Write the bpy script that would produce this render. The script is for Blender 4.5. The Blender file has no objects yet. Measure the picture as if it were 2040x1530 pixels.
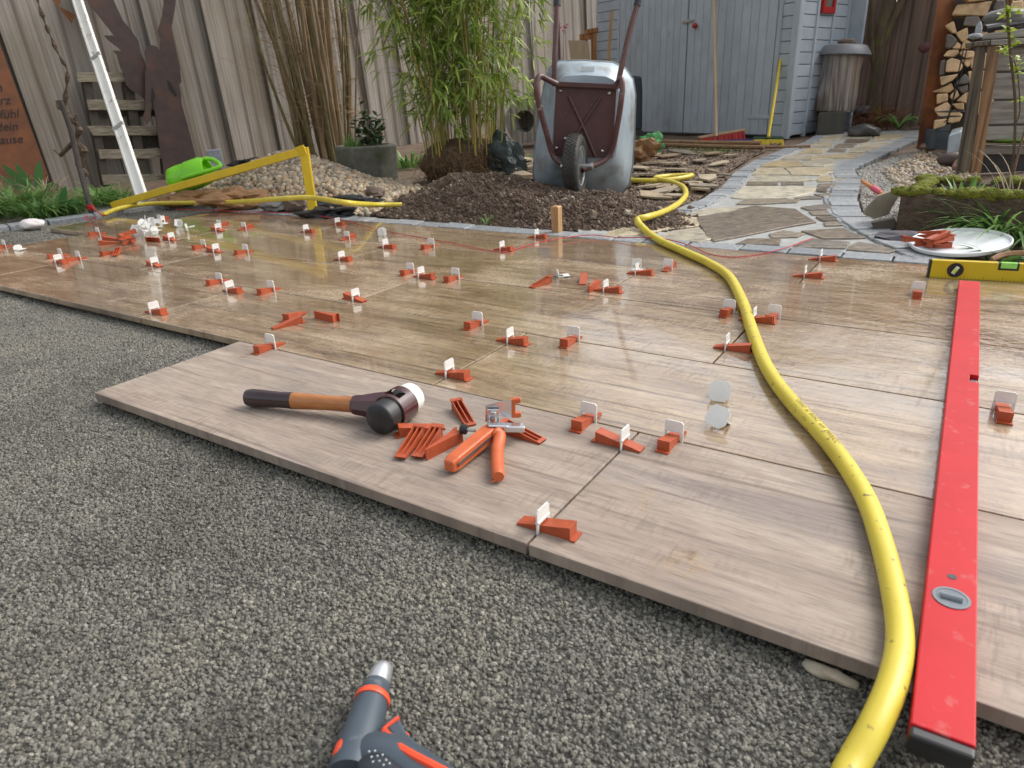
import bpy, bmesh, math, random
from mathutils import Vector, Matrix, Euler, noise
random.seed(11)
scene = bpy.context.scene
R = math.radians

# ---------------------------------------------------------------- camera
cam_data = bpy.data.cameras.new('camera')
cam_data.sensor_width = 36.0
cam_data.lens = 24.13
cam_data.clip_start = 0.02
cam_data.clip_end = 400
cam_data.dof.use_dof = True
cam_data.dof.focus_distance = 1.75
cam_data.dof.aperture_fstop = 9.0
camera = bpy.data.objects.new('camera', cam_data)
scene.collection.objects.link(camera)
scene.camera = camera
camera.matrix_world = Matrix(((0.838846, -0.177478, 0.514625, 0.47144),
                              (0.542651, 0.347663, -0.764631, -0.6776),
                              (-0.043211, 0.920669, 0.387944, 0.58996),
                              (0, 0, 0, 1)))

# ---------------------------------------------------------------- overcast sky, soft sun, exposure
SUN_AZ, SUN_EL = R(37), R(45)           # direction to the sun: azimuth from +Y towards +X, elevation
world = bpy.data.worlds.new('World')
scene.world = world
world.use_nodes = True
wn = world.node_tree
bg = wn.nodes['Background']
sky = wn.nodes.new('ShaderNodeTexSky')
sky.sky_type = 'NISHITA'
sky.sun_disc = False
sky.sun_elevation = SUN_EL
sky.sun_rotation = SUN_AZ
sky.air_density = 1.6
sky.dust_density = 4.0
sky.ozone_density = 1.0
hsv = wn.nodes.new('ShaderNodeHueSaturation')
hsv.inputs['Saturation'].default_value = 0.30
wn.links.new(sky.outputs['Color'], hsv.inputs['Color'])
wn.links.new(hsv.outputs['Color'], bg.inputs['Color'])
bg.inputs['Strength'].default_value = 0.15

sun_data = bpy.data.lights.new('sun', 'SUN')
sun_data.energy = 1.0
sun_data.angle = R(40)
sun_data.color = (1.0, 0.985, 0.955)
sun = bpy.data.objects.new('sun', sun_data)
scene.collection.objects.link(sun)
sun.location = (6, 4, 8)
sun.rotation_euler = Vector((math.sin(SUN_AZ)*math.cos(SUN_EL), math.cos(SUN_AZ)*math.cos(SUN_EL), math.sin(SUN_EL))).to_track_quat('Z', 'Y').to_euler()

scene.view_settings.view_transform = 'Standard'
scene.view_settings.look = 'None'
scene.view_settings.gamma = 1.0
scene.view_settings.use_curve_mapping = False
scene.view_settings.exposure = 0.68
scene.cycles.use_denoising = True
scene.cycles.max_bounces = 6
scene.cycles.diffuse_bounces = 3
scene.cycles.transparent_max_bounces = 6

# ---------------------------------------------------------------- helpers
COL = scene.collection

def tag(o, label=None, cat=None, group=None, kind=None):
    if label: o['label'] = label
    if cat: o['category'] = cat
    if group: o['group'] = group
    if kind: o['kind'] = kind
    return o

def link(o, parent=None):
    COL.objects.link(o)
    if parent is not None:
        o.parent = parent
        o.matrix_parent_inverse = parent.matrix_basis.inverted()
    return o

def empty(name, loc=(0, 0, 0), rot=(0, 0, 0)):
    e = bpy.data.objects.new(name, None)
    e.empty_display_size = 0.05
    e.location = loc
    e.rotation_euler = rot
    COL.objects.link(e)
    return e

def V(*a): return Vector(a[0] if len(a) == 1 else a)

class MB:
    def __init__(s): s.v = []; s.f = []
    def add(s, vs, fs):
        b = len(s.v)
        s.v += [tuple(v) for v in vs]
        s.f += [tuple(b+i for i in f) for f in fs]
        return s
    def box(s, c, size, M=None):
        hx, hy, hz = size[0]/2, size[1]/2, size[2]/2
        vs = [Vector((x, y, z)) for x in (-hx, hx) for y in (-hy, hy) for z in (-hz, hz)]
        if M is not None: vs = [M @ v for v in vs]
        c = V(c)
        return s.add([v+c for v in vs], [(0, 1, 3, 2), (4, 6, 7, 5), (0, 4, 5, 1), (2, 3, 7, 6), (0, 2, 6, 4), (1, 5, 7, 3)])
    def bar(s, a, b, w, h, up=(0, 0, 1)):
        """rectangular bar from a to b, w across, h along up"""
        a, b = V(a), V(b); d = (b-a).normalized(); x = d.cross(V(up)).normalized(); u = x.cross(d)
        vs = [p + x*i*w/2 + u*j*h/2 for p in (a, b) for i, j in ((-1, -1), (1, -1), (1, 1), (-1, 1))]
        return s.add(vs, [(0, 1, 2, 3), (7, 6, 5, 4), (0, 4, 5, 1), (1, 5, 6, 2), (2, 6, 7, 3), (3, 7, 4, 0)])
    def extrude(s, pts, d):
        """closed polygon pts extruded by vector d"""
        n = len(pts); d = V(d); pts = [V(q) for q in pts]
        return s.add(pts + [q+d for q in pts], [tuple(range(n-1, -1, -1)), tuple(range(n, 2*n))] + [(i, (i+1) % n, n+(i+1) % n, n+i) for i in range(n)])
    def extrude_away(s, pts, k):
        """extrude a front outline k metres backwards"""
        c = sum((V(q) for q in pts), Vector())/len(pts); d = c-camera.location; d.z = 0
        return s.extrude(pts, d.normalized()*k)
    def tube(s, pts, r, n=8, cap=True, flat=1.0):
        pts = [V(q) for q in pts]; m = len(pts); rs = r if isinstance(r, (list, tuple)) else [r]*m
        t = (pts[1]-pts[0]).normalized(); ref = Vector((0, 0, 1)) if abs(t.z) < .9 else Vector((1, 0, 0))
        u = t.cross(ref).normalized(); vs = []
        for i, q in enumerate(pts):
            t = (pts[min(i+1, m-1)]-pts[max(i-1, 0)]).normalized()
            u = (u - t*u.dot(t)).normalized(); w = t.cross(u)
            for k in range(n):
                a = 2*math.pi*k/n
                vs.append(q + (u*math.cos(a) + w*math.sin(a)*flat)*rs[i])
        fs = [(i*n+k, i*n+(k+1) % n, (i+1)*n+(k+1) % n, (i+1)*n+k) for i in range(m-1) for k in range(n)]
        if cap: fs += [tuple(range(n-1, -1, -1)), tuple((m-1)*n+k for k in range(n))]
        return s.add(vs, fs)
    def lathe(s, prof, n=20, M=None):
        vs = [Vector((r*math.cos(2*math.pi*k/n), r*math.sin(2*math.pi*k/n), z)) for r, z in prof for k in range(n)]
        if M is not None: vs = [M @ v for v in vs]
        m = len(prof)
        fs = [(i*n+k, i*n+(k+1) % n, (i+1)*n+(k+1) % n, (i+1)*n+k) for i in range(m-1) for k in range(n)]
        fs += [tuple(range(n-1, -1, -1)), tuple((m-1)*n+k for k in range(n))]
        return s.add(vs, fs)
    def loft(s, rings, cap0=True, cap1=True):
        n = len(rings[0]); m = len(rings)
        fs = [(i*n+k, i*n+(k+1) % n, (i+1)*n+(k+1) % n, (i+1)*n+k) for i in range(m-1) for k in range(n)]
        if cap0: fs.append(tuple(range(n-1, -1, -1)))
        if cap1: fs.append(tuple((m-1)*n+k for k in range(n)))
        return s.add([q for r in rings for q in r], fs)
    def rock(s, c, size, seed=0, sub=2, rough=.25, M=None):
        bm = bmesh.new(); bmesh.ops.create_icosphere(bm, subdivisions=sub, radius=1)
        vs = []
        for v in bm.verts:
            k = 1 + rough*noise.noise(v.co*1.3 + Vector((seed*3.1, seed*1.7, 0))) + rough*.4*noise.noise(v.co*3.1+Vector((0, seed, 0)))
            q = Vector((v.co.x*size[0], v.co.y*size[1], v.co.z*size[2]))*k
            vs.append((M @ q if M is not None else q) + V(c))
        fs = [tuple(v.index for v in f.verts) for f in bm.faces]; bm.free()
        return s.add(vs, fs)
    def mesh(s, name, mat=None, smooth=False, angle=None):
        me = bpy.data.meshes.new(name); me.from_pydata(s.v, [], s.f)
        bm = bmesh.new(); bm.from_mesh(me); bmesh.ops.recalc_face_normals(bm, faces=bm.faces); bm.to_mesh(me); bm.free()
        if mat: me.materials.append(mat)
        if smooth:
            for q in me.polygons: q.use_smooth = True
            if angle:
                try: me.set_sharp_from_angle(angle=R(angle))
                except Exception: pass
        return me
    def obj(s, name, mat, parent=None, smooth=False, angle=40, bevel=0, segs=2):
        o = bpy.data.objects.new(name, s.mesh(name, mat, smooth, angle))
        link(o, parent)
        if bevel:
            b = o.modifiers.new('bevel', 'BEVEL'); b.width = bevel; b.segments = segs; b.limit_method = 'ANGLE'; b.angle_limit = R(35)
        return o

def inst(me, name, loc, rot=(0, 0, 0), parent=None, scale=1):
    o = bpy.data.objects.new(name, me)
    o.location = loc
    if isinstance(rot, Matrix): o.rotation_euler = rot.to_euler()
    else: o.rotation_euler = rot
    o.scale = (scale,)*3 if not isinstance(scale, (tuple, list)) else scale
    return link(o, parent)

def spline(pts, n=8):
    P = [V(q) for q in pts]; P = [P[0]*2-P[1]] + P + [P[-1]*2-P[-2]]; out = []
    for i in range(1, len(P)-2):
        a, b, c, d = P[i-1:i+3]
        for k in range(n):
            t = k/n
            out.append(.5*((2*b)+(c-a)*t+(2*a-5*b+4*c-d)*t*t+(3*b-a-3*c+d)*t**3))
    out.append(P[-2]); return out

def T(x, y):
    """the garden rises gently away from the patio"""
    return .031*max(0.0, y-2.2)

# ---------------------------------------------------------------- materials (procedural)
MATS = {}
def nt(name):
    m = bpy.data.materials.new(name); m.use_nodes = True; t = m.node_tree
    return m, t, t.nodes['Principled BSDF']

def node(t, typ, **kw):
    n = t.nodes.new(typ)
    for k, v in kw.items():
        if k in n.inputs: n.inputs[k].default_value = v
        else: setattr(n, k, v)
    return n

def ramp(t, src, stops):
    r = t.nodes.new('ShaderNodeValToRGB'); e = r.color_ramp.elements
    while len(e) < len(stops): e.new(.5)
    for i, (p, c) in enumerate(stops):
        e[i].position = p; e[i].color = c if len(c) == 4 else (*c, 1)
    t.links.new(src, r.inputs[0]); return r

def mixc(t, fac, a, b, mode='MIX'):
    n = t.nodes.new('ShaderNodeMix'); n.data_type = 'RGBA'; n.blend_type = mode
    for sock, val in ((n.inputs[0], fac), (n.inputs[6], a), (n.inputs[7], b)):
        if isinstance(val, bpy.types.NodeSocket): t.links.new(val, sock)
        elif isinstance(val, (int, float)): sock.default_value = val
        else: sock.default_value = (*val, 1) if len(val) == 3 else val
    return n.outputs[2]

def coords(t, scale=(1, 1, 1), rnd=True, kind='Object', rot=(0, 0, 0)):
    tc = node(t, 'ShaderNodeTexCoord'); src = tc.outputs[kind]
    if rnd:
        oi = node(t, 'ShaderNodeObjectInfo'); ml = node(t, 'ShaderNodeVectorMath', operation='SCALE'); cb = node(t, 'ShaderNodeCombineXYZ')
        for k in range(3): t.links.new(oi.outputs['Random'], cb.inputs[k])
        ml.inputs[3].default_value = 37.0
        t.links.new(cb.outputs[0], ml.inputs[0])
        ad = node(t, 'ShaderNodeVectorMath', operation='ADD'); t.links.new(src, ad.inputs[0]); t.links.new(ml.outputs[0], ad.inputs[1]); src = ad.outputs[0]
    mp = node(t, 'ShaderNodeMapping'); mp.inputs['Scale'].default_value = scale; mp.inputs['Rotation'].default_value = rot
    t.links.new(src, mp.inputs[0]); return mp.outputs[0]

def noise_t(t, vec, scale, detail=4, rough=.55, dist=0):
    n = node(t, 'ShaderNodeTexNoise'); n.inputs['Scale'].default_value = scale; n.inputs['Detail'].default_value = detail
    n.inputs['Roughness'].default_value = rough; n.inputs['Distortion'].default_value = dist
    t.links.new(vec, n.inputs['Vector']); return n.outputs['Fac']

def bump(t, b, h, strength=.3, dist=.01, prev=None):
    n = node(t, 'ShaderNodeBump'); n.inputs['Strength'].default_value = strength; n.inputs['Distance'].default_value = dist
    t.links.new(h, n.inputs['Height'])
    if prev is not None: t.links.new(prev, n.inputs['Normal'])
    t.links.new(n.outputs[0], b.inputs['Normal']); return n.outputs[0]

def vary(t, col, amount, sat=0):
    oi = node(t, 'ShaderNodeObjectInfo'); mr = node(t, 'ShaderNodeMapRange'); mr.inputs[3].default_value = 1-amount; mr.inputs[4].default_value = 1+amount
    t.links.new(oi.outputs['Random'], mr.inputs[0])
    h = node(t, 'ShaderNodeHueSaturation'); t.links.new(col, h.inputs['Color']); t.links.new(mr.outputs[0], h.inputs['Value']); return h.outputs[0]

def mat(name, c, c2=None, rough=.6, scale=30, detail=4, lo=.35, hi=.65, bmp=0, bscale=None, bdist=.004, metal=0, stretch=(1, 1, 1), rnd=True, var=0, coat=0, spec=.5, dirt=None, dscale=9, dpos=(.55, .7)):
    if name in MATS: return MATS[name]
    m, t, b = nt(name); vec = coords(t, stretch, rnd)
    f = noise_t(t, vec, scale, detail)
    col = ramp(t, f, [(lo, c), (hi, c2 or tuple(x*.8 for x in c))]).outputs[0]
    if dirt:
        d = ramp(t, noise_t(t, coords(t, (1, 1, 1), rnd), dscale, 6), [(dpos[0], (0, 0, 0)), (dpos[1], (1, 1, 1))]).outputs[0]
        col = mixc(t, d, col, dirt)
    if var: col = vary(t, col, var)
    t.links.new(col, b.inputs['Base Color'])
    b.inputs['Roughness'].default_value = rough; b.inputs['Metallic'].default_value = metal
    b.inputs['Specular IOR Level'].default_value = spec
    if coat: b.inputs['Coat Weight'].default_value = coat; b.inputs['Coat Roughness'].default_value = .12
    if bmp: bump(t, b, noise_t(t, coords(t, stretch, rnd), bscale or scale*2, 5), bmp, bdist)
    MATS[name] = m; return m

def wood(name, light, dark, grain=(9, 9, .6), rough=.75, bmp=.4, knots=True, var=.12, tint=None, ringscale=5.0):
    """weathered timber: rings and streaks run along the local axis with the smallest factor"""
    m, t, b = nt(name); v = coords(t, grain)
    n1 = noise_t(t, v, 2.2, 8, .62, .6)
    w = node(t, 'ShaderNodeTexWave', wave_type='RINGS', rings_direction='SPHERICAL' if knots else 'X'); w.inputs['Scale'].default_value = 1.6
    w.inputs['Distortion'].default_value = 7.5; w.inputs['Detail'].default_value = 3; w.inputs['Detail Scale'].default_value = 1.2
    t.links.new(v, w.inputs['Vector'])
    fac = node(t, 'ShaderNodeMath', operation='MULTIPLY_ADD'); fac.inputs[1].default_value = .14 if knots else .30
    t.links.new(w.outputs['Fac'], fac.inputs[0]); t.links.new(n1, fac.inputs[2])
    col = ramp(t, fac.outputs[0], [(.36 if knots else .44, dark), (.52 if knots else .60, tuple((a+c)/2 for a, c in zip(dark, light))), (.70 if knots else .80, light)]).outputs[0]
    fine = noise_t(t, coords(t, tuple(g*9 for g in grain)), 3, 3)
    col = mixc(t, .28, col, mixc(t, 1, col, ramp(t, fine, [(.3, (.35, .33, .32)), (.7, (1.25, 1.25, 1.25))]).outputs[0], 'MULTIPLY'))
    if knots:
        wb2 = node(t, 'ShaderNodeTexWave', wave_type='BANDS', bands_direction='X'); wb2.inputs['Scale'].default_value = ringscale; wb2.inputs['Distortion'].default_value = 6.5
        wb2.inputs['Detail'].default_value = 2; wb2.inputs['Detail Scale'].default_value = .9; wb2.inputs['Detail Roughness'].default_value = .45
        t.links.new(coords(t, (1, 1, .13)), wb2.inputs['Vector'])
        col = mixc(t, .75, col, ramp(t, wb2.outputs['Fac'], [(.0, (.36, .33, .32)), (.07, (.62, .60, .59)), (.16, (.98, .97, .96)), (.6, (1.08, 1.07, 1.06))]).outputs[0], 'MULTIPLY')
        vo = node(t, 'ShaderNodeTexVoronoi'); vo.inputs['Scale'].default_value = 1.5; t.links.new(coords(t, (2.2, 2.2, 1.0)), vo.inputs['Vector'])
        kn = ramp(t, vo.outputs['Distance'], [(.0, (.30, .25, .22)), (.05, (.42, .38, .35)), (.075, (1.15, 1.12, 1.1)), (.10, (.72, .70, .68)), (.16, (1, 1, 1))]).outputs[0]
        col = mixc(t, 1, col, kn, 'MULTIPLY')
    if tint is not None:
        g = ramp(t, noise_t(t, coords(t, (1, 1, .5)), 1.6, 4), [(.45, (0, 0, 0)), (.7, (1, 1, 1))]).outputs[0]
        col = mixc(t, g, col, mixc(t, .55, col, tint))
    if var: col = vary(t, col, var)
    t.links.new(col, b.inputs['Base Color']); b.inputs['Roughness'].default_value = rough
    n = bump(t, b, fac.outputs[0], bmp*.35, .004); bump(t, b, fine, bmp*.6, .002, n)
    MATS[name] = m; return m

def leafmat(name, c, c2, rough=.45, var=.15, trans=.35):
    m, t, b = nt(name)
    gi = node(t, 'ShaderNodeNewGeometry')
    col = ramp(t, gi.outputs['Random Per Island'], [(.0, c), (.55, tuple((a+d)/2 for a, d in zip(c, c2))), (1, c2)]).outputs[0]
    t.links.new(col, b.inputs['Base Color']); b.inputs['Roughness'].default_value = rough; b.inputs['Specular IOR Level'].default_value = .4
    tr = node(t, 'ShaderNodeBsdfTranslucent'); t.links.new(col, tr.inputs[0])
    mx = node(t, 'ShaderNodeMixShader'); mx.inputs[0].default_value = trans
    t.links.new(b.outputs[0], mx.inputs[1]); t.links.new(tr.outputs[0], mx.inputs[2])
    t.links.new(mx.outputs[0], t.nodes['Material Output'].inputs[0]); MATS[name] = m; return m

def stonemat(name, cols, rough=.75, bmp=.5, bscale=60, scale=3, instanced=False, spec=.5, patchy=0):
    """a colour of its own for every stone (object / instance random) with mottling"""
    m, t, b = nt(name)
    oi = node(t, 'ShaderNodeObjectInfo')
    n = len(cols); col = ramp(t, oi.outputs['Random'], [(i/(n-1), c) for i, c in enumerate(cols)]).outputs[0]
    v = coords(t, (1, 1, 1))
    mott = ramp(t, noise_t(t, v, scale, 8, .68), [(.3, (.5, .5, .5)), (.5, (.95, .95, .95)), (.7, (1.32, 1.28, 1.22))]).outputs[0]
    col = mixc(t, 1, col, mott, 'MULTIPLY')
    if patchy:                                  # damp and dry areas of the whole bed
        gp_ = node(t, 'ShaderNodeNewGeometry')
        col = mixc(t, patchy, col, mixc(t, 1, col, ramp(t, noise_t(t, gp_.outputs['Position'], 2.6, 6, .62), [(.36, (.62, .60, .56)), (.52, (1, 1, 1)), (.68, (1.25, 1.22, 1.14))]).outputs[0], 'MULTIPLY'))
    t.links.new(col, b.inputs['Base Color']); b.inputs['Roughness'].default_value = rough; b.inputs['Specular IOR Level'].default_value = spec
    if bmp: bump(t, b, noise_t(t, v, bscale, 6), bmp, .006)
    MATS[name] = m; return m

def tilemat(name, wet):
    """wood-look porcelain plank; the wet ones carry a water film with drier, beaded patches"""
    m, t, b = nt(name)
    v = coords(t, (1, 1, 1))
    vs = coords(t, (1.0, 7.5, 1)); vf = coords(t, (5, 60, 1)); vp = coords(t, (.55, 2.8, 1))
    broad = noise_t(t, vp, 2.3, 5, .55, .9)
    streak = noise_t(t, vs, 2.6, 8, .66, .7)
    fine = noise_t(t, vf, 2.2, 6, .62, .4)
    c1 = ramp(t, broad, [(.30, (.165, .115, .080)), (.43, (.31, .235, .165)), (.55, (.43, .355, .265)), (.68, (.25, .205, .175))]).outputs[0]
    c2 = ramp(t, streak, [(.30, (.175, .128, .098)), (.48, (.34, .275, .21)), (.66, (.52, .445, .345))]).outputs[0]
    col = mixc(t, .5, c1, c2)
    col = mixc(t, .75, col, ramp(t, fine, [(.33, (.55, .51, .50)), (.5, (1, 1, 1)), (.7, (1.22, 1.20, 1.18))]).outputs[0], 'MULTIPLY')
    # crisp short marks of the print: pores along the grain, faint saw marks across it
    pore = noise_t(t, coords(t, (16, 170, 1)), 2.0, 7, .75)
    col = mixc(t, .8, col, ramp(t, pore, [(.36, (.62, .58, .56)), (.47, (1, 1, 1)), (.66, (1.12, 1.11, 1.1))]).outputs[0], 'MULTIPLY')
    saw = noise_t(t, coords(t, (90, 14, 1)), 1.6, 5, .6)
    sawm = ramp(t, noise_t(t, coords(t, (1, 2, 1)), 4.5, 4), [(.5, (0, 0, 0)), (.62, (1, 1, 1))]).outputs[0]
    col = mixc(t, sawm, col, mixc(t, 1, col, ramp(t, saw, [(.38, (.74, .71, .70)), (.52, (1.04, 1.03, 1.02))]).outputs[0], 'MULTIPLY'))
    # thin dark drying cracks printed along the plank
    wv = node(t, 'ShaderNodeTexWave', wave_type='BANDS', bands_direction='Y'); wv.inputs['Scale'].default_value = 1.1
    wv.inputs['Distortion'].default_value = 5.5; wv.inputs['Detail'].default_value = 4; wv.inputs['Detail Scale'].default_value = .7
    t.links.new(coords(t, (.35, 3.2, 1)), wv.inputs['Vector'])
    ck = ramp(t, wv.outputs['Fac'], [(.0, (.55, .5, .47)), (.035, (1, 1, 1))]).outputs[0]
    ckm = ramp(t, noise_t(t, coords(t, (1, 3, 1)), 3, 3), [(.45, (0, 0, 0)), (.6, (1, 1, 1))]).outputs[0]
    col = mixc(t, ckm, col, mixc(t, 1, col, ck, 'MULTIPLY'))
    col = vary(t, col, .07)
    rag = noise_t(t, v, 7.0, 10, .72)
    if wet:
        wmask = ramp(t, noise_t(t, coords(t, (1, 1.6, 1)), 2.1, 9, .68, .5), [(.40, (0, 0, 0)), (.53, (1, 1, 1))]).outputs[0]
        col = mixc(t, wmask, mixc(t, 1, col, (.93, .86, .77), 'MULTIPLY'), mixc(t, 1, col, (.84, .745, .63), 'MULTIPLY'))
        drops = noise_t(t, coords(t, (1, 1.5, 1)), 95, 3, .6)
        rr = mixc(t, wmask, ramp(t, drops, [(.42, (.40,)*3), (.60, (.11,)*3)]).outputs[0], (.065, .065, .065))
        t.links.new(rr, b.inputs['Roughness'])
        rip = noise_t(t, coords(t, (1, 1, 1), False, 'Object'), 34, 3, .55, .3)
        n = bump(t, b, rip, .34, .0045)
        n = bump(t, b, drops, .10, .0018, n)
        bump(t, b, fine, .10, .0006, n)
        b.inputs['Specular IOR Level'].default_value = .55
        t.links.new(mixc(t, wmask, (.3, .3, .3), (.9, .9, .9)), b.inputs['Coat Weight']); b.inputs['Coat Roughness'].default_value = .055; b.inputs['Coat IOR'].default_value = 1.38
    else:
        wmask = ramp(t, rag, [(.56, (0, 0, 0)), (.64, (1, 1, 1))]).outputs[0]
        wm2 = ramp(t, noise_t(t, v, 1.9, 3), [(.50, (0, 0, 0)), (.57, (1, 1, 1))]).outputs[0]
        wmask = mixc(t, 1, wmask, wm2, 'MULTIPLY')
        pale = mixc(t, .22, mixc(t, 1, col, (.80, .775, .785), 'MULTIPLY'), (.31, .278, .268))
        col = mixc(t, wmask, pale, mixc(t, 1, col, (.86, .79, .70), 'MULTIPLY'))
        t.links.new(mixc(t, wmask, (.58, .58, .58), (.16, .16, .16)), b.inputs['Roughness']); b.inputs['Specular IOR Level'].default_value = .35
        bump(t, b, fine, .16, .001)
    t.links.new(col, b.inputs['Base Color'])
    MATS[name] = m; return m

WET = tilemat('wet_tile', True)
DRY = tilemat('dry_tile', False)
ORANGE = mat('orange_plastic', (.42, .078, .025), (.35, .062, .02), .45, 60, bmp=.05, var=.06)
WHITE = mat('white_plastic', (.82, .82, .79), (.77, .77, .74), .4, 40)
def translucent(m, amount):
    """thin plastic lets some light through"""
    t = m.node_tree; b = t.nodes['Principled BSDF']; src = b.inputs['Base Color'].links[0].from_socket
    tr = node(t, 'ShaderNodeBsdfTranslucent'); t.links.new(src, tr.inputs[0])
    mx = node(t, 'ShaderNodeMixShader'); mx.inputs[0].default_value = amount
    t.links.new(b.outputs[0], mx.inputs[1]); t.links.new(tr.outputs[0], mx.inputs[2]); t.links.new(mx.outputs[0], t.nodes['Material Output'].inputs[0])
translucent(WHITE, .18)
GRIT = stonemat('basalt_grit', [(.066, .062, .051), (.13, .124, .103), (.19, .181, .15), (.105, .10, .082), (.265, .252, .212), (.092, .087, .071), (.16, .152, .126)], .55, .2, 600, 150, patchy=.9)
GRITBED = mat('grit_bed', (.028, .026, .022), (.09, .086, .075), .9, 240, 6, bmp=.8, bscale=300, bdist=.004, rnd=False)
PEBBLE = stonemat('river_pebble', [(.24, .165, .10), (.44, .345, .225), (.12, .10, .08), (.56, .47, .34), (.30, .25, .185), (.40, .24, .125), (.15, .135, .115), (.50, .38, .24), (.23, .18, .13)], .45, .15, 90, 14)
FINEPEB = stonemat('fine_gravel', [(.20, .19, .175), (.38, .36, .32), (.14, .13, .12), (.46, .43, .37), (.30, .25, .19)], .45, .1, 200, 30)
SOIL = mat('dark_soil', (.055, .033, .021), (.15, .095, .06), .85, 38, 8, .3, .7, bmp=1.0, bscale=70, bdist=.02, rnd=False)
GROUND = mat('bare_ground', (.11, .072, .045), (.20, .14, .095), .85, 9, 9, .35, .65, bmp=.8, bscale=45, bdist=.015, rnd=False, dirt=(.05, .065, .022), dscale=2.2, dpos=(.58, .68))
MORTAR = mat('grey_mortar', (.44, .44, .42), (.33, .33, .315), .32, 26, 6, bmp=.4, bscale=160, rnd=False)
GRANITE = stonemat('blue_grey_granite', [(.21, .225, .24), (.30, .315, .33), (.25, .26, .27), (.36, .37, .38)], .38, .7, 70, 60)
FLAG_LT = stonemat('pale_flagstone', [(.46, .34, .17), (.52, .44, .30), (.42, .37, .28), (.58, .52, .40), (.48, .38, .22)], .24, .9, 45, 16)
FLAG_DK = stonemat('brown_flagstone', [(.15, .11, .075), (.22, .175, .125), (.27, .22, .16), (.19, .165, .135)], .24, 1.0, 45, 22)
SLATE = stonemat('offcut_slate', [(.25, .175, .105), (.38, .31, .215), (.18, .145, .11), (.46, .38, .26), (.30, .22, .135)], .6, .5, 50, 14)
FENCEW = wood('weathered_fence', (.37, .335, .295), (.205, .178, .158), (8, 8, .2), .8, .3, tint=(.16, .12, .068), ringscale=2.0, var=.2)
FENCEB = wood('brown_fence', (.29, .19, .145), (.13, .085, .068), (8, 8, .2), .75, .3, tint=(.10, .07, .04), ringscale=2.0, var=.2)

# ================================================================ SETTING
def scatter(o, density, size, m, seed=0, sub=1, squash=.7, smooth=False, lump=.55, smin=.6, smax=1.4, align=False, base=True):
    """loose stones lying on the surface of o (geometry nodes)"""
    g = bpy.data.node_groups.new(o.name+'_stones', 'GeometryNodeTree')
    g.interface.new_socket('Geometry', in_out='INPUT', socket_type='NodeSocketGeometry')
    g.interface.new_socket('Geometry', in_out='OUTPUT', socket_type='NodeSocketGeometry')
    N, L = g.nodes, g.links
    gi = N.new('NodeGroupInput'); go = N.new('NodeGroupOutput')
    dp = N.new('GeometryNodeDistributePointsOnFaces'); dp.inputs['Density'].default_value = density; dp.inputs['Seed'].default_value = seed
    L.new(gi.outputs[0], dp.inputs['Mesh'])
    toi = N.new('GeometryNodeGeometryToInstance')
    for k in range(4):
        ico = N.new('GeometryNodeMeshIcoSphere'); ico.inputs['Radius'].default_value = 1; ico.inputs['Subdivisions'].default_value = sub
        nz = N.new('ShaderNodeTexNoise'); nz.noise_dimensions = '4D'; nz.inputs['Scale'].default_value = 1.1; nz.inputs['W'].default_value = k*5.3+seed; nz.inputs['Detail'].default_value = 1
        sb = N.new('ShaderNodeVectorMath'); sb.operation = 'SUBTRACT'; sb.inputs[1].default_value = (.5, .5, .5); L.new(nz.outputs['Color'], sb.inputs[0])
        sc = N.new('ShaderNodeVectorMath'); sc.operation = 'SCALE'; sc.inputs[3].default_value = lump*2; L.new(sb.outputs[0], sc.inputs[0])
        sp = N.new('GeometryNodeSetPosition'); L.new(ico.outputs['Mesh'], sp.inputs['Geometry']); L.new(sc.outputs[0], sp.inputs['Offset'])
        tr = N.new('GeometryNodeTransform'); tr.inputs['Scale'].default_value = (1, .82-.06*k, squash); L.new(sp.outputs[0], tr.inputs['Geometry'])
        ss = N.new('GeometryNodeSetShadeSmooth'); ss.inputs['Shade Smooth'].default_value = smooth; L.new(tr.outputs[0], ss.inputs[0])
        sm = N.new('GeometryNodeSetMaterial'); sm.inputs['Material'].default_value = m; L.new(ss.outputs[0], sm.inputs[0])
        L.new(sm.outputs[0], toi.inputs[0])
    rv = N.new('FunctionNodeRandomValue'); rv.data_type = 'FLOAT_VECTOR'
    k = .5 if align else 3.14
    rv.inputs[0].default_value = (-k, -k, -3.14); rv.inputs[1].default_value = (k, k, 3.14); rv.inputs['Seed'].default_value = seed+3
    rs = N.new('FunctionNodeRandomValue'); rs.data_type = 'FLOAT'; rs.inputs[2].default_value = smin*size; rs.inputs[3].default_value = smax*size; rs.inputs['Seed'].default_value = seed+9
    ip = N.new('GeometryNodeInstanceOnPoints'); ip.inputs['Pick Instance'].default_value = True
    L.new(dp.outputs['Points'], ip.inputs['Points']); L.new(toi.outputs[0], ip.inputs['Instance'])
    L.new(rv.outputs[0], ip.inputs['Rotation']); L.new(rs.outputs[1], ip.inputs['Scale'])
    j = N.new('GeometryNodeJoinGeometry'); L.new(ip.outputs[0], j.inputs[0])
    if base: L.new(gi.outputs[0], j.inputs[0])
    L.new(j.outputs[0], go.inputs[0])
    md = o.modifiers.new('stones', 'NODES'); md.node_group = g
    return o

def fx(a, b, n): return [a+(b-a)*i/n for i in range(n+1)]

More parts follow.
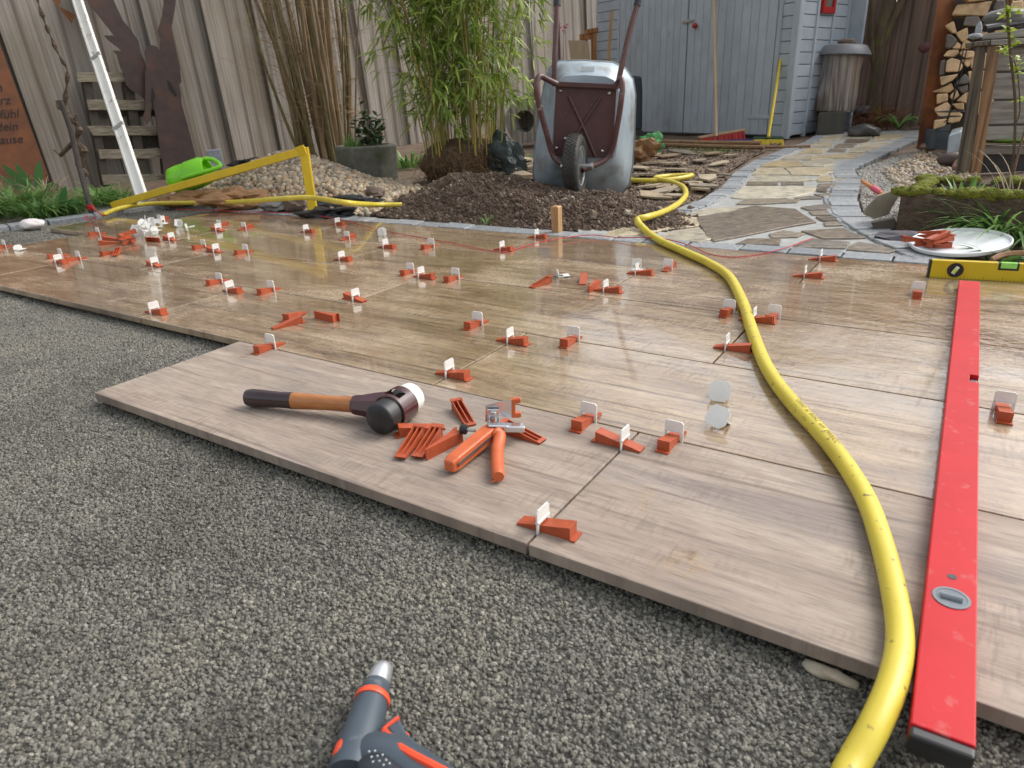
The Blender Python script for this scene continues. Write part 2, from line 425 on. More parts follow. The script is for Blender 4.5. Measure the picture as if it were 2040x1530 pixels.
# ---- ground: one sheet out to the horizon, fine near the garden
xs = [-90, -40, -20, -12] + fx(-9, 4, 65) + [7, 12, 25, 90]
ys = [-90, -30, -10, -5, -3] + fx(-2, 2.06, 16) + fx(2.2, 9.5, 48) + [12, 18, 30, 90]
gm = MB(); nx = len(xs)
for y in ys:
    for x in xs:
        z = -.06 if y < 2.1 else T(x, min(y, 12)) - .025 + .018*noise.noise(Vector((x*2.3, y*2.3, 0))) + .010*noise.noise(Vector((x*7, y*7, 3)))
        gm.v.append((x, y, z))
gm.f = [(j*nx+i, j*nx+i+1, (j+1)*nx+i+1, (j+1)*nx+i) for j in range(len(ys)-1) for i in range(nx-1)]
tag(gm.obj('ground', GROUND, smooth=True, angle=None), kind='structure')

# ---- grit bed in front of the laid tiles
def flat_bed(name, poly, z, m):
    mb = MB(); mb.add([(x, y, z) for x, y in poly], [tuple(range(len(poly)))])
    return mb.obj(name, m)
bed = flat_bed('gravel_bed', [(-7.5, -2.2), (2.2, -2.2), (2.2, .06), (-1.09, .06), (-1.09, .46), (-7.5, .46)], -.038, GRITBED)
tag(bed, 'loose dark grey basalt grit bed in front of the tiles', 'gravel', kind='stuff')
near = flat_bed('basalt_grit', [(-2.3, -.62), (1.05, -.62), (1.05, .03), (-1.10, .03), (-1.10, .43), (-2.3, .43)], -.0355, GRITBED)
tag(near, 'fine dark basalt grit chips around the hose nozzle', 'gravel', kind='stuff')
scatter(near, 84000, .0033, GRIT, 1, 1, .68, lump=.62, smin=.4, smax=1.6)
stray = bpy.data.objects.new('stray_chips', near.data); link(stray); stray.location.z = .002; tag(stray, 'scattered larger pale chips lying on the dark grit', 'gravel', kind='stuff')
scatter(stray, 70, .0055, GRIT, 21, 1, .6, lump=.6, smin=.6, smax=1.5, base=False)
mid = flat_bed('basalt_grit', [(-5.6, -.9), (-2.3, -.9), (-2.3, .43), (-5.6, .43)], -.0355, GRITBED)
tag(mid, 'fine dark basalt grit spread left of the front tiles', 'gravel', kind='stuff')
scatter(mid, 26000, .0060, GRIT, 2, 1, .68, lump=.6, smin=.5, smax=1.3)
rear = flat_bed('basalt_grit', [(-2.3, -1.7), (1.9, -1.7), (1.9, -.02), (1.05, -.02), (1.05, -.62), (-2.3, -.62)], -.0355, GRITBED)
tag(rear, 'fine dark basalt grit bed nearest the viewer', 'gravel', kind='stuff')
scatter(rear, 15000, .0070, GRIT, 4, 1, .68, lump=.6, smin=.5, smax=1.3)
hole = flat_bed('basalt_grit', [(-5.6, .82), (-3.40, .82), (-3.40, 2.02), (-4.2, 2.15), (-5.6, 1.9)], -.0265, GRITBED)
tag(hole, 'strip of dark grit left open beside the far left tiles', 'gravel', kind='stuff')
scatter(hole, 22000, .0060, GRIT, 3, 1, .68, lump=.6, smin=.5, smax=1.3)

# ---- patio: wood-look porcelain planks, each laid tile a piece of its own
patio = empty('patio', (-1.5, 1.0, 0)); tag(patio, kind='structure')
TL, TW, JT = 1.1766, .4, .0045
def tile(poly, m):
    """poly: corners in plan; the tile is 20 mm thick"""
    cx = sum(q[0] for q in poly)/len(poly); cy = sum(q[1] for q in poly)/len(poly)
    mb = MB(); mb.extrude([(x-cx, y-cy, -.02) for x, y in poly], (0, 0, .02))
    o = bpy.data.objects.new('tile', mb.mesh('tile', m)); o.location = (cx, cy, random.uniform(-.0006, .0006)); link(o, patio)
    b = o.modifiers.new('bevel', 'BEVEL'); b.width = .0014; b.segments = 2; b.limit_method = 'ANGLE'
    return o
def rect(x0, x1, r): return [(x0+JT/2, r*TW+JT/2), (x1-JT/2, r*TW+JT/2), (x1-JT/2, (r+1)*TW-JT/2), (x0+JT/2, (r+1)*TW-JT/2)]
JOINTS = {0: [-1.148, .0266, 1.203], 1: [-5.17, -3.996, -2.82, -1.643, -.467, .709, 1.885], 2: [-3.493, -2.317, -1.14, .036, 1.212],
          3: [-2.811, -1.634, -.457, .719, 1.895], 4: [-3.47, -2.297, -1.12, .057, 1.234]}
for r, js in JOINTS.items():
    for a, b in zip(js, js[1:]): tile(rect(a, b, r), DRY if r == 0 else WET)
tile([(-3.93, 1.202), (-2.813, 1.202), (-2.813, 1.598), (-3.50, 1.598), (-3.9685, 1.5791)], WET)

# ---- granite edging of the patio and the path
edging = empty('granite_edging', (-1.2, 2.05, 0)); tag(edging, kind='structure')
def setts(line, width, length, side, z=.0, parent=edging, gap=.006, jit=.006, h=.07):
    """granite setts laid end to end along a polyline; side = +1/-1 gives the side they widen to"""
    P = [V(q) for q in line]; seg = []; tot = 0
    for a, b in zip(P, P[1:]): seg.append((a, b, tot, (b-a).length)); tot += (b-a).length
    def at(d):
        for a, b, s0, l in seg:
            if d <= s0+l or (a, b, s0, l) == seg[-1]:
                return a+(b-a)*((d-s0)/l), (b-a).normalized()
    d = 0
    while d < tot-.02:
        ln = length*random.uniform(.8, 1.25); e = min(d+ln, tot)
        p0, t0 = at(d+gap/2); p1, t1 = at(e-gap/2)
        n0 = Vector((-t0.y, t0.x, 0))*side; n1 = Vector((-t1.y, t1.x, 0))*side
        zz = random.uniform(-.003, .003)+z
        j = lambda: random.uniform(-jit, jit)
        top = [p0+Vector((j(), j(), zz)), p1+Vector((j(), j(), zz)), p1+n1*(width+j())+Vector((0, 0, zz)), p0+n0*(width+j())+Vector((0, 0, zz))]
        if side < 0: top.reverse()
        c = sum(top, Vector())/4
        mb = MB(); mb.extrude([q-c-Vector((0, 0, h)) for q in top], (0, 0, h))
        o = bpy.data.objects.new('granite_sett', mb.mesh('granite_sett', GRANITE)); o.location = c; link(o, parent)
        b = o.modifiers.new('bevel', 'BEVEL'); b.width = .005; b.segments = 2
        d = e
setts([(-3.44, 2.012, 0), (-1.9, 2.012, 0), (-.2, 2.012, 0), (1.5, 2.012, 0)], .105, .17, 1, .002)
setts([(-4.3204, 0.9493, 0), (-4.2591, 1.2424, 0), (-4.2128, 1.4232, 0), (-4.1449, 1.6204, 0), (-4.2932, 1.8934, 0), (-4.1467, 2.0509, 0), (-3.6782, 2.1206, 0)], .13, .24, 1, .004)

# ---- natural stone path: mortar bed, flagstones, granite rims
path = empty('path', (-0.3427, 3.1046, 0.028)); tag(path, kind='structure')
LEFT = [(-1.0574, 2.2027, 0.0001), (-0.9094, 2.4107, 0.0065), (-0.7911, 2.6591, 0.0142), (-0.7479, 3.0428, 0.0261), (-0.7695, 3.4778, 0.0396), (-0.8639, 4.0139, 0.0562), (-0.8958, 4.5809, 0.0738), (-0.8585, 5.307, 0.0963), (-0.8045, 5.7683, 0.1106), (-0.8251, 6.3805, 0.1296)]
RIGHT = [(0.4623, 2.1166, 0), (0.3502, 2.2994, 0.0031), (0.2048, 2.5458, 0.0107), (0.0554, 2.8798, 0.0211), (-0.0147, 3.2084, 0.0313), (-0.0747, 3.7848, 0.0491), (-0.1827, 4.2573, 0.0638), (-0.1384, 4.7453, 0.0789), (-0.0367, 5.5424, 0.1036), (0.0414, 6.1481, 0.1224), (0.0402, 6.645, 0.1378)]
mb = MB(); mb.add([V(q)+Vector((0, 0, -.004)) for q in LEFT + [(-0.8987, 6.757, 0.1413), (0.0266, 6.8275, 0.1435)] + RIGHT[::-1] + [(.45, 2.115, 0), (-1.0, 2.115, 0)]], [tuple(range(len(LEFT)+2+len(RIGHT)+2))])
mb.obj('mortar_bed', MORTAR, path)
setts(LEFT[1:], .10, .085, -1, .006, path)
setts(RIGHT[:-1], .13, .085, 1, .006, path)
setts([q for q in [(V(a)+Vector((-.135, 0, 0))) for a in RIGHT[2:7]]], .02, .12, 1, .003, path)
def crop8(*q): return q
def flag(pts, m, up=.004):
    P = [V(q)+Vector((0, 0, up)) for q in pts]; c = sum(P, Vector())/len(P); P = [c+(q-c)*1.045 for q in P]
    # uneven broken outline
    Q = []
    for a, b in zip(P, P[1:]+P[:1]):
        Q.append(a-c)
        if (b-a).length > .12: Q.append((a+b)/2-c+Vector((random.uniform(-.012, .012), random.uniform(-.012, .012), 0)))
    mb = MB(); mb.extrude([q-Vector((0, 0, .03)) for q in Q], (0, 0, .03))
    o = bpy.data.objects.new('flagstone', mb.mesh('flagstone', m)); o.location = c; link(o, path)
    b = o.modifiers.new('bevel', 'BEVEL'); b.width = .004; b.segments = 2; b.limit_method = 'ANGLE'
for m, pts in [
    (FLAG_LT, [(-0.8395, 2.0436, 0), (-0.8707, 2.1765, 0), (-0.8414, 2.389, 0.0059), (-0.739, 2.5986, 0.0124), (-0.6013, 2.5624, 0.0112), (-0.5535, 2.4039, 0.0063), (-0.6316, 2.3158, 0.0036), (-0.7493, 2.1292, 0)]),
    (FLAG_LT, [(-0.6067, 2.1121, 0), (-0.6132, 2.2674, 0.0021), (-0.531, 2.3681, 0.0052), (-0.4744, 2.2696, 0.0022), (-0.4119, 2.1674, 0), (-0.4396, 2.0922, 0)]),
    (FLAG_DK, [(-0.6046, 2.5615, 0.0112), (-0.4416, 2.9094, 0.022), (-0.2417, 2.8802, 0.0211), (-0.0993, 2.6164, 0.0129), (-0.2197, 2.4382, 0.0074), (-0.3859, 2.1444, 0), (-0.4462, 2.2335, 0.001), (-0.5237, 2.3962, 0.0061)]),
    (FLAG_LT, [(-0.7046, 2.6267, 0.0132), (-0.6262, 2.8111, 0.0189), (-0.4686, 2.915, 0.0222), (-0.491, 2.7781, 0.0179), (-0.6251, 2.6106, 0.0127)]),
    (FLAG_DK, [(-0.5361, 2.9569, 0.0235), (-0.5249, 3.0897, 0.0276), (-0.2762, 3.1503, 0.0295), (-0.273, 3.0697, 0.027), (-0.4319, 2.9818, 0.0242)]),
    (FLAG_LT, [(-0.6141, 3.1425, 0.0292), (-0.6496, 3.5044, 0.0404), (-0.2862, 3.561, 0.0422), (-0.2574, 3.3779, 0.0365), (-0.3431, 3.1884, 0.0306), (-0.5453, 3.1211, 0.0286)]),
    (FLAG_DK, [(-0.6534, 3.5634, 0.0423), (-0.6685, 3.6332, 0.0444), (-0.5094, 3.6773, 0.0458), (-0.4891, 3.5928, 0.0432)]),
    (FLAG_DK, [(-0.4853, 3.6814, 0.0459), (-0.371, 3.712, 0.0469), (-0.3512, 3.6175, 0.0439), (-0.4654, 3.597, 0.0433)]),
    (FLAG_LT, [(-0.678, 3.683, 0.046), (-0.6894, 3.9219, 0.0534), (-0.446, 3.9387, 0.0539), (-0.33, 3.8032, 0.0497), (-0.426, 3.7307, 0.0475)]),
    (FLAG_DK, [(-0.2799, 3.6569, 0.0452), (-0.1721, 3.7078, 0.0467), (-0.158, 3.6053, 0.0436), (-0.2638, 3.5652, 0.0423)]),
    (FLAG_DK, [(-0.2565, 3.4955, 0.0402), (-0.1561, 3.5497, 0.0418), (-0.1371, 3.4119, 0.0376), (-0.2378, 3.4107, 0.0375)]),
    (FLAG_DK, [(-0.2363, 3.3164, 0.0346), (-0.1422, 3.3826, 0.0367), (-0.1277, 3.258, 0.0328), (-0.1741, 3.2479, 0.0325)]),
    (FLAG_DK, [(-0.3052, 3.1834, 0.0305), (-0.2465, 3.2683, 0.0331), (-0.1763, 3.2033, 0.0311), (-0.2789, 3.1628, 0.0298)]),
    (FLAG_DK, [(-0.2215, 2.9436, 0.0231), (-0.1111, 3.0624, 0.0267), (-0.0844, 2.9238, 0.0224), (-0.1765, 2.8891, 0.0214)]),
    (FLAG_DK, [(-0.1673, 2.8538, 0.0203), (-0.0805, 2.891, 0.0214), (-0.0649, 2.7967, 0.0185), (-0.1338, 2.7748, 0.0178)]),
    (FLAG_DK, [(-0.1119, 2.7278, 0.0164), (-0.0476, 2.7626, 0.0174), (-0.0126, 2.6738, 0.0147), (-0.0704, 2.6576, 0.0142)]),
    (FLAG_DK, [(-0.0588, 2.6214, 0.0131), (-0.0077, 2.6521, 0.014), (0.0244, 2.5876, 0.012), (-0.039, 2.5535, 0.011)]),
    (FLAG_DK, [(-0.1061, 2.4206, 0.0068), (0.0394, 2.5211, 0.01), (0.1416, 2.3746, 0.0054), (-0.0061, 2.3144, 0.0035)]),
    (FLAG_DK, [(-0.2167, 2.3279, 0.004), (-0.1767, 2.4113, 0.0065), (-0.0858, 2.374, 0.0054), (-0.1015, 2.3121, 0.0035), (-0.1898, 2.2676, 0.0021)]),
    (FLAG_DK, [(-0.0778, 2.1521, 0), (-0.0386, 2.2959, 0.003), (0.0976, 2.278, 0.0024), (0.0971, 2.167, 0), (-0.0658, 2.1215, 0)]),
    (FLAG_DK, [(0.1124, 2.1504, 0), (0.1309, 2.2835, 0.0026), (0.2141, 2.2547, 0.0017), (0.2684, 2.1889, 0), (0.2474, 2.1377, 0)]),
    (FLAG_DK, [(-0.2906, 2.1075, 0), (-0.2739, 2.2158, 0.0005), (-0.1526, 2.246, 0.0014), (-0.1338, 2.1427, 0)]),
    (FLAG_LT, [(-0.7274, 3.9609, 0.0546), (-0.7753, 4.2447, 0.0634), (-0.6317, 4.282, 0.0645), (-0.5183, 3.9903, 0.0555)]),
    (FLAG_LT, [(-0.6088, 4.2846, 0.0646), (-0.3242, 4.3437, 0.0665), (-0.2597, 4.1711, 0.0611), (-0.3374, 3.9911, 0.0555), (-0.497, 3.9933, 0.0556)]),
    (FLAG_LT, [(-0.3142, 3.8057, 0.0498), (-0.3181, 3.9335, 0.0537), (-0.2236, 4.0809, 0.0583), (-0.1786, 3.794, 0.0494), (-0.2938, 3.7416, 0.0478)]),
    (FLAG_LT, [(-0.7804, 4.3377, 0.0663), (-0.7428, 4.6235, 0.0751), (-0.591, 4.612, 0.0748), (-0.5159, 4.3941, 0.068), (-0.6355, 4.3385, 0.0663)]),
    (FLAG_LT, [(-0.4993, 4.3814, 0.0676), (-0.5685, 4.5982, 0.0743), (-0.396, 4.7525, 0.0791), (-0.3434, 4.5051, 0.0715), (-0.3895, 4.4069, 0.0684)]),
    (FLAG_LT, [(-0.7318, 4.705, 0.0777), (-0.7031, 4.9869, 0.0864), (-0.5694, 4.9409, 0.085), (-0.5478, 4.71, 0.0778)]),
    (FLAG_LT, [(-0.5254, 4.6957, 0.0774), (-0.546, 4.9249, 0.0845), (-0.3663, 5.0363, 0.0879), (-0.2283, 5.0937, 0.0897), (-0.2738, 4.8164, 0.0811), (-0.4016, 4.7841, 0.0801)]),
    (FLAG_LT, [(-0.6911, 5.077, 0.0892), (-0.683, 5.3998, 0.0992), (-0.5669, 5.3614, 0.098), (-0.5254, 5.0829, 0.0894)]),
    (FLAG_DK, [(-0.5113, 5.1738, 0.0922), (-0.5209, 5.3425, 0.0974), (-0.4028, 5.3249, 0.0969), (-0.3892, 5.1772, 0.0923)]),
    (FLAG_LT, [(-0.3556, 5.1244, 0.0907), (-0.3705, 5.3824, 0.0987), (-0.1874, 5.46, 0.1011), (-0.1867, 5.2184, 0.0936)]),
    (FLAG_LT, [(-0.7076, 5.5211, 0.103), (-0.7175, 5.7991, 0.1116), (-0.5753, 5.7727, 0.1108), (-0.5347, 5.4799, 0.1017)]),
    (FLAG_DK, [(-0.5062, 5.4401, 0.1004), (-0.5157, 5.6854, 0.108), (-0.3844, 5.6826, 0.108), (-0.375, 5.4796, 0.1017)]),
    (FLAG_LT, [(-0.3408, 5.4599, 0.1011), (-0.3489, 5.7343, 0.1096), (-0.1141, 5.801, 0.1116), (-0.1182, 5.5569, 0.1041)]),
    (FLAG_LT, [(-0.7443, 5.9357, 0.1158), (-0.7785, 6.3, 0.1271), (-0.6082, 6.4131, 0.1306), (-0.5683, 5.9965, 0.1177)]),
    (FLAG_DK, [(-0.489, 5.7918, 0.1113), (-0.5045, 5.9933, 0.1176), (-0.3321, 6.0071, 0.118), (-0.3348, 5.787, 0.1112)]),
    (FLAG_LT, [(-0.5371, 6.088, 0.1205), (-0.5609, 6.3834, 0.1297), (-0.3655, 6.4291, 0.1311), (-0.3251, 6.1218, 0.1216)]),
    (FLAG_LT, [(-0.2951, 5.8938, 0.1145), (-0.337, 6.3887, 0.1298), (-0.1602, 6.4473, 0.1317), (-0.1035, 6.1076, 0.1211)])]:
    flag(pts, m)

# ---- loose ground covers: soil heap, pebble heap, pebble strip by the woodpile
def heap(name, x0, x1, y0, y1, step, h, m, z0=-.02):
    mb = MB(); X = fx(x0, x1, int((x1-x0)/step)); Y = fx(y0, y1, int((y1-y0)/step)); H = {}
    for j, y in enumerate(Y):
        for i, x in enumerate(X):
            H[i, j] = h(x, y); mb.v.append((x, y, T(x, y)+z0+H[i, j]))
    n = len(X)
    mb.f = [(j*n+i, j*n+i+1, (j+1)*n+i+1, (j+1)*n+i) for j in range(len(Y)-1) for i in range(n-1) if max(H[i, j], H[i+1, j], H[i, j+1], H[i+1, j+1]) > .012]
    return mb.obj(name, m, smooth=True, angle=None)
def ga(x, y, cx, cy, sx, sy, h): return h*math.exp(-((x-cx)/sx)**2-((y-cy)/sy)**2)
def sm(a, b, x):
    t = max(0, min(1, (x-a)/(b-a))); return t*t*(3-2*t)
def soil_h(x, y):
    h = ga(x, y, -2.00, 2.66, .40, .28, .165) + ga(x, y, -1.62, 2.52, .38, .27, .07) + ga(x, y, -1.12, 2.60, .34, .26, .085) + ga(x, y, -1.5, 2.36, .75, .2, .05)
    h *= 1+.35*noise.noise(Vector((x*5, y*5, 1))) + .2*noise.noise(Vector((x*13, y*13, 4)))
    h += .012*noise.noise(Vector((x*30, y*30, 0)))*sm(.01, .05, h)
    return h*sm(2.10, 2.30, y)
soil = heap('soil_heap', -3.0, -.45, 2.1, 3.5, .018, soil_h, SOIL)
tag(soil, 'heap of dark brown soil in front of the wheelbarrow', 'soil', kind='stuff')
CLOD = stonemat('soil_clod', [(.075, .047, .031), (.105, .067, .044), (.15, .098, .065), (.08, .052, .034), (.13, .085, .056), (.095, .06, .04), (.12, .078, .052), (.08, .05, .033), (.19, .13, .088), (.07, .045, .03), (.105, .068, .045), (.09, .058, .038), (.42, .35, .27)], .8, .5, 150, 40)
scatter(soil, 9000, .0072, CLOD, 5, 1, .75, lump=.7, smin=.25, smax=1.9)
clods = bpy.data.objects.new('soil_clods', soil.data); link(clods); tag(clods, 'larger clods and small stones lying on the soil heap', 'soil', kind='stuff')
scatter(clods, 130, .019, CLOD, 15, 2, .7, lump=.8, smin=.5, smax=1.5, base=False)
def peb_h(x, y):
    h = ga(x, y, -3.72, 2.78, .62, .34, .27) + ga(x, y, -3.0, 2.52, .48, .28, .09) + ga(x, y, -3.4, 2.35, .7, .22, .05)
    return h*(1+.2*noise.noise(Vector((x*4, y*4, 7))))*sm(2.08, 2.3, y)
peb = heap('pebble_heap', -5.0, -2.3, 2.08, 3.5, .03, peb_h, SOIL)
tag(peb, 'heap of beige river pebbles behind the yellow wooden frame', 'pebbles', kind='stuff')
scatter(peb, 1700, .0235, PEBBLE, 6, 2, .68, True, .38, .55, 1.35)
strip = MB(); P = [(-0.1122, 3.971, 0.0549), (-0.1657, 4.2593, 0.0638), (-0.1102, 4.6446, 0.0758), (0.083, 5.3821, 0.0986), (0.3185, 4.9316, 0.0847), (0.4677, 4.0947, 0.0587), (0.3944, 3.5963, 0.0433), (0.1709, 3.4423, 0.0385), (0.2373, 2.5856, 0.012), (0.1366, 2.7153, 0.016), (0.0608, 2.9307, 0.0227), (-0.0009, 3.2551, 0.0327)]
strip.add([V(q)+Vector((0, 0, -.012)) for q in P], [tuple(range(len(P)))])
strip = strip.obj('pebble_strip', GROUND)
tag(strip, 'strip of mixed beige pebbles between stone path and raised bed', 'pebbles', kind='stuff')
scatter(strip, 9000, .0075, FINEPEB, 7, 1, .7, True, .4, .6, 1.4)
strip2 = MB(); P = [(-0.0035, 4.1289, 0.0598), (0.0409, 4.758, 0.0793), (0.1119, 5.2604, 0.0949), (0.3185, 4.9316, 0.0847), (0.4677, 4.0947, 0.0587), (0.3944, 3.5963, 0.0433), (0.1602, 3.5507, 0.0419)]
strip2.add([V(q)+Vector((0, 0, -.008)) for q in P], [tuple(range(len(P)))])
strip2 = strip2.obj('pebble_strip', GROUND)
tag(strip2, 'larger tan pebbles at the foot of the woodpile', 'pebbles', kind='stuff')
scatter(strip2, 2000, .020, PEBBLE, 8, 2, .62, True, .35, .5, 1.3)
dirt = MB(); P = [(-2.2902, 5.8107, 0.1119), (-0.9952, 5.8906, 0.1144), (-0.988, 4.92, 0.0843), (-0.9356, 4.1202, 0.0595), (-0.8378, 3.6974, 0.0464), (-0.7834, 3.0818, 0.0273), (-0.8581, 2.6283, 0.0133), (-0.9667, 2.5078, 0.0095), (-1.2512, 3.2388, 0.0322), (-1.6786, 4.2915, 0.0648)]
dirt.add([V(q)+Vector((0, 0, -.010)) for q in P], [tuple(range(len(P)))])
dirt = dirt.obj('stony_soil', GROUND)
tag(dirt, 'bare stony soil between wheelbarrow and path', 'soil', kind='stuff')
scatter(dirt, 900, .008, CLOD, 9, 1, .6, False, .6, .5, 1.8)

# ---- fences
FA, FB = Vector((-6.8, .2, 0)), Vector((-3.925, 11.7, 0))
fence = empty('board_fence', FA); tag(fence, 'tall weathered grey board fence behind hazel and bamboo', 'fence')
fd = (FB-FA).normalized(); fn = Vector((fd.y, -fd.x, 0))       # fn points to the garden
ftot = (FB-FA).length; d = 0; k = 0
while d < ftot:
    w = random.uniform(.235, .31)
    c = FA + fd*(d+w/2) - fn*(.042 if k % 2 else 0); c.z = T(c.x, c.y)-.05
    mb = MB(); mb.box((0, 0, 1.2), (w+(.09 if k % 2 else -.006), .024, 2.4))
    o = bpy.data.objects.new('board', mb.mesh('board', FENCEW)); o.location = c
    o.rotation_euler = (random.uniform(-.008, .008), -R(2.3)+random.uniform(-.012, .012), math.atan2(fd.y, fd.x)); link(o, fence)
    b = o.modifiers.new('bevel', 'BEVEL'); b.width = .004
    d += w; k += 1
F2A, F2B = Vector((-.75, 7.6, 0)), Vector((2.2, 6.9, 0))
fence2 = empty('plank_fence', F2A); tag(fence2, 'reddish brown plank fence behind the mossy tree', 'fence')
f2 = (F2B-F2A).normalized(); d = -.35; k = 0
while d < 3.0:
    w = random.uniform(.16, .24)
    c = F2A + f2*(d+w/2) + Vector((0, .03, 0))*(k % 2); c.z = T(c.x, c.y)-.03
    mb = MB(); mb.box((0, 0, .92), (w+.01, .022, 1.84))
    o = bpy.data.objects.new('board', mb.mesh('board', FENCEB)); o.location = c; o.rotation_euler = (0, random.uniform(.0, .03), math.atan2(f2.y, f2.x)); link(o, fence2)
    d += w; k += 1

# ---- garden shed
PAINT = mat('grey_blue_paint', (.43, .48, .53), (.375, .42, .465), .42, 6, 5, bmp=.12, bscale=40, stretch=(1, 1, 1), var=.05, dirt=(.26, .29, .30), dscale=5, dpos=(.6, .85))
SO = Vector((-1.032, 6.18, .115)); sx = Vector((-.908, .42, 0)).normalized(); sn = Vector((-.42, -.908, 0)).normalized()
sd = Vector((.27, .963, 0)).normalized(); sdn = Vector((.963, -.27, 0)).normalized(); UPZ = Vector((0, 0, 1))
shed = empty('garden_shed', SO); tag(shed, 'grey blue painted wooden garden shed with plank doors', 'shed')
def ob(mb, o, ax, ay, az, a0, a1, b0, b1, c0, c1):
    vs = [o+ax*a+ay*b+az*c for a in (a0, a1) for b in (b0, b1) for c in (c0, c1)]
    return mb.add(vs, [(0, 1, 3, 2), (4, 6, 7, 5), (0, 4, 5, 1), (2, 3, 7, 6), (0, 2, 6, 4), (1, 5, 7, 3)])
def sbox(name, o, ax, ay, a0, a1, b0, b1, c0, c1, m=PAINT, parent=shed, bevel=.003):
    return ob(MB(), o, ax, ay, UPZ, a0, a1, b0, b1, c0, c1).obj(name, m, parent, bevel=bevel)
SH = 1.85
fwall = sbox('front_wall', SO, sx, sn, .0, 2.75, -.06, -.03, .02, SH)
swall = sbox('side_wall', SO, sd, sdn, .0, .92, -.06, -.03, .02, SH)
sbox('back_wall', SO, sx, sn, .0, 2.75, -.95, -.92, .02, SH)
z = .02
while z < SH-.05:
    zz = z+.098
    sbox('siding_board', SO, sx, sn, .035, .175, -.03, -.008, z, zz-.006, parent=fwall)
    sbox('siding_board', SO, sx, sn, 2.36, 2.75, -.03, -.008, z, zz-.006, parent=fwall)
    sbox('siding_board', SO, sd, sdn, .035, .92, -.03, -.006, z+.006, zz, parent=swall)
    z = zz
for a0, a1 in ((-.008, .035), (.175, .215), (2.32, 2.36)): sbox('trim', SO, sx, sn, a0, a1, -.03, .008, .0, SH)
for a0, a1 in ((.0, .035), (.30, .33), (.60, .63), (.88, .93)): sbox('trim', SO, sd, sdn, a0, a1, -.03, .010, .0, SH)
for a0, a1 in ((.222, 1.278), (1.292, 2.312)):
    dr = sbox('door', SO, sx, sn, a0, a1, -.03, -.012, .03, SH-.05)
    nb = 11; w = (a1-a0)/nb
    for k in range(nb): sbox('door_board', SO, sx, sn, a0+k*w+.002, a0+(k+1)*w-.002, -.012, .010+random.uniform(-.001, .001), .032, SH-.052, parent=dr, bevel=.004)
    hx = (.20, .46) if a0 < 1 else (2.06, 2.33)
    for hz in (.17, 1.5): sbox('hinge', SO, sx, sn, *hx, .011, .016, hz, hz+.035, parent=dr)
STEEL = mat('zinc_steel', (.52, .53, .52), (.42, .43, .43), .35, 20, metal=.9)
mb = ob(MB(), SO, sx, sn, UPZ, 1.25, 1.345, .012, .028, 1.055, 1.085); ob(mb, SO, sx, sn, UPZ, 1.20, 1.25, .012, .022, 1.06, 1.08)
mb.obj('latch', STEEL, shed, bevel=.003)
RED = mat('red_paint', (.42, .022, .02), (.36, .018, .016), .4, 20)
mb = MB(); c = SO+sx*1.165+sn*.035+UPZ*1.02; mb.rock(c, (.026, .026, .026), 1, 2, .02); mb.obj('door_knob', RED, shed, smooth=True, angle=None)
wf = MB()
for a0, a1, z0, z1 in ((.36, .40, 1.02, 1.65), (.55, .59, 1.02, 1.65), (.40, .55, 1.02, 1.07), (.40, .55, 1.60, 1.65)): ob(wf, SO, sd, sdn, UPZ, a0, a1, -.005, .022, z0, z1)
wfo = wf.obj('window_frame', RED, shed)
GLASS = mat('window_glass', (.16, .17, .15), (.12, .13, .11), .06, 3)
sbox('pane', SO, sd, sdn, .40, .55, .0, .006, 1.07, 1.60, GLASS, wfo, 0)
ROOF = mat('roofing_felt', (.06, .06, .062), (.045, .045, .046), .9, 60, bmp=.4)
mb = MB(); mb.extrude([SO+sx*-.15+sn*.12+UPZ*(SH+.02), SO+sx*2.95+sn*.12+UPZ*(SH+.02), SO+sx*2.95+sn*-1.05+UPZ*(SH+.22), SO+sx*-.35+sn*-1.05+UPZ*(SH+.22)], (0, 0, .04))
mb.obj('roof', ROOF, shed)

# ================================================================ LEVELLING CLIPS AND WEDGES
WL, WH, WW = .087, .021, .022
def wedge_mesh():
    mb = MB(); h0 = .0035; t = .0022
    def slab(y0, y1, lo, x0=0, x1=WL):     # closed prism in x-z between y0 and y1
        dz = 0 if lo is None else .0008; za = h0+(WH-h0)*x0/WL-dz; zb = h0+(WH-h0)*x1/WL-dz
        la = lo if lo is not None else max(0, za-t); lb = lo if lo is not None else zb-t
        mb.extrude([(x0, y0, la), (x1, y0, lb), (x1, y0, zb), (x0, y0, za)], (0, y1-y0, 0))
    w = WW/2
    slab(-w, w, None)                       # sloping top
    slab(-w+.0003, -w+t, 0); slab(w-t, w-.0003, 0); slab(-t/2, t/2, 0)
    mb.box((WL-t/2+.0008, 0, WH/2), (t, WW+.0006, WH)); mb.box((.004, 0, .0016), (.008, WW-.0004, .0030))
    mb.box((WL+.004, 0, .0013), (.010, WW+.003, .0026))
    me = mb.mesh('wedge', ORANGE); return me
WEDGE = wedge_mesh()
def clip_mesh(fixed=True):
    mb = MB(); w = .0175; top = .0385; t = .0024; z0 = -.019 if fixed else 0
    leg = .0052; win = .0165
    for s in (-1, 1): mb.box((0, s*(w-leg/2), (z0+win)/2), (t, leg, win-z0))
    pts = [(-w, win), (w, win), (w, top-.004), (w-.004, top), (-w+.004, top), (-w, top-.004)]
    mb.extrude([(-t/2, y, z) for y, z in pts], (t, 0, 0))
    mb.box((0, 0, win+.0015), (.0058, 2*w-.002, .0030))
    if not fixed:
        o = .021; c = .009
        mb.extrude([(-o, -o+c, -.0024), (-o+c, -o, -.0024), (o-c, -o, -.0024), (o, -o+c, -.0024), (o, o-c, -.0024), (o-c, o, -.0024), (-o+c, o, -.0024), (-o, o-c, -.0024)], (0, 0, .0024))
    return mb.mesh('tile_clip', WHITE)
